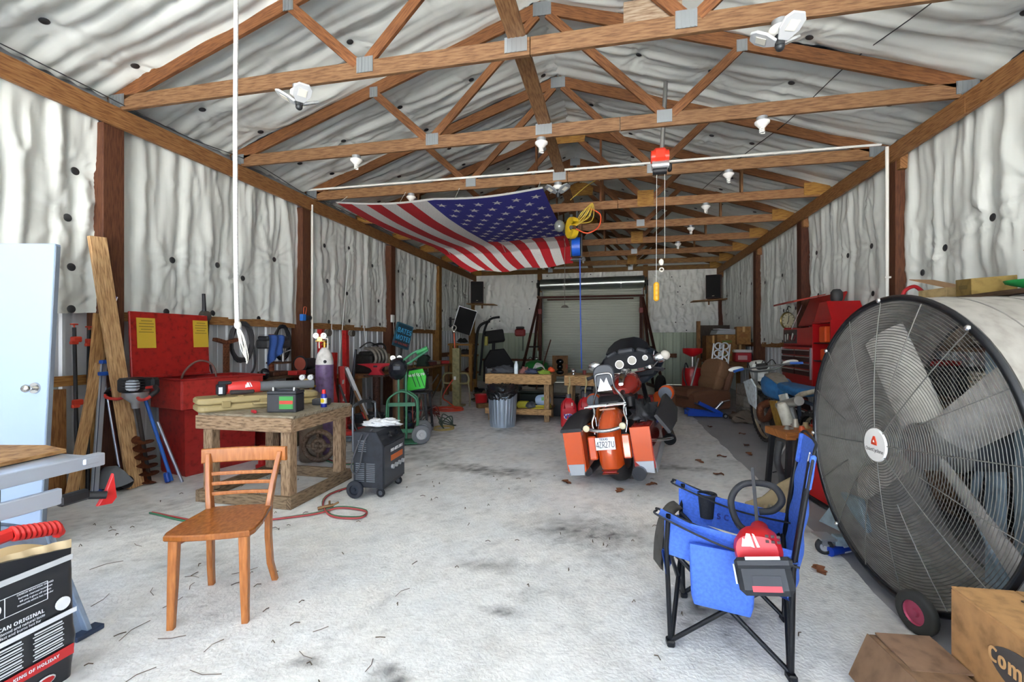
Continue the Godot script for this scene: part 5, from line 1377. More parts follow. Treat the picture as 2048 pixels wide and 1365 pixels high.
func build_back() -> void:
	# ---- middle benches
	trestle_bench("trestle_bench", "wooden trestle bench with lower shelf behind the galvanised bin", V(-1.61, 0, -8.1), 1.16, .62, .81, true)
	trestle_bench("trestle_bench", "wooden trestle bench behind the two red fuel jugs", V(-.25, 0, -8.15), 1.14, .62, .80, false)
	# things on the first bench
	one("spray_bottle", B.new().lathe([Vector2(0, 0), Vector2(.034, 0), Vector2(.036, .02), Vector2(.036, .15), Vector2(.02, .19), Vector2(.02, .22), Vector2(0, .22)], 16), M("dde8ee", .4), "white bottle standing on the bench with lower shelf", "bottle", V(-1.66, .81, -7.86))
	one("work_gloves", lump(V(0, .02, 0), V(.22, .1, .14), 21, .3, 26), M("4f5359", .8, 0.0, "cloth"), "pile of dark grey rag beside the white bottle", "rag", V(-1.92, .81, -8.0))
	one("work_gloves", lump(V(0, .02, 0), V(.1, .09, .09), 22, .35, 22), M("a87068", .8, 0.0, "cloth"), "dusty pink glove just behind the white bottle", "glove", V(-1.52, .81, -8.0))
	one("work_gloves", lump(V(0, .02, 0), V(.12, .06, .1), 23, .35, 22), M("46506a", .8, 0.0, "cloth"), "blue grey rag between pink glove and wire bundle", "rag", V(-1.4, .81, -7.95))
	var wb := B.new()
	for k in 5: wb.tube(sp([V(-.12, .01, .05 * k - .1), V(-.05, .1 + .02 * k, .03), V(.05, .12, -.03 * k), V(.12, .02, .02 * k)], 6), .008, 6)
	one("wire_bundle", wb, M("b9b9b5", .45, .5), "tangled silver wire bundle on the bench", "wire", V(-1.28, .81, -8.05))
	one("green_netting", lump(V(0, .01, 0), V(.1, .055, .08), 25, .4, 22), M("8fae3c", .8, 0.0, "cloth"), "lime green netting bundle beside the orange ball", "netting", V(-1.17, .81, -7.92))
	one("orange_ball", lump(V(0, .05, 0), V(.06, .065, .06), 26, .2, 22), M("ef5a28", .6, 0.0, "cloth"), "bright orange cloth ball at the end of the bench", "ball", V(-1.07, .81, -8.0))
	# lower shelf
	hose_coil("yellow_hose", "yellow hose coiled on the lower shelf of the bench", V(-1.3, .24, -8.05), V(0, 1, 0), .2, 3, .016, M("cdbb3a", .6))
	one("yellow_bag", cushion(V(0, .05, 0), V(.22, .12, .16)), M("c9c23a", .7, 0.0, "cloth"), "yellow soft bag on the lower shelf behind the bin", "bag", V(-1.55, .22, -7.95))
	one("grey_cap", lump(V(0, .03, 0), V(.1, .08, .1), 31, .2, 20), M("55585e", .8, 0.0, "cloth"), "dark grey cap on the lower shelf beside the yellow bag", "cap", V(-1.4, .22, -7.88))
	var pk := thing("picture_bag", "glossy light blue printed bag standing on the lower shelf", "bag", V(-1.25, .22, -8.25))
	part(pk, "bag", cushion(V(0, .09, 0), V(.28, .2, .06), eu(-12, 0, 8)), M("a9c4e0", .3))
	part(pk, "printed_patch", B.new().box(V(.05, .13, .04), V(.14, .06, .01), eu(-12, 0, 8)), M("6fb060", .4))
	# things on the second bench
	one("steel_bowl", B.new().lathe([Vector2(0, .006), Vector2(.05, .006), Vector2(.085, .08), Vector2(.09, .08), Vector2(.055, 0), Vector2(0, 0)], 22), M("c9cbcd", .25, .9), "shiny steel bowl on the bench behind the jugs", "bowl", V(-.2, .8, -8.05))
	one("chrome_knob", B.new().ball(V(0, .06, 0), V(.045, .045, .045)).cyl(V(0, 0, 0), V(0, .04, 0), .03), M("c9cbcd", .2, .9), "round chrome fitting on the corner of the second bench", "fitting", V(-.68, .8, -8.0))
	one("maroon_cup", B.new().lathe([Vector2(0, 0), Vector2(.03, 0), Vector2(.035, .07), Vector2(.03, .07), Vector2(.025, .01), Vector2(0, .01)], 14), M("7a2f2c", .5), "small maroon cup standing under the blue air hose", "cup", V(-.5, .8, -8.1))
	# ---- galvanised bin
	var bn := thing("trash_bin", "ribbed galvanised bin lined with a black plastic bag", "trash bin", V(-1.77, 0, -7.32))
	var prof := []
	var bb := B.new()
	bb.grid(func(u: float, v2: float) -> Vector3:
		var a := TAU * u
		var r := lerpf(.2, .235, v2) + (.007 * maxf(0.0, sin(a * 26.0)) if v2 > .08 and v2 < .93 else 0.004)
		var top := .6 - .11 * smoothstep(-.2, .9, sin(a - .25)) 
		return V(cos(a) * r, v2 * top, sin(a) * r), 208, 14)
	part(bn, "drum", bb, M("aebccb", .3, .7))
	part(bn, "bottom", B.new().cyl(V(0, .005, 0), V(0, .02, 0), .2, .2, 24), M("8f99a3", .4, .7))
	var lg := B.new()
	var f := FastNoiseLite.new(); f.seed = 4; f.frequency = 2.6
	lg.grid(func(u: float, v2: float) -> Vector3:
		var a := TAU * u
		var d := V(cos(a), 0, sin(a))
		var e := f.get_noise_3d(cos(a) * 2.0, v2 * 2.4, sin(a) * 2.0) * .06
		var r := .25 + e if v2 < .5 else lerpf(.25, .02, (v2 - .5) * 2.0) + e * .6
		var top := .6 - .09 * smoothstep(-.2, .9, sin(a - .25))
		return d * r + V(0, top - .06 + .12 * sin(PI * minf(v2, 1.0) * .8) + e, 0), 60, 12)
	part(bn, "bag_liner", lg, M("17181a", .25))
	fuel_jug("red fuel jug with round emblem standing beside the bench end", V(-.72, 0, -7.52), 8)
	fuel_jug("red fuel jug half hidden behind the motorcycle saddlebag", V(-.46, 0, -7.7), 4)
	# dark cases behind the jugs
	var dk := [[-.45, -8.0, .2, .62, .2, "2f333a", "tall dark blue grey case standing behind the jugs"], [-.12, -8.05, .26, .5, .24, "4a2f36", "maroon grey case standing under the second bench"], [-.9, -8.6, .5, .4, .4, "1d1f22", "large black tote standing between the two benches"], [.2, -8.3, .3, .45, .3, "24262a", "black case under the second bench beside the motorcycle"], [-1.5, -8.95, .6, .42, .4, "1f2a20", "dark green tote standing behind the bench with shelf"], [-2.1, -9.2, .5, .5, .4, "1e1e20", "black tote standing behind the bench corner"]]
	for q in dk:
		var o := thing("storage_tote", q[6], "tote", V(q[0], 0, q[1]), rng.randf_range(-8, 8))
		part(o, "body", B.new().box(V(0, q[3] * .44, 0), V(q[2] * .94, q[3] * .88, q[4] * .94), Basis(), .02), M(q[5], .5))
		part(o, "lid", B.new().box(V(0, q[3] * .94, 0), V(q[2], q[3] * .1, q[4]), Basis(), .015), M(q[5], .4))
	# ---- rusty lifting gantry in front of the roll-up door
	var gn := thing("gantry_frame", "rusty brown steel gantry with splayed legs before the roll-up door", "gantry", V(-.73, 0, -14.3))
	var rust := M("5a3222", .7, .3, "rust")
	part(gn, "top_beam", B.new().box(V(0, 2.74, 0), V(3.24, .06, .1)).box(V(0, 2.66, 0), V(2.6, .04, .06)), rust)
	for s in [-1.0, 1.0]:
		part(gn, "upright", B.new().bar(V(s * 1.52, .06, 0), V(s * 1.52, 2.74, 0), .09, .09), rust)
		part(gn, "splayed_leg", B.new().bar(V(s * 2.1, .06, .5), V(s * 1.56, 2.68, .04), .06, .06), rust)
		part(gn, "splayed_leg", B.new().bar(V(s * 1.9, .06, -.5), V(s * 1.56, 2.68, -.04), .06, .06), rust)
		part(gn, "foot_beam", B.new().bar(V(s * 2.0, .05, .55), V(s * 1.75, .05, -.55), .08, .08), rust)
		part(gn, "brace", B.new().bar(V(s * 1.52, 1.2, 0), V(s * 1.82, 1.2, .26), .05, .05), M("2c211c", .6, .3))
		part(gn, "red_clamp", B.new().box(V(s * 1.52, 2.3, .06), V(.12, .16, .04), Basis(), .01), M("7a241f", .5))
	# ---- loudspeakers on corner shelves
	for k in 2:
		var x := -4.45 if k == 0 else 2.92
		var sh := thing("corner_shelf", ["thin plywood shelf in the corner above the tilted screen", "thin plywood shelf in the corner above the stacked cartons"][k], "shelf", V(x + (0.1 if k == 0 else -.1), 2.6, -14.85))
		part(sh, "board", B.new().box(V(0, 0, 0), V(1.05, .025, .5), eu(0, 0, -2 if k == 0 else 3), .003), M("b08a55", .7, 0.0, "wood"))
		part(sh, "bracket", B.new().box(V(0, -.06, -.2), V(.04, .12, .04)), M("8a6432", .7, 0.0, "wood"))
		var s := thing("loudspeaker", ["black fronted wooden loudspeaker on the shelf above the tilted screen", "black fronted wooden loudspeaker on the shelf above the stacked cartons"][k], "loudspeaker", V(x, 2.635, -14.8), 15 if k == 0 else -18)
		part(s, "cabinet", B.new().box(V(0, .36, 0), V(.42, .7, .34), Basis(), .006), M("4a1f18", .45, 0.0, "woodt"))
		part(s, "grille", B.new().box(V(0, .36, .18), V(.39, .67, .02), Basis(), .006), M("0d0d0e", .8))
		part(s, "badge", B.new().box(V(0, .08, .192), V(.06, .012, .003)), M("b0a890", .4, .6))
	# ---- corner: wooden stand, screen, exercise gear
	var ws := thing("wooden_stand", "yellow lumber stand holding clutter beneath the tilted screen", "stand", V(-4.1, 0, -12.3))
	var yl := M("a8813c", .7, 0.0, "wood")
	for q in [[-.28, -.2], [.28, -.2], [-.28, .2], [.28, .2]]: part(ws, "leg", B.new().box(V(q[0], .66, q[1]), V(.09, 1.32, .09)), yl)
	for y in [1.28, .98, .5]: part(ws, "shelf", B.new().box(V(0, y, 0), V(.72, .05, .55)), yl)
	var tv := thing("flat_screen", "black flat screen tilted down on a wall arm near the yellow post", "screen", V(-4.2, 1.62, -12.7))
	var tb := eu(8, 18, -17)
	part(tv, "panel", B.new().box(V(0, .34, 0), V(.52, .72, .04), tb, .006), M("070708", .85))
	part(tv, "bezel", B.new().box(V(0, .34, 0) + tb * V(-.265, 0, 0), V(.014, .73, .05), tb).box(V(0, .34, 0) + tb * V(0, .365, 0), V(.54, .012, .05), tb).box(V(0, .34, 0) + tb * V(.265, 0, 0), V(.012, .73, .05), tb), M("c9ccd0", .35, .3))
	part(tv, "wall_arm", B.new().box(V(-.3, .4, -.2), V(.5, .03, .04)).box(V(-.3, .22, -.2), V(.5, .03, .04)).box(V(-.5, .31, -.2), V(.05, .3, .06)), M("1f1f22", .5, .3))
	for k in 3: one("shelf_clutter", lump(V(0, .05, 0), V(.14, .09, .12), 50 + k, .4, 18), M(["23241f", "2a2522", "5a2a22"][k], .7), ["black coil of straps on the yellow lumber stand", "brown bundle on the middle board of the yellow stand", "reddish rag bundle on the lower board of the yellow stand"][k], "bundle", V(-4.1 + .12 * k, [1.31, 1.01, .53][k], -12.2))
	# exercise machine: dark, two printed shrouds
	var em := thing("exercise_machine", "black elliptical trainer with long arms standing in the corner", "exercise machine", V(-3.12, 0, -12.0), 20)
	em.scale = Vector3.ONE * 1.2
	var bk := M("0c0c0d", .75)
	part(em, "shroud", B.new().prism([Vector2(-.25, .25), Vector2(.4, .25), Vector2(.42, .65), Vector2(.2, .98), Vector2(-.1, .95), Vector2(-.25, .7)], -.12, .12, TX(Vector3.ZERO), .02), bk)
	part(em, "console", B.new().box(V(.0, 1.25, 0), V(.42, .28, .12), eu(-20, 0, 8), .02), bk)
	part(em, "mast", B.new().bar(V(-.05, .2, 0), V(-.02, 1.3, 0), .07, .07), bk)
	part(em, "arm", B.new().tube(sp([V(-.35, .4, .2), V(-.3, .9, .2), V(-.25, 1.35, .15), V(-.12, 1.62, .1), V(.1, 1.68, .1)], 6), .025, 8), bk)
	part(em, "arm", B.new().tube(sp([V(-.45, .3, -.1), V(-.42, .9, -.1), V(-.35, 1.45, -.1), V(-.1, 1.6, -.1)], 6), .03, 8), bk)
	part(em, "base_rail", B.new().box(V(0, .05, 0), V(.9, .08, .1)).box(V(-.4, .05, 0), V(.08, .08, .6)).box(V(.4, .05, 0), V(.08, .08, .6)), bk)
	part(em, "print", B.new().box(V(.1, .55, .125), V(.16, .04, .004), eu(0, 0, -4)).box(V(0, 1.22, .065), V(.16, .05, .004), eu(-20, 0, 8)), M("b9b9b9", .5))
	part(em, "yellow_bottle", B.new().cyl(V(-.2, 1.05, .14), V(-.2, 1.25, .14), .04), M("9a9440", .5))
	var gc := thing("folding_chair", "grey plastic folded chair leaning behind the bench with shelf", "chair", V(-2.62, 0, -10.2), 10)
	part(gc, "backrest", B.new().box(V(0, .55, 0), V(.42, .42, .03), eu(-10, 0, 0), .012), M("5f6466", .5))
	part(gc, "frame", B.new().tube([V(-.23, 0, .1), V(-.23, .78, -.06)], .014).tube([V(.23, 0, .1), V(.23, .78, -.06)], .014).tube([V(-.23, .3, .04), V(.23, .3, .04)], .012), M("4a4d50", .4, .5))
	# tan lift column with loop handles
	var tc := thing("lift_column", "tan steel column with looped handles standing on the concrete", "column", V(-3.24, 0, -9.28))
	var tanm := M("8a8358", .5, 0.0, "dirt")
	part(tc, "column", B.new().box(V(0, .62, 0), V(.16, 1.22, .12), Basis(), .006), tanm)
	part(tc, "foot", B.new().box(V(0, .02, 0), V(.3, .04, .3)), tanm)
	for s in [-1.0, 1.0]: part(tc, "loop_handle", B.new().tube(sp([V(s * .08, .7, .02), V(s * .22, .7, .04), V(s * .28, .62, .05), V(s * .26, .5, .05), V(s * .08, .49, .02)], 6), .022, 8), tanm)
	for s in [-1.0, 1.0]: part(tc, "side_leg", B.new().tube(sp([V(s * .26, .55, .05), V(s * .31, .3, .08), V(s * .32, .02, .1)], 5), .016, 8), M("77745a", .5, .3))
	part(tc, "white_tag", B.new().box(V(-.02, .6, .063), V(.05, .07, .004)), M("e0e0dc", .5))
	part(tc, "orange_hose", B.new().tube(sp([V(-.04, 1.23, 0), V(-.05, 1.4, .01), V(-.06, 1.55, 0)], 4), .014, 8), M("d2552c", .5))
	part(tc, "chrome_valve", B.new().ball(V(-.06, 1.58, 0), V(.05, .05, .05)).torus(V(-.06, 1.66, 0), V(0, 0, 1), .05, .01, 18, 6), M("c9c4bc", .2, .9))
	hose_coil("extension_cord", "orange red extension cord coiled on the floor before the tan column", V(-3.25, .02, -8.75), V(0, 1, 0), .3, 3, .014, M("c8452a", .6), .7, [V(.1, 0, -.2), V(-.1, .1, -.3), V(-.25, .2, -.4), V(-.05, .55, -.45)])
	var rbk := thing("red_bucket", "red plastic bucket standing beside the tan column", "bucket", V(-2.72, 0, -9.35))
	part(rbk, "pail", B.new().lathe([Vector2(0, 0), Vector2(.11, 0), Vector2(.14, .25), Vector2(.15, .26), Vector2(.13, .26), Vector2(.105, .015), Vector2(0, .015)], 20), M("c41f25", .4))
	part(rbk, "bail_handle", B.new().tube(circ(V(0, .25, 0), V(0, .3, 1), .14, 14, 0.1, PI - .1), .006, 6), M("8a8a88", .4, .7))
	one("lumber_block", B.new().box(V(0, .05, 0), V(.7, .09, .14), Basis(), .004), M("9a7a50", .7, 0.0, "wood"), "short lumber block on the floor beside the red bucket", "lumber", V(-2.45, 0, -9.3), 35)
	one("camo_bundle", lump(V(0, .06, 0), V(.32, .2, .22), 61, .35, 24), M("4f4a34", .85, 0.0, "cloth"), "olive camouflage bundle heaped behind the tan column", "bundle", V(-2.75, 0, -10.0))
	for k in 2: one("long_wrench", B.new().bar(Vector3.ZERO, V(.32 - .1 * k, .62, -.3), .03, .012).cyl(V(-.02, 0, 0), V(.02, 0, 0), .05), M("9a9a9a", .35, .8), ["steel long wrench leaning under the long workbench end", "steel long wrench leaning beside the grey brown cabinet"][k], "wrench", V(-3.98 + .05 * k, .05, -9.0 - .5 * k))
	# sprayer, fan on green cooler, shop items along the back wall
	var rf := thing("weed_eater", "hand tool with red motor head hanging on the back wall above the ribbed steel", "tool", V(-3.05, 1.6, -15.1))
	part(rf, "motor_head", B.new().box(V(0, .06, 0), V(.34, .24, .2), Basis(), .04), M("8f2624", .5))
	part(rf, "cap", B.new().box(V(0, .22, 0), V(.26, .08, .18), Basis(), .02), M("1f1f20", .5))
	part(rf, "shaft", B.new().cyl(V(.1, -.05, 0), V(.08, -1.5, .02), .014, .014, 8), M("2b2b2b", .5))
	var hk := thing("steel_frame_rack", "pale green tubular steel rack standing against the back wall", "rack", V(-2.55, 0, -14.9))
	var pg := M("9fae98", .5, .3)
	part(hk, "frame", B.new().tube([V(-.5, .0, 0), V(-.5, 1.5, 0)], .014).tube([V(.3, 0, 0), V(.3, 1.6, 0)], .014).tube([V(-.5, 1.05, 0), V(.3, 1.05, 0)], .014).tube([V(-.5, .5, 0), V(.3, .5, 0)], .014), pg)
	part(hk, "mesh_panel", B.new().box(V(-.1, .78, 0), V(.75, .5, .01)), pg)
	for k in 3: part(hk, "bracket", B.new().torus(V(-.3 + .18 * k, .8, .01), V(0, 0, 1), .05, .012, 16, 6), bk)
	var gf := thing("green_cooler", "green and black shop vacuum standing by the back wall", "shop vacuum", V(-2.3, 0, -13.9))
	part(gf, "drum", B.new().lathe([Vector2(0, 0), Vector2(.26, 0), Vector2(.28, .1), Vector2(.27, .55), Vector2(0, .55)], 22), M("17181a", .45))
	part(gf, "lid", B.new().lathe([Vector2(.36, .55), Vector2(.34, .7), Vector2(.2, .78), Vector2(0, .8)], 22), M("2a8a3a", .45))
	part(gf, "chrome_cap", B.new().ball(V(0, .84, 0), V(.07, .06, .07)), M("c0c2c0", .25, .9))
	part(gf, "wand", B.new().cyl(V(.02, .25, .3), V(.0, .62, .29), .02), M("b5b7b8", .3, .7))
	part(gf, "antenna", B.new().cyl(V(0, .85, 0), V(.0, 1.35, 0), .006), M("3a4a3a", .5))
	var wfm := thing("wood_frame_panel", "square wooden frame holding a glossy black ornament near the roll-up door", "frame", V(-1.55, .35, -13.6), 0)
	part(wfm, "board", B.new().box(V(0, .3, 0), V(.46, .6, .03)), M("9a7038", .6, 0.0, "wood"))
	for s in [-1.0, 1.0]: part(wfm, "easel_leg", B.new().bar(V(s * .2, .1, -.02), V(s * .24, -.35, -.12), .04, .04), M("8a6432", .7, 0.0, "wood"))
	part(wfm, "ornament", B.new().ball(V(0, .42, .06), V(.11, .09, .06)).ball(V(0, .27, .06), V(.09, .1, .06)).ball(V(0, .12, .06), V(.12, .07, .06)), M("111112", .2))
	part(wfm, "red_mark", B.new().box(V(.2, .28, .02), V(.03, .12, .004)), M("b0402a", .5))
	one("walking_stick", B.new().cyl(Vector3.ZERO, V(.35, 1.4, -.5), .02, .018, 8), M("5d3a26", .6, 0.0, "woodt"), "brown wooden stick leaning toward the gantry leg", "stick", V(-2.15, .016, -12.9))
	one("back_shelf_board", B.new().box(V(0, 0, 0), V(1.9, .06, .35)).box(V(-.8, -.37, 0), V(.06, .7, .06)).box(V(.8, -.37, 0), V(.06, .7, .06)), M("7a4a2c", .7, 0.0, "wood"), "low brown board shelf along the ribbed back wall", "shelf", V(-3.3, .76, -14.9))

func build_motorcycle() -> void:
	var o := thing("touring_motorcycle", "orange touring motorcycle with chrome sissy bar and hard saddlebags parked on the concrete", "motorcycle", V(.09, .005, -4.72))
	o.basis = ry(-12) * eu(0, 0, 9)
	var org := M("d4551f", .25, .15, "coat")
	var org2 := M("e06a24", .22, .2, "coat")
	var redm := M("a3241a", .2, .2, "coat")
	var silver := M("b4bac2", .3, .5)
	var chrome := M("c6c9cc", .16, 1.0)
	var blk := M("17181a", .4)
	var leather := M("26282c", .5, 0.0, "cloth")
	var navy := M("1d2733", .3)
	# wheels
	for q in [[0.0, .32, .09, "rear_tyre"], [-1.62, .32, .065, "front_tyre"]]:
		var z: float = q[0]
		var r: float = q[1]
		var w: float = q[2]
		var ty := part(o, q[3], B.new().lathe([Vector2(r * .66, -w * .9), Vector2(r * .8, -w), Vector2(r * .93, -w * .85), Vector2(r * .99, -w * .4), Vector2(r, 0), Vector2(r * .99, w * .4), Vector2(r * .93, w * .85), Vector2(r * .8, w), Vector2(r * .66, w * .9), Vector2(r * .66, -w * .9)], 36, B.axis(V(0, r, z), V(1, 0, 0))), M("2e2d2c", .85, 0.0, "dirt"))
		part(ty, "rim", B.new().lathe([Vector2(r * .66, -w * .8), Vector2(r * .6, -w * .3), Vector2(r * .15, -w * .4), Vector2(0, -w * .4), Vector2(0, w * .4), Vector2(r * .15, w * .4), Vector2(r * .6, w * .3), Vector2(r * .66, w * .8)], 30, B.axis(V(0, r, z), V(1, 0, 0))), M("8d9094", .3, .9))
	# rear fender: swept arc section
	var rings := []
	for k in 13:
		var t := k / 12.0
		var a := lerpf(-20.0, 118.0, t)
		var rr0 := lerpf(.43, .39, t)
		var ct := V(0, .34 + sin(deg_to_rad(a)) * rr0, cos(deg_to_rad(a)) * rr0 + .02)
		var rg := []
		for i in 9:
			var u := -1.0 + i / 4.0
			var drop := pow(absf(u), 3.0) * .1
			var dirv := V(0, sin(deg_to_rad(a)), cos(deg_to_rad(a)))
			rg.append(ct + V(u * .115, 0, 0) - dirv * drop)
		for i in 9:
			var u := 1.0 - i / 4.0
			var drop := pow(absf(u), 3.0) * .1
			var dirv := V(0, sin(deg_to_rad(a)), cos(deg_to_rad(a)))
			rg.append(ct + V(u * .108, 0, 0) - dirv * (drop + .012))
		rings.append(rg)
	part(o, "rear_fender", B.new().loft(rings), org)
	part(o, "fender_light", B.new().box(V(0, .19, .455), V(.13, .012, .02), eu(25, 0, 0), .004), M("8f1414", .2))
	part(o, "fender_light_trim", B.new().box(V(0, .205, .45), V(.15, .006, .015), eu(25, 0, 0)).box(V(0, .176, .452), V(.15, .006, .015), eu(25, 0, 0)), M("7a2a16", .3))
	part(o, "fender_stripe", B.new().box(V(0, .725, .2), V(.15, .008, .02), eu(-35, 0, 0)), M("c8a08a", .4))
	for s in [-1.0, 1.0]: part(o, "filler_panel", B.new().box(V(s * .16, .39, .33), V(.08, .22, .05), eu(-6, 0, 0), .012), org)
	# number plate
	var pl := part(o, "number_plate", B.new().box(V(0, .45, .475), V(.18, .11, .006), eu(-8, 0, 0), .001), M("e6e8ec", .4))
	txt(pl, "plate_lettering", "4ZR27U", .052, M("1c1e26", .5), TX(V(.0, .44, .481), eu(-8, 0, 0)), "Droid Sans", 400, .002, .68)
	txt(pl, "plate_lettering", "TEXAS", .02, M("3a3c50", .5), TX(V(-.01, .49, .475), eu(-8, 0, 0)), "Droid Sans", 700, .002)
	# light bar
	part(o, "light_bar", B.new().tube(sp([V(-.17, .58, .4), V(-.08, .565, .44), V(0, .56, .45), V(.08, .565, .44), V(.17, .58, .4)], 5), .018, 10), chrome)
	for s in [-1.0, 1.0]:
		var g := part(o, "turn_signal", B.new().lathe([Vector2(0, 0), Vector2(.03, .01), Vector2(.036, .04), Vector2(.034, .06)], 18, B.axis(V(s * .17, .59, .37), V(0, 0, 1))), chrome)
		part(g, "lens", B.new().ball(V(s * .17, .59, .428), V(.032, .032, .012)), M("d9cfae", .2))
	# saddlebags
	for s in [-1.0, 1.0]:
		var bagr := []
		for q in [[.43, .19, .56], [.41, .18, .58], [0.0, .22, .60], [-.3, .28, .60], [-.42, .34, .56]]:
			var z: float = q[0]
			var y0: float = q[1]
			var y1: float = q[2]
			var ww := .18 if z > -.2 else .15
			bagr.append(ring(TX(V(s * .315, (y0 + y1) / 2, z)), ww, y1 - y0, .03, 3))
		var bag := part(o, "saddlebag", B.new().loft(bagr), org if s < 0 else redm)
		part(bag, "rear_face", B.new().prism([Vector2(-.08, .26), Vector2(.08, .26), Vector2(.09, .57), Vector2(-.09, .57)], .425, .437, TX(V(s * .315, 0, 0)), .003), org)
		part(bag, "silver_corner", B.new().prism([Vector2(-.066, .165), Vector2(.07, .165), Vector2(.08, .268), Vector2(-.08, .268)] if s < 0 else [Vector2(.0, .17), Vector2(.075, .16), Vector2(.08, .268), Vector2(-.08, .268), Vector2(-.045, .23)], .424, .44, TX(V(s * .315, 0, 0)), .003), silver, "silver grey lower corner")
		part(bag, "silver_side", B.new().box(V(s * .405, .26, .05), V(.012, .1, .72), eu(9, 0, 0), .004), silver)
		if s < 0: part(o, "saddlebag_lid", B.new().loft([ring(TX(V(s * .315, .585, .45)), .21, .03, .012), ring(TX(V(s * .315, .64, .2)), .2, .1, .04), ring(TX(V(s * .315, .66, -.1)), .18, .11, .05), ring(TX(V(s * .33, .64, -.38)), .12, .06, .03)]), leather, "black leather covered lid")
		else:
			part(o, "saddlebag_lid", B.new().loft([ring(TX(V(.5, .56, .3), eu(0, 0, -58)), .2, .03, .012), ring(TX(V(.53, .62, .05), eu(0, 0, -58)), .22, .06, .025), ring(TX(V(.53, .68, -.2), eu(0, 0, -58)), .2, .06, .025), ring(TX(V(.5, .72, -.4), eu(0, 0, -58)), .1, .03, .012)]), leather, "black leather covered lid swung open")
	part(o, "packed_jacket", lump(V(.33, .62, .05), V(.12, .13, .26), 71, .35, 28), leather)
	# exhausts
	part(o, "exhaust", B.new().cyl(V(.27, .17, -.6), V(.26, .17, .48), .05, .058, 18).cyl(V(.26, .17, .38), V(.26, .17, .485), .062, .062, 18, .045), M("3f4145", .3, .8))
	part(o, "exhaust", B.new().cyl(V(-.27, .17, -.6), V(-.26, .17, .3), .05, .05, 18), M("3f4145", .3, .8))
	part(o, "crash_bar", B.new().tube(sp([V(.2, .3, -.2), V(.5, .36, -.1), V(.5, .38, .05), V(.3, .4, .2)], 6), .016, 8), chrome)
	part(o, "highway_pipe", B.new().cyl(V(.46, .4, -.25), V(.5, .36, -.02), .055, .06, 18), M("26272a", .2, .9))
	# seat
	part(o, "rider_seat", B.new().loft([ring(TX(V(0, .76, .1)), .2, .05, .02), ring(TX(V(0, .79, .0)), .26, .1, .04), ring(TX(V(0, .77, -.2)), .3, .1, .045), ring(TX(V(0, .72, -.42)), .34, .09, .04), ring(TX(V(0, .74, -.58)), .26, .08, .035), ring(TX(V(0, .78, -.7)), .16, .05, .02)]), leather)
	# sissy bar with pad and rack
	for s in [-1.0, 1.0]:
		part(o, "sissy_bar_tube", B.new().tube(sp([V(s * .15, .56, .12), V(s * .155, .76, .1), V(s * .13, .84, .12), V(s * .09, .92, .14), V(s * .085, 1.0, .16), V(s * .07, 1.06, .165), V(0, 1.07, .165)], 5), .011, 8), chrome)
		part(o, "strut", B.new().tube(sp([V(s * .15, .5, .22), V(s * .17, .6, .2), V(s * .145, .68, .16), V(s * .155, .76, .12)], 4), .014, 8).ball(V(s * .155, .74, .12), V(.025, .025, .025)), chrome)
	part(o, "luggage_rack", B.new().tube([V(-.2, .765, .26), V(.17, .765, .22)], .011, 8).tube([V(-.2, .765, .16), V(.17, .765, .12)], .011, 8).tube([V(-.2, .765, .26), V(-.2, .765, .1)], .01, 8).tube([V(0, .765, .25), V(0, .765, .1)], .009, 8), chrome)
	part(o, "backrest_pad", B.new().loft([ring(TX(V(0, 1.04, .1), eu(-8, 0, 0)), .19, .22, .07, 4), ring(TX(V(0, 1.04, .14), eu(-8, 0, 0)), .21, .24, .08, 4), ring(TX(V(0, 1.04, .15), eu(-8, 0, 0)), .19, .22, .08, 4)]), M("4a4e54", .45))
	part(o, "backrest_plate", B.new().prism([Vector2(-.075, -.1), Vector2(.075, -.1), Vector2(.05, -.04), Vector2(.03, .03), Vector2(0, -.02), Vector2(-.03, .03), Vector2(-.05, -.04)], 0, .008, TX(V(0, 1.0, .163), eu(-8, 0, 0)), .002), chrome)
	part(o, "cup_holder", B.new().lathe([Vector2(.035, 0), Vector2(.045, .09), Vector2(.05, .09), Vector2(.04, 0), Vector2(0, 0)], 14, TX(V(.2, .72, .05))), blk)
	# tank, engine, dash tower
	part(o, "fuel_tank", B.new().loft([ring(TX(V(0, .8, -.62)), .14, .1, .05, 4), ring(TX(V(0, .84, -.7)), .26, .2, .1, 4), ring(TX(V(0, .87, -.85)), .34, .26, .12, 4), ring(TX(V(0, .88, -1.0)), .33, .26, .12, 4), ring(TX(V(0, .86, -1.15)), .2, .2, .09, 4)]), redm)
	part(o, "tank_console", B.new().loft([ring(TX(V(0, .9, -.6)), .05, .03, .012), ring(TX(V(0, .975, -.72)), .08, .04, .015), ring(TX(V(0, 1.015, -.92)), .09, .04, .018), ring(TX(V(0, 1.0, -1.05)), .06, .03, .012)]), chrome)
	part(o, "fuel_cap", B.new().lathe([Vector2(0, .03), Vector2(.05, .025), Vector2(.06, .0)], 18, TX(V(0, 1.03, -.98))), chrome)
	part(o, "engine", B.new().box(V(0, .42, -.75), V(.34, .4, .5), Basis(), .05).cyl(V(-.05, .5, -.65), V(.02, .76, -.58), .09, .085, 16).cyl(V(-.05, .5, -.9), V(.02, .76, -.98), .09, .085, 16), M("3d3f42", .35, .7))
	for s in [-.22, .22]: part(o, "side_cover", B.new().ball(V(s, .58, -.35), V(.05, .13, .16)), org2)
	part(o, "frame", B.new().tube(sp([V(0, .95, -1.25), V(0, .8, -.6), V(0, .6, 0.0)], 4), .03, 8).tube(sp([V(0, .9, -1.3), V(0, .3, -1.1), V(0, .2, -.5), V(0, .3, 0)], 4), .03, 8), blk)
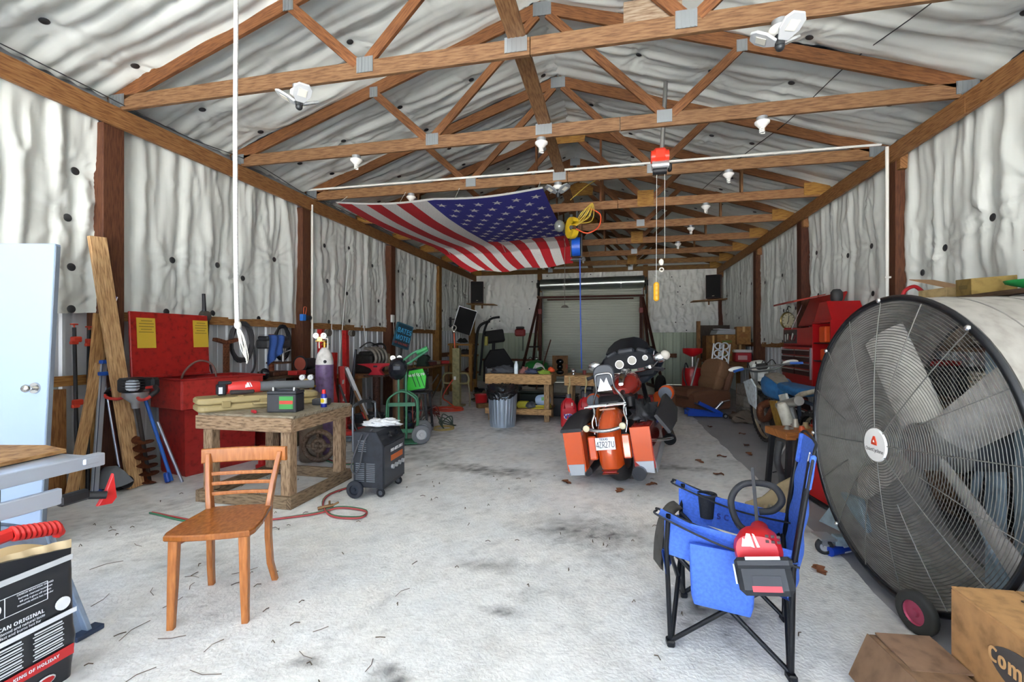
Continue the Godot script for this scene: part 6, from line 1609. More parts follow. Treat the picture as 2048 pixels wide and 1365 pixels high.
	for s in [-1.0, 1.0]:
		part(o, "fork_leg", B.new().cyl(V(s * .11, .32, -1.62), V(s * .11, .98, -1.3), .03, .028, 12), M("2a2b2e", .3, .6))
		part(o, "lower_fairing", B.new().loft([ring(TX(V(s * .3, .45, -1.12)), .12, .34, .05, 3), ring(TX(V(s * .33, .5, -1.2)), .2, .46, .08, 3), ring(TX(V(s * .28, .5, -1.32)), .14, .4, .06, 3)]), org)
		var sp_ := part(o, "speaker_pod", B.new().lathe([Vector2(0, 0), Vector2(.06, 0), Vector2(.085, .03), Vector2(.09, .1), Vector2(.06, .2), Vector2(0, .24)], 22, B.axis(V(s * .42, .72, -.86), V(.12 * s, .05, -1))), org)
		part(sp_, "speaker_grille", B.new().lathe([Vector2(0, .012), Vector2(.06, .01), Vector2(.076, -.004), Vector2(.07, -.01), Vector2(0, -.006)], 22, B.axis(V(s * .42, .72, -.862), V(-.12 * s, -.05, 1))), M("5f6670", .6, 0.0, "mesh"))
		part(o, "floorboard", B.new().box(V(s * .33, .3, -.75), V(.12, .025, .38), Basis(), .01), blk)
	part(o, "front_fender", B.new().lathe([Vector2(.34, -.075), Vector2(.37, -.05), Vector2(.38, 0), Vector2(.37, .05), Vector2(.34, .075)], 24, B.axis(V(0, .33, -1.62), V(1, 0, 0)), -.3, PI * .9), redm)
	# batwing fairing: outer shell, dash, screen
	var fr := []
	for q in [[.84, .34, -1.34, .12], [.95, .66, -1.36, .2], [1.06, .8, -1.4, .26], [1.15, .78, -1.42, .26], [1.24, .62, -1.44, .2], [1.3, .42, -1.46, .12]]:
		fr.append(ring(TX(V(0, q[0], q[2]), eu(90, 0, 0)), q[1], q[3], q[3] * .45, 4))
	part(o, "fairing", B.new().loft(fr), navy)
	part(o, "dash", B.new().prism([Vector2(-.3, .92), Vector2(.3, .92), Vector2(.36, 1.05), Vector2(.3, 1.2), Vector2(.16, 1.26), Vector2(-.16, 1.26), Vector2(-.3, 1.2), Vector2(-.36, 1.05)], -1.27, -1.18, TX(V(0, 0, 0)), .025), M("10151c", .75))
	part(o, "pouch", B.new().box(V(0, 1.26, -1.2), V(.2, .07, .08), eu(-10, 0, 0), .02).box(V(.19, 1.24, -1.2), V(.14, .06, .06), eu(-10, 0, -20), .02).box(V(-.19, 1.24, -1.2), V(.14, .06, .06), eu(-10, 0, 20), .02), M("3c3f44", .5))
	part(o, "windscreen", B.new().loft([ring(TX(V(0, 1.26, -1.3), eu(60, 0, 0)), .56, .02, .008), ring(TX(V(0, 1.33, -1.36), eu(60, 0, 0)), .5, .02, .008), ring(TX(V(0, 1.4, -1.41), eu(60, 0, 0)), .34, .02, .008), ring(TX(V(0, 1.43, -1.43), eu(60, 0, 0)), .18, .016, .006)]), M("1b1c20", .12))
	for q in [[-.1, 1.11, .048], [.06, 1.14, .048], [-.22, 1.06, .032], [.22, 1.15, .03], [-.17, .97, .036], [-.06, 1.0, .03]]:
		var g := part(o, "gauge", B.new().cyl(V(q[0], q[1], -1.18), V(q[0], q[1], -1.165), q[2] * 1.15, q[2] * 1.1, 20), chrome)
		part(g, "dial", B.new().cyl(V(q[0], q[1], -1.166), V(q[0], q[1], -1.161), q[2], q[2], 20), M("c4c1b4", .4) if q[1] > 1.0 else M("5a4a3a", .5))
	part(o, "radio", B.new().box(V(.1, 1.01, -1.175), V(.2, .06, .02), Basis(), .004), blk)
	part(o, "radio_display", B.new().box(V(.07, 1.015, -1.163), V(.07, .03, .003)), M("a8b49a", .4))
	for k in 6: part(o, "radio_button", B.new().box(V(.13 + .022 * (k % 3), 1.025 - .02 * (k / 3), -1.163), V(.014, .012, .004)), M("7a2424", .5))
	part(o, "handlebar", B.new().tube(sp([V(-.42, 1.0, -.86), V(-.3, 1.02, -.98), V(-.14, 1.0, -1.14), V(.14, 1.0, -1.14), V(.3, 1.02, -.98), V(.42, 1.0, -.86)], 5), .014, 8), chrome)
	for s in [-1.0, 1.0]:
		part(o, "grip", B.new().tube([V(s * .33, 1.017, -.95), V(s * .44, .995, -.84)], .022, 10), M("3a3b3e", .5))
		part(o, "control_pod", B.new().box(V(s * .28, 1.04, -.99), V(.09, .06, .07), eu(0, s * -40, 0), .015), chrome)
		part(o, "lever", B.new().tube(sp([V(s * .27, 1.03, -1.02), V(s * .38, 1.02, -.98), V(s * .46, 1.0, -.88)], 4), .009, 6), chrome)
		var mr := part(o, "mirror", B.new().ball(V(s * .4, 1.13, -1.1), V(.085, .06, .03)), chrome)
		part(mr, "stem", B.new().tube([V(s * .3, 1.02, -1.02), V(s * .38, 1.1, -1.1)], .009, 6), chrome)
	part(o, "passing_lamp", B.new().ball(V(.46, 1.15, -1.12), V(.06, .06, .06)), M("dcd8cc", .25))
	part(o, "kickstand", B.new().tube([V(-.14, .26, -.8), V(-.3, .05, -.75)], .014, 8), blk)
	# drink can and phone on the dash
	var cn := thing("drink_can", "red and white drink can with a straw standing on the motorcycle dash", "can", V(.47, 1.09, -5.9))
	part(cn, "can", B.new().lathe([Vector2(0, 0), Vector2(.028, 0), Vector2(.032, .01), Vector2(.032, .11), Vector2(.026, .12), Vector2(0, .12)], 18), M("c9452e", .35))
	part(cn, "band", B.new().cyl(V(0, .02, 0), V(0, .05, 0), .0326, .0326, 18), M("e8dcd2", .4))
	part(cn, "straw", B.new().cyl(V(0, .11, 0), V(.01, .17, .0), .004, .004, 6), M("dddddd", .4))

func build_far_corner() -> void:
	# ---- brown recliner
	var o := thing("recliner", "worn brown recliner armchair facing the motorcycle", "armchair", V(1.62, 0, -9.72), -62)
	var br := M("7d543c", .75, 0.0, "cloth")
	var br2 := M("9c7454", .75, 0.0, "cloth")
	part(o, "base", B.new().box(V(0, .17, -.05), V(.7, .22, .7), Basis(), .04), br)
	part(o, "seat_cushion", cushion(V(0, .36, .08), V(.5, .2, .66), Basis(), .2), br)
	part(o, "back_cushion", cushion(V(0, .56, -.3), V(.56, .28, .2), eu(-18, 0, 0), .3), br2)
	part(o, "head_cushion", cushion(V(0, .8, -.39), V(.6, .34, .24), eu(-18, 0, 0), .3), br2)
	part(o, "back_shell", B.new().box(V(0, .55, -.48), V(.66, .74, .14), eu(-18, 0, 0), .05), br)
	for s in [-1.0, 1.0]: part(o, "armrest", B.new().loft([ring(TX(V(s * .39, .26, -.36)), .16, .36, .07, 4), ring(TX(V(s * .39, .26, .0)), .18, .4, .08, 4), ring(TX(V(s * .39, .24, .34)), .18, .4, .08, 4), ring(TX(V(s * .39, .22, .44)), .15, .34, .07, 4)]), br)
	# ---- blue trolley jack
	var j := thing("trolley_jack", "bright blue trolley jack with silver ram on the concrete by the recliner", "jack", V(1.62, 0, -8.95), 6)
	var bl := M("1f4fc0", .35)
	for s in [-1.0, 1.0]: part(j, "side_plate", B.new().prism([Vector2(-.34, .03), Vector2(.32, .02), Vector2(.34, .07), Vector2(-.3, .15), Vector2(-.34, .12)], -.008, .008, TX(V(0, 0, s * .11)), .002), bl)
	part(j, "lift_arm", B.new().bar(V(.25, .08, 0), V(-.12, .26, 0), .08, .06), bl)
	part(j, "cross_plate", B.new().box(V(.1, .07, 0), V(.14, .03, .22)).box(V(-.28, .1, 0), V(.1, .04, .22)), bl)
	part(j, "ram", B.new().cyl(V(.14, .1, 0), V(.3, .28, 0), .035).cyl(V(.3, .28, 0), V(.42, .31, .0), .012), M("c2c6cc", .25, .9))
	for s in [-1.0, 1.0]: wheel(j, V(.3, .045, s * .14), V(0, 0, 1), .045, .03, "3a3a3c", "b0b0b0")
	one("pry_bar", B.new().tube([V(0, 0, 0), V(-.5, .12, .1)], .013, 8).tube([V(.1, .02, .1), V(-.3, .22, .02)], .012, 8), M("20304a", .4), "dark steel pry bars lying over the blue jack", "bar", V(1.75, .02, -9.08))
	# ---- oil drainer
	var d := thing("oil_drainer", "red oil drain tank with wide red funnel bowl on top", "oil drainer", V(1.68, 0, -10.75))
	part(d, "tank", B.new().lathe([Vector2(0, .05), Vector2(.2, .05), Vector2(.22, .1), Vector2(.22, .72), Vector2(.2, .79), Vector2(.06, .82), Vector2(0, .82)], 26), M("b81a20", .3))
	part(d, "stem", B.new().cyl(V(0, .82, 0), V(0, 1.05, 0), .03, .03, 12), M("c9c7c0", .3, .8))
	part(d, "bowl", B.new().lathe([Vector2(0, 1.03), Vector2(.05, 1.04), Vector2(.2, 1.12), Vector2(.21, 1.22), Vector2(.2, 1.22), Vector2(.18, 1.13), Vector2(0, 1.06)], 26), M("c41c22", .3))
	part(d, "hose", B.new().tube(sp([V(-.1, .78, .1), V(-.16, .9, .12), V(-.2, .6, .16), V(-.1, .3, .24)], 5), .014, 8), M("26272a", .5))
	for s in [-1.0, 1.0]: wheel(d, V(s * .18, .05, -.1), V(1, 0, 0), .05, .03)
	one("spare_tyre", B.new().torus(V(0, .3, 0), V(1, 0, .3), .22, .08, 28, 10, 1.1), M("1b1b1c", .8), "black tyre leaning on the back wall behind the oil drainer", "tyre", V(1.05, 0, -11.2))
	one("red_tool_case", B.new().box(V(0, .12, 0), V(.5, .22, .24), Basis(), .03).box(V(0, .26, 0), V(.2, .06, .05), Basis(), .015), M("a31d22", .45), "red tool case on the floor beside the motorcycle fairing", "case", V(.95, 0, -10.3), 10)
	# ramps
	for k in 2:
		var r := thing("loading_ramp", ["perforated aluminium loading ramp leaning beside the oil drainer", "perforated aluminium loading ramp leaning behind the recliner"][k], "ramp", V(2.04 + .14 * k, .0, -10.6 - .05 * k), -12, "aluminium ramps")
		var sl := eu(-14, 0, -6)
		for s in [-1.0, 1.0]: part(r, "rail", B.new().box(sl * V(s * .1, .68, 0), V(.03, 1.36, .05), sl), M("c4c8cb", .35, .7))
		for q in 8: part(r, "rung", B.new().torus(sl * V(0, .16 + .165 * q, 0), sl * V(0, 0, 1), .07, .016, 16, 6), M("c4c8cb", .35, .7))
	one("breaker_bar", B.new().cyl(Vector3.ZERO, V(.3, 1.0, -.3), .02, .018, 10), M("b9bcbf", .3, .8), "silver bar leaning across the recliner toward the ramps", "bar", V(1.42, .02, -9.95))
	# wooden shelf unit with cartons
	var s2 := thing("lumber_shelf", "rough lumber shelf along the back corner carrying cartons", "shelf", V(2.72, 0, -12.6))
	var wm := M("9c7444", .7, 0.0, "wood")
	part(s2, "board", B.new().box(V(0, .87, 0), V(1.05, .05, 1.3)), wm)
	part(s2, "front_rail", B.new().box(V(0, .8, .66), V(1.05, .12, .04)), wm)
	for q in [[-.48, .6], [.48, .6], [-.48, -.6], [.48, -.6]]: part(s2, "leg", B.new().box(V(q[0], .42, q[1]), V(.09, .85, .09)), wm)
	part(s2, "tall_post", B.new().box(V(-.56, .95, -.3), V(.09, 1.9, .09)), wm)
	part(s2, "back_panel", B.new().box(V(-.1, 1.35, -.62), V(.75, .9, .02)), M("4b423a", .7, 0.0, "wood"))
	one("wall_ledge", B.new().box(V(0, 0, 0), V(.9, .12, .04)).box(V(-.4, -.4, 0), V(.06, .75, .06)), M("7d5230", .7, 0.0, "wood"), "brown board ledge between motorcycle and oil drainer on the back wall", "ledge", V(1.45, .93, -15.1))
	var bx := [[2.65, .895, -12.2, .42, .3, .4, "a9763c", "tan carton at the bottom of the stack under the bright printer"], [2.66, 1.195, -12.22, .44, .34, .42, "9a6f3a", "upper tan carton with green print directly under the bright printer"], [2.4, .895, -12.5, .34, .62, .34, "8a6030", "taller dark brown carton standing beside the stacked pair"], [3.0, 1.3, -12.0, .3, .42, .4, "a07038", "carton wedged high beside the post and the red cooler"], [2.98, .895, -12.25, .24, .4, .3, "7d5a30", "dark carton standing behind the red cooler"]]
	for q in bx:
		var c := thing("cardboard_carton", q[7], "carton", V(q[0], q[1], q[2]), rng.randf_range(-6, 6), "cartons on the corner shelf")
		part(c, "box", B.new().box(V(0, q[4] / 2, 0), V(q[3], q[4], q[5]), Basis(), .003), M(q[6], .75, 0.0, "dirt"))
		part(c, "tape", B.new().box(V(0, q[4] + .001, 0), V(.05, .002, q[5])).box(V(0, q[4] * .85, q[5] / 2 + .001), V(.05, q[4] * .3, .002)), M("c09a60", .5))
		part(c, "print", B.new().box(V(0, q[4] * .5, q[5] / 2 + .001), V(q[3] * .5, q[4] * .16, .002)), M("6f7a3a", .7) if q[4] < .4 else M("8a5a28", .7))
	var pr := thing("flat_printer", "silver and white flat printer lying on the tan carton stack", "printer", V(2.68, 1.54, -12.2), 10)
	part(pr, "body", B.new().prism([Vector2(-.32, 0), Vector2(.3, 0), Vector2(.34, .06), Vector2(.1, .12), Vector2(-.28, .1)], -.2, .2, Transform3D(), .012), M("b9bdc2", .35, .3))
	part(pr, "lid", B.new().box(V(0, .12, 0), V(.5, .02, .36), eu(0, 0, -3), .006), M("e2e4e6", .4))
	var cl := thing("drink_cooler", "red drink cooler with white lid on the corner shelf", "cooler", V(2.92, .895, -11.7))
	part(cl, "body", B.new().box(V(0, .11, 0), V(.36, .22, .26), Basis(), .02), M("b8242c", .45))
	part(cl, "lid", B.new().box(V(0, .25, 0), V(.37, .07, .27), Basis(), .02), M("e4e2e0", .45))
	part(cl, "label", B.new().box(V(-.02, .1, .131), V(.2, .1, .002)), M("d9a8a4", .5))
	# grey blocks and tyres by the dirt bike
	for k in 3: one("concrete_block", B.new().box(V(0, .1, 0), V(.22, .2, .4), Basis(), .01), M("8a857b", .85, 0.0, "dirt"), ["grey block at the bottom of the stack by the recliner", "grey block in the middle of the stack by the recliner", "topmost grey block of the stack by the recliner"][k], "block", V(2.32 + .02 * k, .2 * k, -9.1), 5 * k)
	one("grey_box_column", B.new().box(V(0, .3, 0), V(.26, .6, .5), Basis(), .01), M("77736a", .8, 0.0, "dirt"), "grey crate standing behind the block stack", "crate", V(2.6, 0, -9.2), 4)
	one("dusty_bundle", lump(V(0, .04, 0), V(.3, .14, .22), 81, .4, 22), M("7f7364", .85, 0.0, "cloth"), "dusty tan bundle on the floor beside the block stack", "bundle", V(2.25, 0, -8.55))

func build_dirt_bike() -> void:
	var o := thing("dirt_bike", "dusty white and blue dirt bike leaning on its stand beside the tool chest", "dirt bike", V(2.16, .005, -5.5))
	o.basis = ry(5) * eu(0, 0, 8)
	var white := M("d6d8d2", .5, 0.0, "dirt")
	var cream := M("cfc6ae", .55, 0.0, "dirt")
	var blue := M("2f6ea6", .5, 0.0, "dirt")
	var dust := M("8a8478", .75, 0.0, "dirt")
	var blk := M("2b2a28", .6, 0.0, "dirt")
	var alu := M("b9b9b4", .35, .8)
	for q in [[0.0, .32, .055, "rear_tyre"], [-1.42, .35, .042, "front_tyre"]]:
		var r: float = q[1]
		var w: float = q[2]
		var tp := []
		for k in 9:
			var a := PI * k / 8.0
			tp.append(Vector2(r - w + w * sin(a) * 1.0, -w * cos(a)))
		var t := part(o, q[3], B.new().lathe(tp, 40, B.axis(V(0, r, q[0]), V(1, 0, 0))), M("3a3733", .9, 0.0, "dirt"))
		var kn := B.new()
		for k in 40:
			var a := TAU * k / 40
			for s in [-1.0, 0.0, 1.0]:
				if s == 0.0 and k % 2: continue
				kn.box(V(s * w * .6, r + sin(a) * (r - .004 - absf(s) * w * .2), float(q[0]) + cos(a) * (r - .004 - absf(s) * w * .2)), V(.022, .02, .02), Basis(V(1, 0, 0), -a))
		part(t, "tread_knobs", kn, M("34312d", .9)).set_meta("kind", "stuff")
		part(t, "rim", B.new().torus(V(0, r, q[0]), V(1, 0, 0), r - w * 1.4, .014, 36, 6, 1.4), M("b5a98a", .4, .7))
		part(t, "hub", B.new().cyl(V(-.05, r, q[0]), V(.05, r, q[0]), .04, .04, 14).cyl(V(-.065, r, q[0]), V(-.06, r, q[0]), .1, .1, 24, .05), alu)
		var spk := B.new()
		for k in 18:
			var a := TAU * k / 18
			spk.tube([V(.03 if k % 2 else -.03, r + sin(a + .2) * .035, float(q[0]) + cos(a + .2) * .035), V(0, r + sin(a) * (r - w * 1.5), float(q[0]) + cos(a) * (r - w * 1.5))], .0022, 4)
		part(t, "spokes", spk, alu)
	for s in [-1.0, 1.0]:
		part(o, "fork_leg", B.new().cyl(V(s * .09, .34, -1.42), V(s * .09, .62, -1.32), .03, .028, 12), M("8f8a80", .4, .6))
		part(o, "fork_tube", B.new().cyl(V(s * .09, .6, -1.33), V(s * .09, 1.0, -1.18), .022, .022, 12), alu)
		part(o, "radiator_shroud", B.new().prism([Vector2(0, 0), Vector2(.22, .05), Vector2(.3, .34), Vector2(.02, .4), Vector2(-.1, .3)], -.01, .01, TX(V(s * .19, .52, -1.08), ry(90)), .004), M("d9e4e8", .5, 0.0, "dirt"))
		part(o, "side_panel", B.new().prism([Vector2(0, 0), Vector2(.22, .02), Vector2(.3, .26), Vector2(.1, .3)], -.012, .012, TX(V(s * .15, .52, -.12), ry(90)), .004), white)
		part(o, "hand_guard", B.new().ball(V(s * .34, 1.06, -1.16), V(.1, .035, .045)), M("e0e0da", .4))
		part(o, "grip", B.new().tube([V(s * .29, 1.06, -1.06), V(s * .42, 1.05, -1.0)], .018, 10), M("2f62b8", .5))
		part(o, "lever", B.new().tube([V(s * .26, 1.05, -1.1), V(s * .4, 1.03, -1.06)], .007, 6), alu)
		part(o, "swingarm", B.new().bar(V(s * .09, .34, 0), V(s * .09, .42, -.5), .035, .06), alu)
	part(o, "front_fender", B.new().loft([ring(TX(V(0, .8, -1.72)), .06, .015, .006), ring(TX(V(0, .83, -1.55)), .17, .03, .012), ring(TX(V(0, .82, -1.35)), .2, .05, .02), ring(TX(V(0, .76, -1.12)), .14, .03, .012)]), cream)
	part(o, "headlight_shroud", B.new().loft([ring(TX(V(0, .98, -1.38), eu(-15, 0, 0)), .16, .26, .06, 4), ring(TX(V(0, .98, -1.32), eu(-15, 0, 0)), .24, .3, .08, 4), ring(TX(V(0, .98, -1.24), eu(-15, 0, 0)), .22, .26, .08, 4)]), white)
	part(o, "handlebar", B.new().tube(sp([V(-.42, 1.05, -1.0), V(-.26, 1.06, -1.07), V(-.12, 1.0, -1.13), V(.12, 1.0, -1.13), V(.26, 1.06, -1.07), V(.42, 1.05, -1.0)], 5), .012, 8).tube([V(-.24, 1.055, -1.08), V(.24, 1.055, -1.08)], .01, 8), M("6a6a68", .4, .6))
	for k in 4: part(o, "cable", B.new().tube(sp([V(-.22 + .12 * k, 1.05, -1.1), V(-.16 + .1 * k, 1.12, -1.22), V(-.1 + .06 * k, 1.0, -1.32), V(-.05 + .04 * k, .8, -1.2)], 6), .006, 6), M("1f1f20", .5))
	part(o, "instrument_cluster", B.new().box(V(0, 1.05, -1.2), V(.14, .08, .08), Basis(), .02), blk)
	part(o, "fuel_tank", B.new().loft([ring(TX(V(0, .8, -1.1)), .14, .2, .06, 4), ring(TX(V(0, .82, -.95)), .28, .28, .1, 4), ring(TX(V(0, .8, -.75)), .3, .26, .1, 4), ring(TX(V(0, .76, -.58)), .2, .18, .07, 4)]), blue)
	part(o, "dusty_tank_top", B.new().loft([ring(TX(V(0, .92, -1.08)), .08, .03, .012), ring(TX(V(0, .965, -.95)), .16, .03, .014), ring(TX(V(0, .94, -.78)), .18, .03, .014), ring(TX(V(0, .87, -.62)), .14, .03, .012)]), dust)
	part(o, "seat", B.new().loft([ring(TX(V(0, .86, -.72)), .12, .06, .03), ring(TX(V(0, .84, -.5)), .2, .1, .04), ring(TX(V(0, .83, -.2)), .22, .1, .04), ring(TX(V(0, .85, .1)), .2, .09, .04), ring(TX(V(0, .87, .18)), .16, .06, .03)]), blue)
	part(o, "rear_fender", B.new().loft([ring(TX(V(0, .8, -.15)), .2, .06, .02), ring(TX(V(0, .86, .15)), .24, .05, .02), ring(TX(V(0, .93, .42)), .22, .03, .012), ring(TX(V(0, .9, .58)), .16, .02, .008)]), cream)
	part(o, "engine", B.new().box(V(0, .4, -.68), V(.24, .3, .34), Basis(), .05).cyl(V(0, .5, -.8), V(0, .7, -.86), .09, .085, 16).cyl(V(-.14, .38, -.66), V(-.11, .38, -.66), .11, .11, 20), blk)
	for k in 5: part(o, "cooling_fin", B.new().cyl(V(0, .54 + .035 * k, -.81 - .01 * k), V(0, .548 + .035 * k, -.812 - .01 * k), .11, .11, 16), M("6a6660", .5, .5))
	part(o, "rusty_exhaust", B.new().tube(sp([V(-.04, .62, -.93), V(-.14, .55, -1.05), V(-.18, .42, -.98), V(-.17, .45, -.8), V(-.17, .6, -.6), V(-.16, .66, -.4)], 6), .05, 12, .03), M("8a5a40", .6, .5, "rust"))
	part(o, "silencer", B.new().cyl(V(-.17, .66, -.4), V(-.17, .78, .1), .05, .05, 14), alu)
	part(o, "yellow_panel", B.new().prism([Vector2(0, 0), Vector2(.14, -.02), Vector2(.22, .28), Vector2(.02, .3)], -.01, .01, TX(V(-.2, .42, -.36), ry(90)), .004), M("b08a35", .5, .2, "dirt"))
	part(o, "white_reservoir", B.new().lathe([Vector2(0, 0), Vector2(.05, 0), Vector2(.06, .03), Vector2(.06, .3), Vector2(.04, .34), Vector2(0, .34)], 16, TX(V(-.2, .4, -.12), eu(0, 0, 10))), M("d9d6c8", .5, 0.0, "dirt"))
	part(o, "frame", B.new().tube(sp([V(0, .9, -1.2), V(0, .5, -1.05), V(0, .22, -.8), V(0, .25, -.4)], 4), .025, 8).tube(sp([V(0, .88, -1.18), V(0, .75, -.6), V(0, .7, .1)], 4), .02, 8).tube([V(0, .25, -.4), V(0, .72, -.3)], .022, 8), M("3f4a5a", .5))
	part(o, "shock_absorber", B.new().cyl(V(-.03, .35, -.35), V(-.03, .68, -.45), .03), M("b9b9b0", .3, .7))
	part(o, "side_stand", B.new().tube([V(-.1, .28, -.4), V(-.32, .04, -.34)], .012, 8), alu)

func build_chest() -> void:
	var red := M("b3161a", .3)
	var dk := M("2a1012", .5)
	var ch := thing("tool_chest", "tall red rolling tool chest with drawers against the wall behind the dirt bike", "tool chest", V(2.98, 0, -7.98))
	part(ch, "cabinet", B.new().box(V(0, .4, 0), V(.44, .6, 1.2), Basis(), .01).box(V(0, 1.0, 0), V(.44, .58, 1.2), Basis(), .01), red)
	for q in [[-.18, -.52], [.18, -.52], [-.18, .52], [.18, .52]]: wheel(ch, V(q[0], .05, q[1]), V(0, 0, 1), .05, .03)
	for c in 2:
		for r in 4:
			var y := 1.21 - .1 * r
			var d := part(ch, "drawer", B.new().box(V(-.225, y, -.3 + .58 * c), V(.02, .085, .55), Basis(), .004), M("3a1416", .45))
			part(d, "handle", B.new().box(V(-.238, y + .032, -.3 + .58 * c), V(.012, .016, .53), Basis(), .003), M("c9cacc", .3, .7))
	for z in [-.59, .585]: part(ch, "corner_trim", B.new().box(V(-.23, 1.05, z), V(.02, .46, .03), Basis(), .004), M("b9bcc0", .3, .7))
	for r in 3:
		var d := part(ch, "drawer", B.new().box(V(-.225, .6 - .16 * r, 0), V(.02, .145, 1.12), Basis(), .004), dk)
		part(d, "handle", B.new().box(V(-.24, .655 - .16 * r, 0), V(.012, .02, 1.08), Basis(), .003), M("c9cacc", .3, .7))
	# open top box
	var tb := thing("tool_box_top", "open red top tool box with raised lid standing on the tool chest", "tool box", V(2.99, 1.3, -7.98))
	part(tb, "tray", B.new().box(V(0, .01, 0), V(.42, .02, 1.18)).box(V(-.2, .14, 0), V(.02, .28, 1.18), Basis(), .004).box(V(.2, .17, 0), V(.02, .34, 1.18)).box(V(0, .15, -.58), V(.4, .3, .02)).box(V(0, .15, .58), V(.4, .3, .02)), red)
	var wd := part(tb, "display_window", B.new().box(V(-.212, .15, -.28), V(.006, .22, .56)), M("3a2022", .25))
	for k in 5: part(wd, "tool", B.new().box(V(-.218, .13 + .02 * (k % 2), -.48 + .1 * k), V(.008, .12 - .02 * (k % 3), .04), eu(10 * k, 0, 0), .006), M(["b9b9b4", "c8ccc0", "8a2a2a", "d0d0cc", "7a2430"][k], .4, .3))
	part(tb, "lid", B.new().box(V(.12, .55, 0), V(.03, .5, 1.2), eu(0, 0, -22), .006), red)
	part(tb, "front_flap", B.new().prism([Vector2(-.36, .66), Vector2(.06, .76), Vector2(.08, .78), Vector2(-.36, .69)], -.6, .3, Transform3D(), .003), M("a83a2c", .4))
	for z in [-.55, .55]: part(tb, "gas_strut", B.new().cyl(V(-.1, .28, z), V(.06, .68, z), .008, .008, 8), M("c5c5c5", .25, .9))
	for k in 4: part(tb, "sticker", B.new().box(V(.1 + .02 * (k % 2), .5 + .04 * (k % 2), -.35 + .22 * k), V(.008, .08, .13), eu(0, 0, -22)), M(["d9d4cc", "2a2a2c", "c9c4bc", "e0b0a8"][k], .5))
	part(tb, "tool_strip", B.new().box(V(.09, .42, 0), V(.012, .03, .8), eu(0, 0, -22)), M("b9bcc0", .3, .7))
	# side locker of the chest
	var sl := thing("side_locker", "narrow red side locker with open shelves joined to the tool chest", "locker", V(2.98, 0, -7.08))
	part(sl, "shell", B.new().box(V(.2, .85, 0), V(.03, 1.6, .56)).box(V(0, .85, -.28), V(.44, 1.6, .02)).box(V(0, .85, .28), V(.44, 1.6, .02)).box(V(0, 1.64, 0), V(.44, .03, .56)).box(V(0, .1, 0), V(.44, .03, .56)), red)
	part(sl, "gable_top", B.new().prism([Vector2(-.28, 0), Vector2(.28, 0), Vector2(.1, .26), Vector2(-.12, .26)], -.2, .2, TX(V(0, 1.655, 0), ry(90)), .005), red)
	for y in [.6, 1.1, 1.35]: part(sl, "shelf", B.new().box(V(0, y, 0), V(.42, .015, .54)), M("23191a", .5))
	var of := ["e0521f", "d8481c", "2a2a2c"]
	for k in 3: one("locker_case", B.new().box(V(0, [.11, .08, .1][k], 0), V(.12, [.22, .16, .2][k], .2), eu(0, 8 * k, 0), .015), M(of[k], .45), ["bright orange tool case on the upper shelf of the red locker", "small orange case on the middle shelf of the red locker", "black case on the lower shelf of the red locker"][k], "case", V(2.84, [1.36, 1.11, .61][k], -7.1 + .06 * k))
	one("shop_speaker", B.new().lathe([Vector2(0, 0), Vector2(.06, 0), Vector2(.075, .05), Vector2(.07, .13), Vector2(.04, .17), Vector2(0, .175)], 18), M("3c3e3f", .6), "dark round shop speaker on top of the red locker", "speaker", V(2.98, 1.92, -7.15))
	# hanging clock on a bracket
	var ck := thing("wall_clock", "round cream pocket watch style clock hanging from a bracket on the post", "clock", V(3.0, 1.58, -9.05), 25)
	part(ck, "case", B.new().lathe([Vector2(0, -.02), Vector2(.14, -.02), Vector2(.155, 0), Vector2(.14, .02), Vector2(.13, .02)], 28, TX(V(0, .16, .0), eu(90, 0, 0))), M("8a7a4a", .35, .7))
	part(ck, "face", B.new().cyl(V(0, .16, .015), V(0, .16, .02), .132, .132, 28), M("d6cfae", .5))
	for k in 12: part(ck, "hour_mark", B.new().box(V(sin(TAU * k / 12) * .112, .16 + cos(TAU * k / 12) * .112, .021), V(.01, .022, .003), eu(0, 0, -30 * k)), M("3a3428", .5))
	part(ck, "hand", B.new().bar(V(0, .16, .024), V(.01, .25, .024), .004, .008), M("26221a", .5))
	part(ck, "hand", B.new().bar(V(0, .16, .026), V(-.03, .1, .026), .004, .01), M("26221a", .5))
	part(ck, "ring_bracket", B.new().torus(V(0, .335, 0), V(0, 0, 1), .025, .005, 14, 6).tube(sp([V(0, .36, 0), V(.05, .42, -.03), V(.14, .4, -.08)], 5), .007, 6), M("3a3a36", .5, .5))
	# bottles on the wall ledge above the fan
	var bt := [["2a2c2e", .22], ["7fbf2c", .2], ["2b4a9a", .24], ["c9cbcc", .18], ["8a2a2a", .2], ["1f2022", .26], ["3f8a40", .16]]
	for k in bt.size():
		var h: float = bt[k][1]
		one("spray_can", B.new().lathe([Vector2(0, 0), Vector2(.03, 0), Vector2(.033, .01), Vector2(.033, h * .72), Vector2(.015, h * .82), Vector2(.015, h), Vector2(0, h)], 14), M(bt[k][0], .4), ["black spray can on the wall ledge nearest the tool chest", "lime green bottle on the wall ledge between dark cans", "blue capped bottle on the wall ledge", "pale grey can on the wall ledge", "dark red can on the wall ledge", "tall black bottle on the wall ledge beside the conduit", "green can on the wall ledge beside the tall black bottle"][k], "can", V(2.95 + .04 * (k % 2), 1.52, -6.45 + .09 * k), 0, "cans on the wall ledge")
	one("wall_ledge", B.new().box(V(0, 0, 0), V(.4, .04, 3.2)).box(V(.1, -.06, -1.5), V(.2, .12, .04)).box(V(.1, -.06, 1.5), V(.2, .12, .04)), M("7a5a38", .7, 0.0, "wood"), "long plank ledge on the insulated wall behind the drum fan", "ledge", V(3.06, 1.5, -5.1))

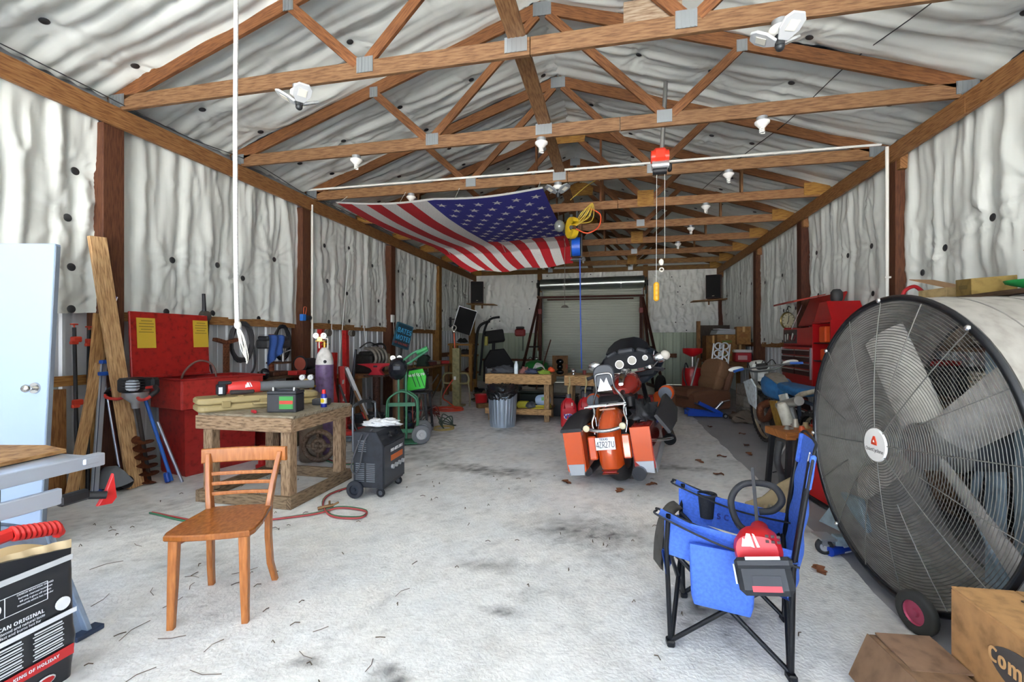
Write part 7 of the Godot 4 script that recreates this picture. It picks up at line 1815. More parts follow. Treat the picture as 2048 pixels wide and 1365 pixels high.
func build_fan() -> void:
	var o := thing("drum_fan", "giant grey barrel fan with wire grille and four wide blades on a steel stand", "fan", V(1.429, 0, -2.803), -84.7)
	var cy := .832
	var R := .772
	var C := V(0, cy, 0)
	var grey := M("b0ada6", .5, .2, "dirt")
	var wire := M("605f5b", .45, .5)
	part(o, "drum", B.new().lathe([Vector2(R - .012, 0), Vector2(R, 0), Vector2(R, -.62), Vector2(R - .012, -.62), Vector2(R - .012, 0)], 72, TX(C, eu(90, 0, 0))), grey)
	part(o, "front_rim", B.new().torus(C + V(0, 0, .0), V(0, 0, 1), R, .017, 72, 8), M("3a3c40", .25, .8))
	part(o, "back_rim", B.new().torus(C + V(0, 0, -.62), V(0, 0, 1), R, .017, 72, 8), M("6f6f6c", .35, .6))
	for z in [-.2, -.42]: part(o, "drum_seam", B.new().torus(C + V(0, 0, z), V(0, 0, 1), R + .001, .003, 72, 6), M("8a8883", .5, .3))
	var g := B.new()
	for k in 49:
		var r := .085 + (R - .1) * k / 48.0
		g.torus(C + V(0, 0, .075 * (1.0 - pow(r / R, 2.0))), V(0, 0, 1), r, .0019, 64, 4)
	part(o, "front_grille", g, wire)
	for k in 16:
		var a := TAU * (k + .28) / 16
		var pts := []
		for i in 9:
			var r := lerpf(.06 if k % 2 == 0 else .3, R, i / 8.0)
			pts.append(C + V(cos(a) * r, sin(a) * r, .078 * (1.0 - pow(r / R, 2.0)) + .004))
		part(o, "grille_spoke", B.new().tube(pts, .0028, 5), M("7b7a74", .45, .5))
		if k % 2 == 0: part(o, "rim_bolt", B.new().ball(C + V(cos(a) * R, sin(a) * R, .016), V(.014, .014, .012)), M("e4e6e8", .15, 1.0))
	g = B.new()
	for k in 22:
		var r := .1 + (R - .12) * k / 21.0
		g.torus(C + V(0, 0, -.62), V(0, 0, 1), r, .0023, 48, 4)
	part(o, "back_grille", g, M("77766f", .5, .5))
	var bg := part(o, "hub_badge", B.new().cyl(C + V(0, 0, .078), C + V(0, 0, .088), .088, .085, 30), M("eeeeea", .4))
	part(bg, "badge_emblem", B.new().prism([Vector2(-.022, -.012), Vector2(.022, -.012), Vector2(.02, .006), Vector2(.006, .034), Vector2(-.006, .034), Vector2(-.02, .006)], .088, .092, TX(C + V(0, .012, 0)), .001), M("d9482a", .4))
	part(bg, "badge_emblem", B.new().prism([Vector2(-.006, 0), Vector2(.006, 0), Vector2(0, .012)], .092, .094, TX(C + V(0, .014, 0))), M("eeeeea", .4))
	txt(bg, "lettering", "QuietCyclone", .017, M("5a5654", .5), TX(C + V(0, -.028, .089)), "Droid Sans", 400, .001)
	for k in 4:
		var a: float = deg_to_rad([36.0, 124.0, 213.0, 317.0][k])
		var b := B.new()
		var rings := []
		for i in 7:
			var t := i / 6.0
			var r := lerpf(.12, .71, t)
			var tw := deg_to_rad(lerpf(38.0, 20.0, t))
			var w := lerpf(.2, .25, t)
			var c := C + V(cos(a) * r, sin(a) * r, -.2)
			var tang := V(-sin(a), cos(a), 0) * cos(tw) + V(0, 0, sin(tw))
			var up := V(sin(a), -cos(a), 0) * sin(tw) + V(0, 0, cos(tw))
			var rg := []
			for q in 6: rg.append(c + tang * (w * (q / 5.0 - .5)) + up * (.03 * (1.0 - pow(q / 2.5 - 1.0, 2.0)) + .0025))
			for q in 6: rg.append(c + tang * (w * (.5 - q / 5.0)) + up * (.03 * (1.0 - pow(q / 2.5 - 1.0, 2.0)) - .0025))
			rings.append(rg)
		part(o, "blade", b.loft(rings), M("d6d4ce", .4, .35, "dirt"))
	part(o, "hub", B.new().cyl(C + V(0, 0, -.3), C + V(0, 0, -.12), .13, .12, 24), M("8d8c88", .4, .6))
	var bs := M("9db1bd", .45, .2, "dirt")
	part(o, "motor", B.new().cyl(C + V(0, 0, -.56), C + V(0, 0, -.3), .12, .12, 20), M("4a4f55", .5, .3))
	for x in [-.02, .14]: part(o, "upright_channel", B.new().box(V(x, .84, -.5), V(.07, 1.44, .05), Basis(), .004), bs)
	part(o, "cross_channel", B.new().box(V(.06, cy, -.5), V(1.4, .06, .04), Basis(), .004), bs)
	part(o, "stay_rod", B.new().tube([V(-.1, .5, -.45), V(.04, cy, -.4)], .02, 8).tube([V(.1, .2, -.45), V(-.06, .55, -.4)], .016, 8), bs)
	# base with casters
	part(o, "base_beam", B.new().box(V(-.55, .1, -.3), V(.06, .06, .6), Basis(), .005).box(V(.5, .1, -.3), V(.06, .06, .6), Basis(), .005).box(V(-.02, .06, -.56), V(1.1, .06, .05), Basis(), .005), bs)
	part(o, "base_bracket", B.new().prism([Vector2(-.2, 0), Vector2(.2, 0), Vector2(.12, .26), Vector2(-.02, .26)], -.02, .02, TX(V(-.6, .13, -.1), ry(15)), .004), bs)
	part(o, "caster_plate", B.new().box(V(-.56, .115, .05), V(.13, .012, .1), Basis(), .003).box(V(-.56, .09, .05), V(.04, .05, .04)), M("b9bcc0", .3, .8))
	wheel(o, V(-.56, .052, .05), V(1, 0, .2), .052, .035, "2a2b2d", "c5c7c9")
	wheel(o, V(.26, .1, .06), V(.25, 0, 1), .1, .045, "3a3a36", "c95a78")
	one("grease_cartridge", B.new().cyl(V(0, .028, 0), V(.32, .028, 0), .028, .028, 18).cyl(V(-.012, .028, 0), V(0, .028, 0), .03, .03, 18), M("1c3fa8", .3), "bright blue cartridge lying on the asphalt by the fan caster", "cartridge", V(1.36, 0, -3.34), 32)

	# print on the cartridge
	var gc := get_node("grease_cartridge")
	part(gc, "text_line", B.new().box(V(.17, .018, .0262), V(.16, .008, .004)).box(V(.12, .05, .0175), V(.06, .012, .004), eu(-45, 0, 0)), M("e8ecf4", .4))

func build_camp_chair() -> void:
	var o := thing("camping_chair", "blue folding camping chair with black tube legs and mesh cup holder", "camping chair", V(.535, 0, -2.36), -105)
	var blk := M("1b1d21", .35, .4)
	var blue := M("4a78e2", .75, 0.0, "cloth")
	var pip := M("1a1c22", .7)
	var ft := .235
	for s in [-1.0, 1.0]:
		for q in [-1.0, 1.0]: part(o, "foot", B.new().box(V(s * .225, .015, q * ft), V(.05, .03, .035), eu(0, 20, 0), .006), blk)
		part(o, "side_leg", B.new().tube([V(s * .225, .02, ft), V(s * .235, .42, -.22)], .011, 8), blk)
		part(o, "side_leg", B.new().tube([V(s * .215, .02, -ft), V(s * .225, .45, .25)], .011, 8), blk)
		part(o, "back_post", B.new().tube([V(s * .22, .02, -ft), V(s * .235, .45, -.24), V(s * .25, .9, -.3)], .012, 8), blk)
		part(o, "front_post", B.new().tube([V(s * .225, .02, ft), V(s * .24, .45, .25), V(s * .25, .6, .24)], .011, 8), blk)
		part(o, "rivet", B.new().ball(V(s * .238, .235, .012), V(.012, .008, .008)), M("d0d2d4", .2, .9))
		# arm
		var arm := B.new()
		arm.grid(func(u: float, w: float) -> Vector3: return V(s * .25 + (w - .5) * (.1 - .05 * absf(u - .55)), lerpf(.50, .61, u) - .035 * sin(PI * u) - .01 * cos((w - .5) * 3.0), lerpf(-.26, .28, u)), 16, 5)
		var am := part(o, "armrest", arm, blue)
		part(am, "piping", B.new().tube(sp([V(s * .25 - .04, .49, -.26), V(s * .25 - .05, .52, 0), V(s * .25 - .04, .6, .27), V(s * .25, .61, .29), V(s * .25 + .04, .6, .27), V(s * .25 + .05, .52, 0), V(s * .25 + .04, .49, -.26)], 5), .005, 6), pip)
	for e in [[ft, 1.0], [-ft, -1.0]]:
		part(o, "cross_leg", B.new().tube([V(-.225, .02, e[0]), V(.235, .42, e[0])], .011, 8).tube([V(.225, .02, e[0] * .98), V(-.235, .42, e[0] * .98)], .011, 8), blk)
	var seat := B.new()
	seat.grid(func(u: float, w: float) -> Vector3: return V((u - .5) * .48, .43 - .1 * (1.0 - w) - .05 * sin(PI * u) + .006 * sin(u * 30.0 + w * 9.0), lerpf(-.24, .27, w)), 22, 16)
	part(o, "seat_sling", seat, blue)
	var front := B.new()
	front.grid(func(u: float, w: float) -> Vector3: return V((u - .5) * .5, .43 - .02 * sin(PI * u) - .1 * w, .27 - .02 * w), 16, 4)
	part(o, "front_skirt", front, blue)
	for s in [-1.0, 1.0]:
		var sd := B.new()
		sd.grid(func(u: float, w: float) -> Vector3: return V(s * (.24 - .01 * w), lerpf(.42, .53 + .05 * u, w) - .07 * (1.0 - u) * (1.0 - w), lerpf(-.24, .26, u)), 14, 5)
		part(o, "side_panel", sd, blue)
	var back := B.new()
	back.grid(func(u: float, w: float) -> Vector3: return V((u - .5) * .5, lerpf(.34, .93, w), lerpf(-.22, -.31, w) - .06 * sin(PI * u) * (1.0 - .5 * w) + .005 * sin(w * 22.0)), 20, 20)
	var bm := part(o, "back_sling", back, blue)
	part(bm, "piping", B.new().tube(sp([V(-.25, .4, -.23), V(-.252, .7, -.275), V(-.25, .93, -.31), V(0, .935, -.34), V(.25, .93, -.31), V(.252, .7, -.275), V(.25, .4, -.23)], 6), .006, 6), pip)
	for s in [-1.0, 1.0]: part(bm, "corner_pocket", B.new().box(V(s * .24, .86, -.3), V(.05, .14, .02), eu(-8, 0, 0), .006), blue)
	part(bm, "white_tag", B.new().box(V(.2, .9, -.298), V(.03, .05, .004), eu(-8, 0, -20)), M("f4f4f6", .5))
	txt(o, "lettering", "S C O", .03, M("1f2f80", .6), TX(V(-.23, .46, .02), ry(-90) * eu(0, 180, 0)), "Droid Sans", 700, .003)
	var cup := part(o, "cup_holder", B.new().lathe([Vector2(0, -.12), Vector2(.035, -.115), Vector2(.045, -.02), Vector2(.047, 0), Vector2(.043, 0), Vector2(.04, -.02), Vector2(.03, -.11), Vector2(0, -.11)], 18, TX(V(-.25, .555, .12))), M("26282c", .85, 0.0, "mesh"))
	part(cup, "rim", B.new().torus(V(-.25, .562, .12), V(0, 1, 0), .046, .006, 20, 6), pip)
	part(o, "side_pocket", B.new().loft([ring(TX(V(.27, .5, .02), eu(90, 0, 0)), .02, .26, .008), ring(TX(V(.285, .4, .02), eu(90, 0, 0)), .05, .25, .02), ring(TX(V(.285, .29, .02), eu(90, 0, 0)), .06, .24, .025), ring(TX(V(.28, .25, .02), eu(90, 0, 0)), .03, .22, .01)]), blue)
	# cordless trimmer resting across the chair
	var p0 := V(.595, .53, -2.13)
	var p1 := V(1.17, .12, -3.86)
	var dr := (p1 - p0).normalized()
	var x := dr.cross(Vector3.UP).normalized()
	var fr := Basis(x, x.cross(dr).normalized(), -dr)
	var t := thing("cordless_trimmer", "red cordless string trimmer with black battery resting across the camping chair", "trimmer", p0)
	t.basis = fr * eu(0, 0, 6)
	var red := M("d8242c", .35)
	part(t, "motor_housing", B.new().loft([ring(TX(V(0, -.02, .13)), .15, .12, .05, 4), ring(TX(V(0, -.02, .08)), .18, .16, .075, 4), ring(TX(V(0, -.01, .0)), .17, .15, .07, 4), ring(TX(V(0, .01, -.07)), .09, .09, .04, 4), ring(TX(V(0, .02, -.16)), .075, .1, .035, 4), ring(TX(V(0, .02, -.2)), .06, .07, .03, 4)]), red)
	for k in 6: part(t, "vent", B.new().box(V(.04 + .02 * (k % 3), .045 - .02 * (k / 3), .135), V(.012, .01, .008)), M("3a1a1c", .6))
	logo(t, TX(V(-.02, .02, .128), eu(-14, 0, -4)))
	part(t, "battery", B.new().box(V(.02, -.1, .155), V(.19, .13, .1), eu(-8, 0, 7), .02).box(V(.02, -.05, .16), V(.2, .04, .11), eu(-8, 0, 7), .012), M("24272b", .5))
	part(t, "battery_label", B.new().box(V(.03, -.115, .209), V(.1, .055, .004), eu(-8, 0, 7)), M("1a1a1c", .4))
	part(t, "battery_label_red", B.new().box(V(.028, -.132, .213), V(.1, .02, .004), eu(-8, 0, 7)), M("c8323a", .4))
	part(t, "battery_stripe", B.new().box(V(-.08, -.1, .17), V(.006, .07, .05), eu(-8, 0, 7)).box(V(.02, -.028, .2), V(.12, .012, .02), eu(-8, 0, 7)), M("b9c0c4", .4))
	part(t, "grip_trigger", B.new().box(V(0, -.03, -.12), V(.03, .05, .05), Basis(), .01), M("2a2b2e", .5))
	part(t, "shaft", B.new().cyl(V(0, .02, -.2), V(0, .02, -1.68), .0135, .0135, 12), M("8d9094", .3, .7))
	part(t, "loop_handle", B.new().tube(sp([V(-.01, .0, -.22), V(-.09, .03, -.26), V(-.12, .14, -.28), V(-.06, .22, -.3), V(.06, .22, -.3), V(.1, .16, -.28), V(.06, .11, -.27), V(.0, .1, -.26)], 7), .016, 10), M("2c2e32", .7))
	part(t, "lever_bar", B.new().bar(V(-.01, .02, -.2), V(-.01, .3, -.26), .014, .02), M("26282c", .5))
	part(t, "line_guard", B.new().loft([ring(TX(V(-.14, -.02, -1.56), eu(0, 0, 0)), .04, .14, .02), ring(TX(V(-.02, .0, -1.6)), .08, .18, .03), ring(TX(V(.1, .04, -1.62)), .1, .3, .04), ring(TX(V(.16, .06, -1.68)), .06, .34, .03)]), M("8a7a5c", .9, 0.0, "grime"), "mud caked line guard")
	part(t, "line_head", B.new().cyl(V(0, -.08, -1.72), V(0, .0, -1.72), .055, .05, 16), M("3a3631", .8, 0.0, "dirt"))
	# grey rubber flap over the front corner
	var fl := B.new()
	fl.grid(func(u: float, w: float) -> Vector3: return V((u - .5) * (.1 + .02 * w), .05 * cos(w * 1.5) - .27 * w * w, -.04 + .11 * sin(w * 1.6)) , 8, 14)
	fl.grid(func(u: float, w: float) -> Vector3: return V((u - .5) * (.1 + .02 * w), .05 * cos(w * 1.5) - .27 * w * w - .008, -.05 + .11 * sin(w * 1.6)) , 8, 14)
	one("rubber_flap", fl, M("4b4a47", .85, 0.0, "grime"), "dusty dark grey rubber flap hanging over the front corner of the camping chair", "flap", V(.29, .47, -2.56), -75)

func carton(called: String, label: String, at: Vector3, s: Vector3, turn: float, hex := "b98a58") -> Node3D:
	var c := thing(called, label, "carton", at, turn)
	var m := M(hex, .8, 0.0, "dirt")
	part(c, "box", B.new().box(V(0, s.y / 2, 0), s, Basis(), .004), m)
	return c

func build_cartons() -> void:
	var a := carton("cardboard_carton", "tan coffee carton with dark oval print stacked highest before the fan", V(1.44, .0, -1.80), V(.4, .45, .52), 0)
	for s in [-1.0, 1.0]: part(a, "top_flap", B.new().box(V(s * .1, .455, 0), V(.195, .006, .52), eu(0, 0, s * -1.5)), M("bf915e", .8, 0.0, "dirt"))
	part(a, "flap_print", B.new().prism([Vector2(-.14, .0), Vector2(.1, -.04), Vector2(.12, .05), Vector2(-.06, .05)], 0, .002, TX(V(.04, .462, .0), eu(-90, 90, 0))), M("6b5138", .8))
	txt(a, "flap_lettering", "WORLD'S MOST TRUSTED", .02, M("4a3a2a", .8), TX(V(-.03, .463, -.02), eu(-90, 90, 0)), "Droid Sans", 700, .001)
	var ov := part(a, "oval_print", B.new().prism(ellipse(.17, .07), 0, .002, TX(V(-.201, .33, .1), ry(-90) * eu(0, 0, 0))), M("4a4541", .7), "dark oval print")
	txt(ov, "lettering", "Community", .05, M("c79a66", .7), TX(V(-.2045, .335, .1), ry(-90)), "Droid Sans", 700, .002, .9)
	txt(ov, "lettering", "COFFEE", .02, M("c79a66", .7), TX(V(-.2045, .293, .1), ry(-90)), "Droid Sans", 400, .002)
	var b := carton("cardboard_carton", "plain brown carton with a loose side flap standing lowest before the fan", V(1.12, .0, -1.93), V(.2, .2, .42), 6, "8f6f52")
	part(b, "side_flap", B.new().bar(V(-.1, .2, 0), V(-.17, .03, 0), .42, .005, V(0, 1, .001)), M("8a6b50", .8, 0.0, "dirt"))
	part(b, "top_flap", B.new().box(V(.02, .205, -.1), V(.2, .006, .2), eu(3, 0, 0)), M("94745a", .8, 0.0, "dirt"))
	# red tote, wooden topped stand and small parts by the dirt bike
	var t := thing("red_tote", "red plastic tote with black lid beside the drum fan stand", "tote", V(1.84, 0, -4.35), 8)
	part(t, "bin", B.new().loft([ring(TX(V(0, .03, 0), eu(90, 0, 0)), .3, .4, .03), ring(TX(V(0, .38, 0), eu(90, 0, 0)), .36, .46, .03)]), M("c81f24", .4))
	part(t, "lid", B.new().box(V(0, .41, 0), V(.4, .06, .5), Basis(), .02), M("1f2022", .5))
	part(t, "base_tray", B.new().box(V(0, .02, 0), V(.34, .04, .44), Basis(), .01), M("1f2022", .5))
	var s := thing("work_stand", "small work stand with orange wooden top cluttered with parts", "stand", V(1.72, 0, -4.82), 12)
	part(s, "top", B.new().box(V(0, .52, 0), V(.5, .07, .36), Basis(), .006), M("b97a3e", .65, 0.0, "wood"))
	for q in [[-.2, -.14], [.2, -.14], [-.2, .14], [.2, .14]]: part(s, "leg", B.new().bar(V(q[0], .49, q[1]), V(q[0] * 1.15, .0, q[1] * 1.15), .04, .04), M("2b2c2e", .5, .2))
	part(s, "hose", B.new().tube(sp([V(-.26, .45, .1), V(-.32, .3, .16), V(-.26, .16, .12), V(-.3, .05, .2)], 5), .03, 10), M("3a3b3d", .6))
	var sm := [["8a857c", V(-.15, 0, .02)], ["c0562e", V(-.05, 0, .08)], ["9a8460", V(.06, 0, -.04)], ["6a6862", V(.14, 0, .06)], ["b9b4a6", V(.0, 0, -.1)], ["a33a2c", V(.18, 0, -.08)]]
	for k in sm.size():
		var q: Vector3 = s.transform * (sm[k][1] + V(0, .555, 0))
		one("small_part", B.new().cyl(V(0, .0, 0), V(0, .03 + .012 * k, 0), .03, .02, 10).box(V(.02, .012, 0), V(.07, .024, .03), eu(0, 40 * k, 0), .006), M(sm[k][0], .5, .3), ["grey cast part on the orange topped stand", "orange cap on the orange topped stand", "tan fitting on the orange topped stand", "dark grey fitting on the orange topped stand", "pale washer stack on the orange topped stand", "red knob on the orange topped stand"][k], "part", q, 30 * k, "parts on the work stand")

func ellipse(a: float, b: float, n := 32) -> Array:
	var o := []
	for k in n: o.append(Vector2(cos(TAU * k / n) * a, sin(TAU * k / n) * b))
	return o

# white lightning mark
func logo(parent: Node3D, x: Transform3D, k := 1.0) -> void:
	var b := B.new()
	for poly in [[[-24, -20], [-22, 6], [-16, 0], [-12, 20], [-2, 20], [12, -18], [0, -16]], [[4, 22], [10, 20], [26, -14], [18, -16]]]:
		var p := []
		for q in poly: p.append(Vector2(q[0], q[1]) * .0013 * k)
		b.prism(p, 0, .008, x)
	part(parent, "logo", b, M("f6f6f6", .4))

func bulb_socket(label: String, at: Vector3) -> void:
	var o := thing("bulb_socket", label, "light socket", at, 0, "bare bulb sockets under the trusses")
	part(o, "mount_box", B.new().cyl(V(0, 0, 0), V(0, -.045, 0), .052, .052, 18), M("a9adb0", .4, .6))
	part(o, "porcelain", B.new().lathe([Vector2(.07, -.045), Vector2(.07, -.06), Vector2(.045, -.085), Vector2(.03, -.105), Vector2(0, -.105)], 20), M("eceae4", .3))
	var pts := []
	for k in 41:
		var a := TAU * 3.0 * k / 40
		pts.append(V(cos(a) * .02, -.108 - .05 * k / 40.0, sin(a) * .02))
	part(o, "spiral_bulb", B.new().tube(pts, .007, 6), M("f2f0ea", .3))

func panel_lamp(label: String, at: Vector3, turn: float, grey: bool) -> void:
	var o := thing("panel_lamp", label, "lamp", at, turn, "folding panel lamps under the trusses")
	part(o, "mount_box", B.new().cyl(V(0, .0, 0), V(0, -.05, 0), .055, .055, 18), M("a9adb0", .4, .6))
	part(o, "porcelain", B.new().lathe([Vector2(.072, -.05), Vector2(.074, -.075), Vector2(.05, -.1), Vector2(0, -.1)], 20), M("eceae4", .3))
	part(o, "hub", B.new().cyl(V(0, -.1, 0), V(0, -.17, 0), .034, .03, 14).ball(V(0, -.18, 0), V(.03, .03, .03)), M("3a3d40", .4, .4))
	for k in 3:
		var a := 120.0 * k + 20.0
		var bs := ry(a) * eu(-28, 0, 0)
		var p := part(o, "lamp_panel", B.new().prism([Vector2(-.035, .03), Vector2(.035, .03), Vector2(.075, .1), Vector2(.075, .17), Vector2(.04, .21), Vector2(-.04, .21), Vector2(-.075, .17), Vector2(-.075, .1)], -.012, .008, TX(V(0, -.16, 0), bs * eu(90, 0, 0)), .004), M("c9ccce", .4) if not grey else M("9fa4a8", .4, .3))
		part(p, "diffuser", B.new().box(V(0, -.16, 0) + bs * V(0, -.012, .13), V(.07, .004, .07), bs), M("e8e6d8", .35))

func build_ceiling_things() -> void:
	panel_lamp("white three panel folding lamp under the second truss from the doorway beyond the rope", V(-2.69, 3.61, -3.55), 30, false)
	panel_lamp("white three panel folding lamp under the second truss from the doorway on the hoist side", V(1.13, 3.61, -3.55), 0, false)
	panel_lamp("grey winged folding lamp hanging above the corner of the flag", V(-.77, 3.61, -6.5), 40, true)
	var ls := [[-3.03, 2], [-.78, 2], [1.44, 2], [-3.0, 3], [1.46, 3], [1.45, 4], [1.45, 5], [-2.9, 5], [1.4, 6], [-.8, 7]]
	var nm := ["third", "fourth", "fifth", "sixth", "seventh", "eighth"]
	for q in ls:
		var side := "over the bench side wall" if q[0] < -2 else ("at the middle board" if q[0] < 0 else "over the asphalt strip")
		bulb_socket("white porcelain bulb socket under the %s truss from the doorway %s" % [nm[q[1] - 2], side], V(q[0], 3.61, TZ[q[1]]))
	# hanging white rope with frayed end
	var rp := thing("hanging_rope", "bright white rope hanging straight down from the roof with a frayed end", "rope", V(-2.55, 1.5, -2.72))
	part(rp, "rope", B.new().tube(sp([V(.0, 0, 0), V(-.012, .5, 0), V(-.015, 1.4, 0), V(-.01, 2.2, 0), V(-.02, 3.04, 0)], 8), .015, 8), M("f6f6f4", .7, 0.0, "cloth"))
	part(rp, "knot", B.new().ball(V(.005, -.01, 0), V(.024, .03, .024)), M("ece8de", .8, 0.0, "cloth"))
	for k in 6: part(rp, "frayed_strand", B.new().tube(sp([V(0, -.02, 0), V(.01 + .006 * k, -.08, .01 * sin(k)), V(.04 + .008 * k, -.17 - .01 * k, .012 * cos(k * 2.0)), V(.075 + .01 * k, -.25 - .012 * (k % 3), .01 * k)], 5), .005, 5, .002), M("e6e2d6", .8))
	# conduit on the fourth truss and down the post
	one("conduit_pipe", B.new().cyl(V(-4.0, 0, 0), V(3.95, 0, 0), .016, .016, 10), M("e9e8e2", .5), "white plastic conduit lying along the fourth truss from the doorway", "conduit", V(-.77, 3.775, -6.47))
	one("conduit_pipe", B.new().cyl(Vector3.ZERO, V(0, 1.78, 0), .018, .018, 10).box(V(0, .3, .01), V(.06, .02, .03)), M("e2e0d8", .5), "white plastic conduit running down the post beside the tool chest", "conduit", V(3.02, 1.8, -6.03))
	for q in [[-4.6, 3.68, "thin dark cable strung along the eave over the bench side wall"], [2.9, 3.95, "thin dark cable strung under the roof over the drum fan"]]:
		var pts := []
		for k in 9: pts.append(V(0.12 * (k % 2) * (1.0 if q[0] < 0 else -1.0) * .2 - (.0 if q[0] < 0 else .16 * k), .03 * sin(k * 2.0) - .05 * (k % 2) + (.0 if q[0] < 0 else .035 * k), -1.2 - 1.0 * k))
		one("ceiling_cable", B.new().tube(sp(pts, 5), .005, 5), M("3a3b3c", .6), q[2], "cable", V(q[0], q[1], 0))
	# red electric hoist with steel pole, cables, hook and pendant
	var h := thing("electric_hoist", "red electric hoist hung from a steel pole on the third truss", "hoist", V(.47, 3.3, -5.085))
	part(h, "pole", B.new().cyl(V(.02, .05, 0), V(.06, .8, .0), .022, .022, 12), M("8f8f8c", .4, .7))
	part(h, "housing", B.new().box(V(0, .03, 0), V(.15, .14, .13), Basis(), .03).cyl(V(-.09, .02, 0), V(.09, .02, 0), .065, .065, 16), M("e03a22", .35))
	part(h, "motor", B.new().cyl(V(-.08, -.07, 0), V(.09, -.07, 0), .05, .05, 16), M("b9babb", .35, .7))
	part(h, "drum", B.new().cyl(V(-.07, -.13, 0), V(.07, -.13, 0), .04, .04, 14).box(V(.1, -.1, 0), V(.04, .08, .06), Basis(), .01), M("26272a", .5, .3))
	part(h, "cable", B.new().cyl(V(-.03, -.1, 0), V(-.035, -1.3, 0), .003, .003, 6).cyl(V(.05, -.1, 0), V(.05, -1.05, 0), .003, .003, 6), M("c9c8c2", .5))
	part(h, "pulley_block", B.new().ball(V(.015, -1.09, 0), V(.026, .035, .02)).torus(V(.018, -1.17, 0), V(0, 0, 1), .02, .006, 14, 6), M("e0dcd0", .4))
	part(h, "pendant_control", B.new().box(V(-.035, -1.4, 0), V(.055, .2, .045), Basis(), .016), M("e8ac1e", .45), "yellow pendant control")
	for k in 3: part(h, "pendant_button", B.new().cyl(V(-.035, -1.34 - .05 * k, .02), V(-.035, -1.34 - .05 * k, .028), .012), M("c88c14", .5))
	# yellow cord reel, glass globe, blue hose reel and cords at the fifth truss
	var y := thing("cord_reel", "yellow C shaped cord reel with clear globe hung from the fifth truss", "cord reel", V(-.72, 3.2, -7.6))
	part(y, "reel", B.new().lathe([Vector2(.07, -.04), Vector2(.17, -.05), Vector2(.18, 0), Vector2(.17, .05), Vector2(.07, .04), Vector2(.07, -.04)], 24, TX(V(.05, .03, 0), eu(90, 0, 60)), .5, TAU - .4), M("e4bd2c", .45))
	part(y, "bracket", B.new().box(V(.04, .2, 0), V(.04, .1, .04)).cyl(V(0.04, .03, -.05), V(.04, .03, .06), .03), M("3a3a38", .5, .3))
	part(y, "globe", B.new().ball(V(-.15, .06, .05), V(.09, .1, .09), 18), M("8a8f8a", .08, .2))
	for k in 4: part(y, "yellow_cord", B.new().tube(sp([V(.1, .1, 0), V(.22 + .05 * k, .28 - .05 * k, .02), V(.38, .4, .02 * k), V(.3 - .04 * k, .18, .04), V(.12, .05, .05)], 6), .007, 6), M("d8b848", .5))
	part(y, "orange_cord", B.new().tube(sp([V(.12, .0, .05), V(.3, -.08, .06), V(.48, .02, .04), V(.5, .22, .02), V(.32, .34, 0)], 7), .011, 6), M("ee5a32", .5))
	part(y, "long_yellow_cord", B.new().tube(sp([V(.05, .4, .3), V(.4, .55, .6), V(.9, .62, .9), V(1.3, .55, 1.0)], 6), .007, 6), M("d8b848", .5))
	var br := thing("air_hose_reel", "blue air hose reel hanging below the yellow reel with its hose reaching the bench", "hose reel", V(-.62, 2.95, -8.0))
	part(br, "spool", B.new().cyl(V(-.08, .05, 0), V(.06, .05, 0), .16, .16, 22), M("1f5fd0", .4))
	part(br, "side_plate", B.new().box(V(.08, .05, 0), V(.015, .4, .14)).box(V(-.1, .05, 0), V(.015, .34, .14)).box(V(0, -.17, 0), V(.22, .02, .06)), M("3c3d40", .4, .4))
	part(br, "hanger", B.new().bar(V(0, .2, 0), V(0, .66, 0), .03, .03), M("3c3d40", .4, .4))
	part(br, "hose", B.new().tube(sp([V(.05, -.15, .02), V(.055, -.6, .01), V(.06, -1.2, 0), V(.075, -2.05, -.05)], 8), .011, 8), M("2450b8", .4))
	one("ceiling_pull", B.new().cyl(V(0, 0, 0), V(0, 1.3, 0), .004, .004, 6).ball(V(0, 1.3, 0), V(.04, .04, .04)).lathe([Vector2(0, 0), Vector2(.07, .0), Vector2(.05, .03), Vector2(0, .05)], 16), M("6a665c", .5), "thin pull cord with a flat round weight hanging before the roll-up door", "pull cord", V(-.82, 1.95, -7.9))
	# pale board tacked above the second truss
	one("scrap_board", B.new().box(Vector3.ZERO, V(.42, .16, .02), Basis(), .002), M("a89a88", .75, 0.0, "wood"), "pale scrap board tacked beside a truss node above the hoist", "board", V(.28, 3.86, -3.6))

func flag_at(s: float, t: float) -> Vector3:
	var zs := [-6.28, -7.1, -7.9, -8.6, -9.1, -9.36, -9.44, -9.5, -9.54]
	var ys := [3.47, 3.40, 3.37, 3.36, 3.34, 3.24, 3.10, 2.97, 2.86]
	var f := clampf(t, 0, 1) * 8.0
	var i := mini(int(f), 7)
	var a := f - i
	var z := lerpf(zs[i], zs[i + 1], a)
	var yy := lerpf(ys[i], ys[i + 1], a)
	var xl := lerpf(-4.1, -3.0, pow(t, 1.4))
	var xr := lerpf(-.95, -.82, t)
	yy -= .05 * sin(PI * s) * (1.0 - t * .6) + .035 * absf(sin(PI * s * 2.0)) * (1.0 - t)
	yy += .10 * s * t + .025 * sin(s * 15.0 + t * 6.0) * t
	z += .05 * sin(s * 9.0 + 1.0) * t * t
	return V(lerpf(xl, xr, s), yy, z)

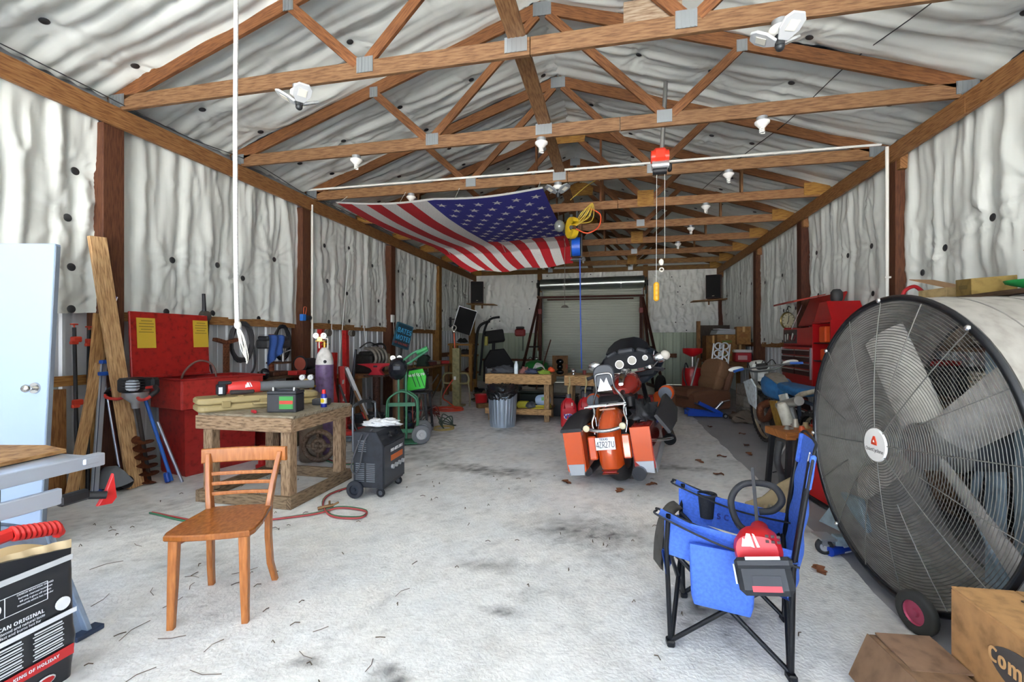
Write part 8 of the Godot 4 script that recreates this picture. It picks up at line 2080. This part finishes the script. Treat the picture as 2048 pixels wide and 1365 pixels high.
func build_flag() -> void:
	var o := thing("striped_flag", "large red white and blue starred flag slung under the trusses", "flag")
	var red := M("bf1c26", .85, 0.0, "cloth")
	var white := M("e2e0dc", .85, 0.0, "cloth")
	var blue := M("33318c", .85, 0.0, "cloth")
	# stripes run along the building; the canton takes the seven nearest the middle board
	for k in 13:
		var s0 := k / 13.0
		var inside := k >= 6
		var t0 := .42 if inside else .0
		var b := B.new()
		b.grid(func(u: float, w: float) -> Vector3: return flag_at(s0 + u / 13.0, lerpf(t0, 1.0, w)), 5, 44)
		part(o, "stripe", b, red if k % 2 == 0 else white)
	var c := B.new()
	c.grid(func(u: float, w: float) -> Vector3: return flag_at(lerpf(6.0 / 13.0, 1.0, u), w * .42), 26, 24)
	var cn := part(o, "canton", c, blue)
	for r in 11:
		for q in (6 if r % 2 == 0 else 5):
			# rows step along the fly, stars in a row across the hoist
			var fs := 6.0 / 13.0 + 7.0 / 13.0 * ((r + 1.0) / 12.0 if false else (q * 2.0 + (1.0 if r % 2 == 0 else 2.0)) / 12.0)
			var ftt := .42 * (r + .9) / 11.8
			if r % 2 == 0 and r > 10: continue
			var b := B.new()
			var k0 := b.v.size()
			var ctr := flag_at(fs, ftt)
			var dsv := (flag_at(fs + .01, ftt) - ctr).normalized()
			var dtv := (flag_at(fs, ftt + .01) - ctr).normalized()
			var nn := dsv.cross(dtv).normalized()
			if nn.y > 0: nn = -nn
			var rad := .082
			b.add(ctr + nn * .01, nn, Vector2.ZERO)
			for p in star(rad): b.add(ctr + dsv * p.y + dtv * p.x + nn * .01, nn, Vector2.ZERO)
			for i in 10: b.ix.append_array(PackedInt32Array([k0, k0 + 1 + i, k0 + 1 + (i + 1) % 10]))
			if part(cn, "star", b, white) == null: pass
	var hd := B.new()
	hd.grid(func(u: float, w: float) -> Vector3: return flag_at(u, 0) + V(0, .0, .05 * w) + V(0, .012 * w, 0), 40, 2)
	part(o, "header_band", hd, M("efeee8", .8))
	for q in [0.02, .33, .6, .98]: part(o, "tie", B.new().tube([flag_at(q, 0) + V(0, 0, .04), V(flag_at(q, 0).x, 3.62, -6.45)], .004, 5), M("d8d6ce", .7))
	for q in [.05, .5, .97]: part(o, "tie", B.new().tube([flag_at(q, .62), V(flag_at(q, .62).x, 3.62, -7.98)], .004, 5), M("d8d6ce", .7))

func build_shelving() -> void:
	var o := thing("steel_shelving", "grey steel shelving loaded with boxes standing behind the drum fan", "shelving", V(2.6, 0, -3.9))
	var st := M("6f7880", .5, .4)
	for q in [[-.24, -.95], [.22, -.95], [-.24, .95], [.22, .95]]: part(o, "post", B.new().box(V(q[0], .85, q[1]), V(.04, 1.7, .04)), st)
	for y in [.15, .55, .95, 1.32, 1.68]: part(o, "shelf", B.new().box(V(0, y, 0), V(.48, .03, 1.92)), M("5a4a3a", .7, 0.0, "wood"))
	var g := [[.165, -.7, .36, .3, "4b4f55"], [.165, -.25, .34, .26, "7a5a3a"], [.165, .2, .36, .3, "2b2d30"], [.165, .65, .36, .28, "6a5038"], [.565, -.7, .34, .3, "8a6a44"], [.565, -.28, .3, .24, "33363a"], [.565, .15, .36, .28, "7a3a30"], [.565, .62, .34, .3, "a08358"], [.965, -.68, .3, .26, "b02024"], [.965, -.28, .3, .22, "3a3d40"], [.965, .62, .3, .26, "57606a"], [1.335, -.62, .3, .26, "b8262a"], [1.335, -.2, .34, .2, "6d6152"], [1.335, .6, .34, .24, "2a2c2f"]]
	for k in g.size():
		var q: Array = g[k]
		var c := thing("shelf_box", "%s box on the %s steel shelf behind the fan, %s from the dirt bike" % [["slate grey", "brown", "black", "dull brown", "tan", "charcoal", "brick red", "pale tan", "bright red", "dark grey", "blue grey", "scarlet", "khaki", "near black"][k], ["lowest", "second", "third", "fourth"][[.165, .565, .965, 1.335].find(q[0])], ["first", "second", "third", "fourth"][k % 4]], "box", V(2.58, q[0], -3.9 + q[1]), 0, "boxes on the steel shelving")
		part(c, "body", B.new().box(V(0, q[3] * .44, 0), V(q[2], q[3] * .88, .34), Basis(), .01), M(q[4], .6, 0.0, "dirt"))
		part(c, "lid", B.new().box(V(0, q[3] * .92, 0), V(q[2] + .01, q[3] * .12, .35), Basis(), .008), M(q[4], .5))
	for k in 2:
		var hc := B.new()
		for j in 6: hc.torus(V(0, .03 + .03 * j, 0), V(0, 1, 0), .14, .014, 24, 6)
		one("hose_roll", hc, M(["b9b3a0", "8f8d84"][k], .6), ["cream hose roll lying on the third shelf behind the fan", "grey hose roll lying on the fourth shelf behind the fan"][k], "hose", V(2.58, [.97, 1.34][k], -3.82 + .04 * k))
	# cartons and odds on the top shelf
	var c := thing("cardboard_carton", "tan carton with a flap hanging open on top of the steel shelving", "carton", V(2.62, 1.695, -4.36), 10)
	part(c, "box", B.new().box(V(0, .05, 0), V(.28, .1, .26), Basis(), .003), M("b9a070", .8, 0.0, "dirt"))
	part(c, "flap", B.new().bar(V(-.02, .1, .1), V(-.06, .2, -.2), .22, .006, V(0, 1, 0)), M("b08a62", .8, 0.0, "dirt"))
	var d := thing("cardboard_carton", "olive tan closed carton lying tilted on top of the steel shelving", "carton", V(2.6, 1.695, -3.97), -12)
	part(d, "box", B.new().box(V(0, .075, 0), V(.24, .13, .24), eu(4, 0, 3), .003), M("a58a4c", .8, 0.0, "dirt"))
	part(d, "print", B.new().box(V(-.121, .075, 0), V(.003, .03, .13), eu(4, 0, 3)), M("7d6a3a", .8))
	one("red_tool", B.new().tube(sp([V(-.05, 0, -.08), V(-.04, .12, -.07), V(0, .16, 0), V(.02, .1, .08)], 5), .016, 8).box(V(0, .03, 0), V(.1, .06, .12), Basis(), .01), M("b8242a", .45), "red and black clamp tool on the top shelf beside the flapped carton", "tool", V(2.55, 1.695, -4.68))
	one("green_funnel", B.new().lathe([Vector2(.01, 0), Vector2(.02, .02), Vector2(.1, .05), Vector2(.11, .07), Vector2(.0, .06)], 20), M("2f9a50", .45), "green funnel lying on the top shelf beyond the closed carton", "funnel", V(2.55, 1.695, -3.55))
	var e := thing("cardboard_carton", "brown open carton on the shelf end nearest the wall opening", "carton", V(2.6, 1.695, -3.18), 4)
	part(e, "box", B.new().box(V(0, .09, 0), V(.36, .18, .28), Basis(), .003), M("94683c", .8, 0.0, "dirt"))
	part(e, "flap", B.new().bar(V(-.17, .18, 0), V(-.24, .22, 0), .28, .005, V(0, 1, .001)), M("9a6e42", .8, 0.0, "dirt"))
	one("dark_bracket", B.new().prism([Vector2(0, 0), Vector2(.16, 0), Vector2(.02, .14), Vector2(-.04, .14)], -.01, .01, TX(Vector3.ZERO, ry(60)), .003), M("2a2b2d", .5), "black steel bracket standing on the plank ledge near the conduit", "bracket", V(2.98, 1.52, -5.7))

func build_floor_bits() -> void:
	# dry leaves on the floor, each its own
	var lf := [[1.6, -6.1], [.95, -5.6], [1.25, -5.9], [1.7, -6.6], [1.95, -5.2], [1.05, -5.1], [.35, -4.6], [.05, -4.35], [1.2, -3.1], [-.45, -4.5], [1.85, -7.4], [1.5, -7.9]]
	var base: Node3D
	for k in lf.size():
		var at := V(lf[k][0], .006, lf[k][1])
		if k == 0:
			var b := B.new()
			b.grid(func(u: float, w: float) -> Vector3:
				var hw := .035 * sin(PI * clampf(w, .02, .98)) * (1.0 + .35 * sin(w * 19.0))
				return V((u - .5) * 2.0 * hw, .012 * absf(u - .5) * 2.0 + .008 * sin(w * 6.0), (w - .5) * .11), 4, 12)
			base = one("dry_leaf", b, M("7a4a2c", .8), "curled brown dry leaf lying on the dark asphalt strip", "leaf", at, 20, "dry leaves on the floor")
		else: copy(base, at, 47.0 * k, "curled brown dry leaf lying on the dark asphalt strip" if at.x > 1.42 else "curled brown dry leaf lying on the pale concrete")
	# twigs and bark crumbs nobody would count
	var tw := B.new()
	for k in 150:
		var p := V(rng.randf_range(-3.8, .9), .004, rng.randf_range(-4.8, -1.3))
		if k > 110: p = V(rng.randf_range(-3.4, -1.0), .004, rng.randf_range(-2.6, -1.2))
		var a := rng.randf_range(0, TAU)
		var l := rng.randf_range(.012, .05) if k < 115 else rng.randf_range(.07, .16)
		var d := V(cos(a), 0, sin(a)) * l
		tw.tube([p, p + d * .5 + V(-d.z, .002 / maxf(l, .01), d.x) * .12, p + d], .0016 if l > .06 else .0025, 4)
	var o := MeshInstance3D.new()
	o.mesh = tw.mesh(); o.material_override = M("5d5040", .9); o.name = "twig_litter"
	o.set_meta("kind", "stuff")
	add_child(o)
	tag(o, "scattered dry twigs and bark crumbs on the concrete", "litter")
	one("red_wire", B.new().tube(sp([V(0, .005, 0), V(.05, .005, -.15), V(.02, .005, -.3), V(.1, .005, -.42)], 5), .005, 5), M("b8322c", .5), "thin red wire lying on the asphalt edge behind the camping chair", "wire", V(1.45, 0, -4.2))
	one("steel_rod", B.new().cyl(V(0, .008, 0), V(.55, .008, -.5), .007, .007, 6), M("4a4a4a", .4, .6), "thin dark rod lying on the asphalt beside the dirt bike wheel", "rod", V(1.62, 0, -5.3))
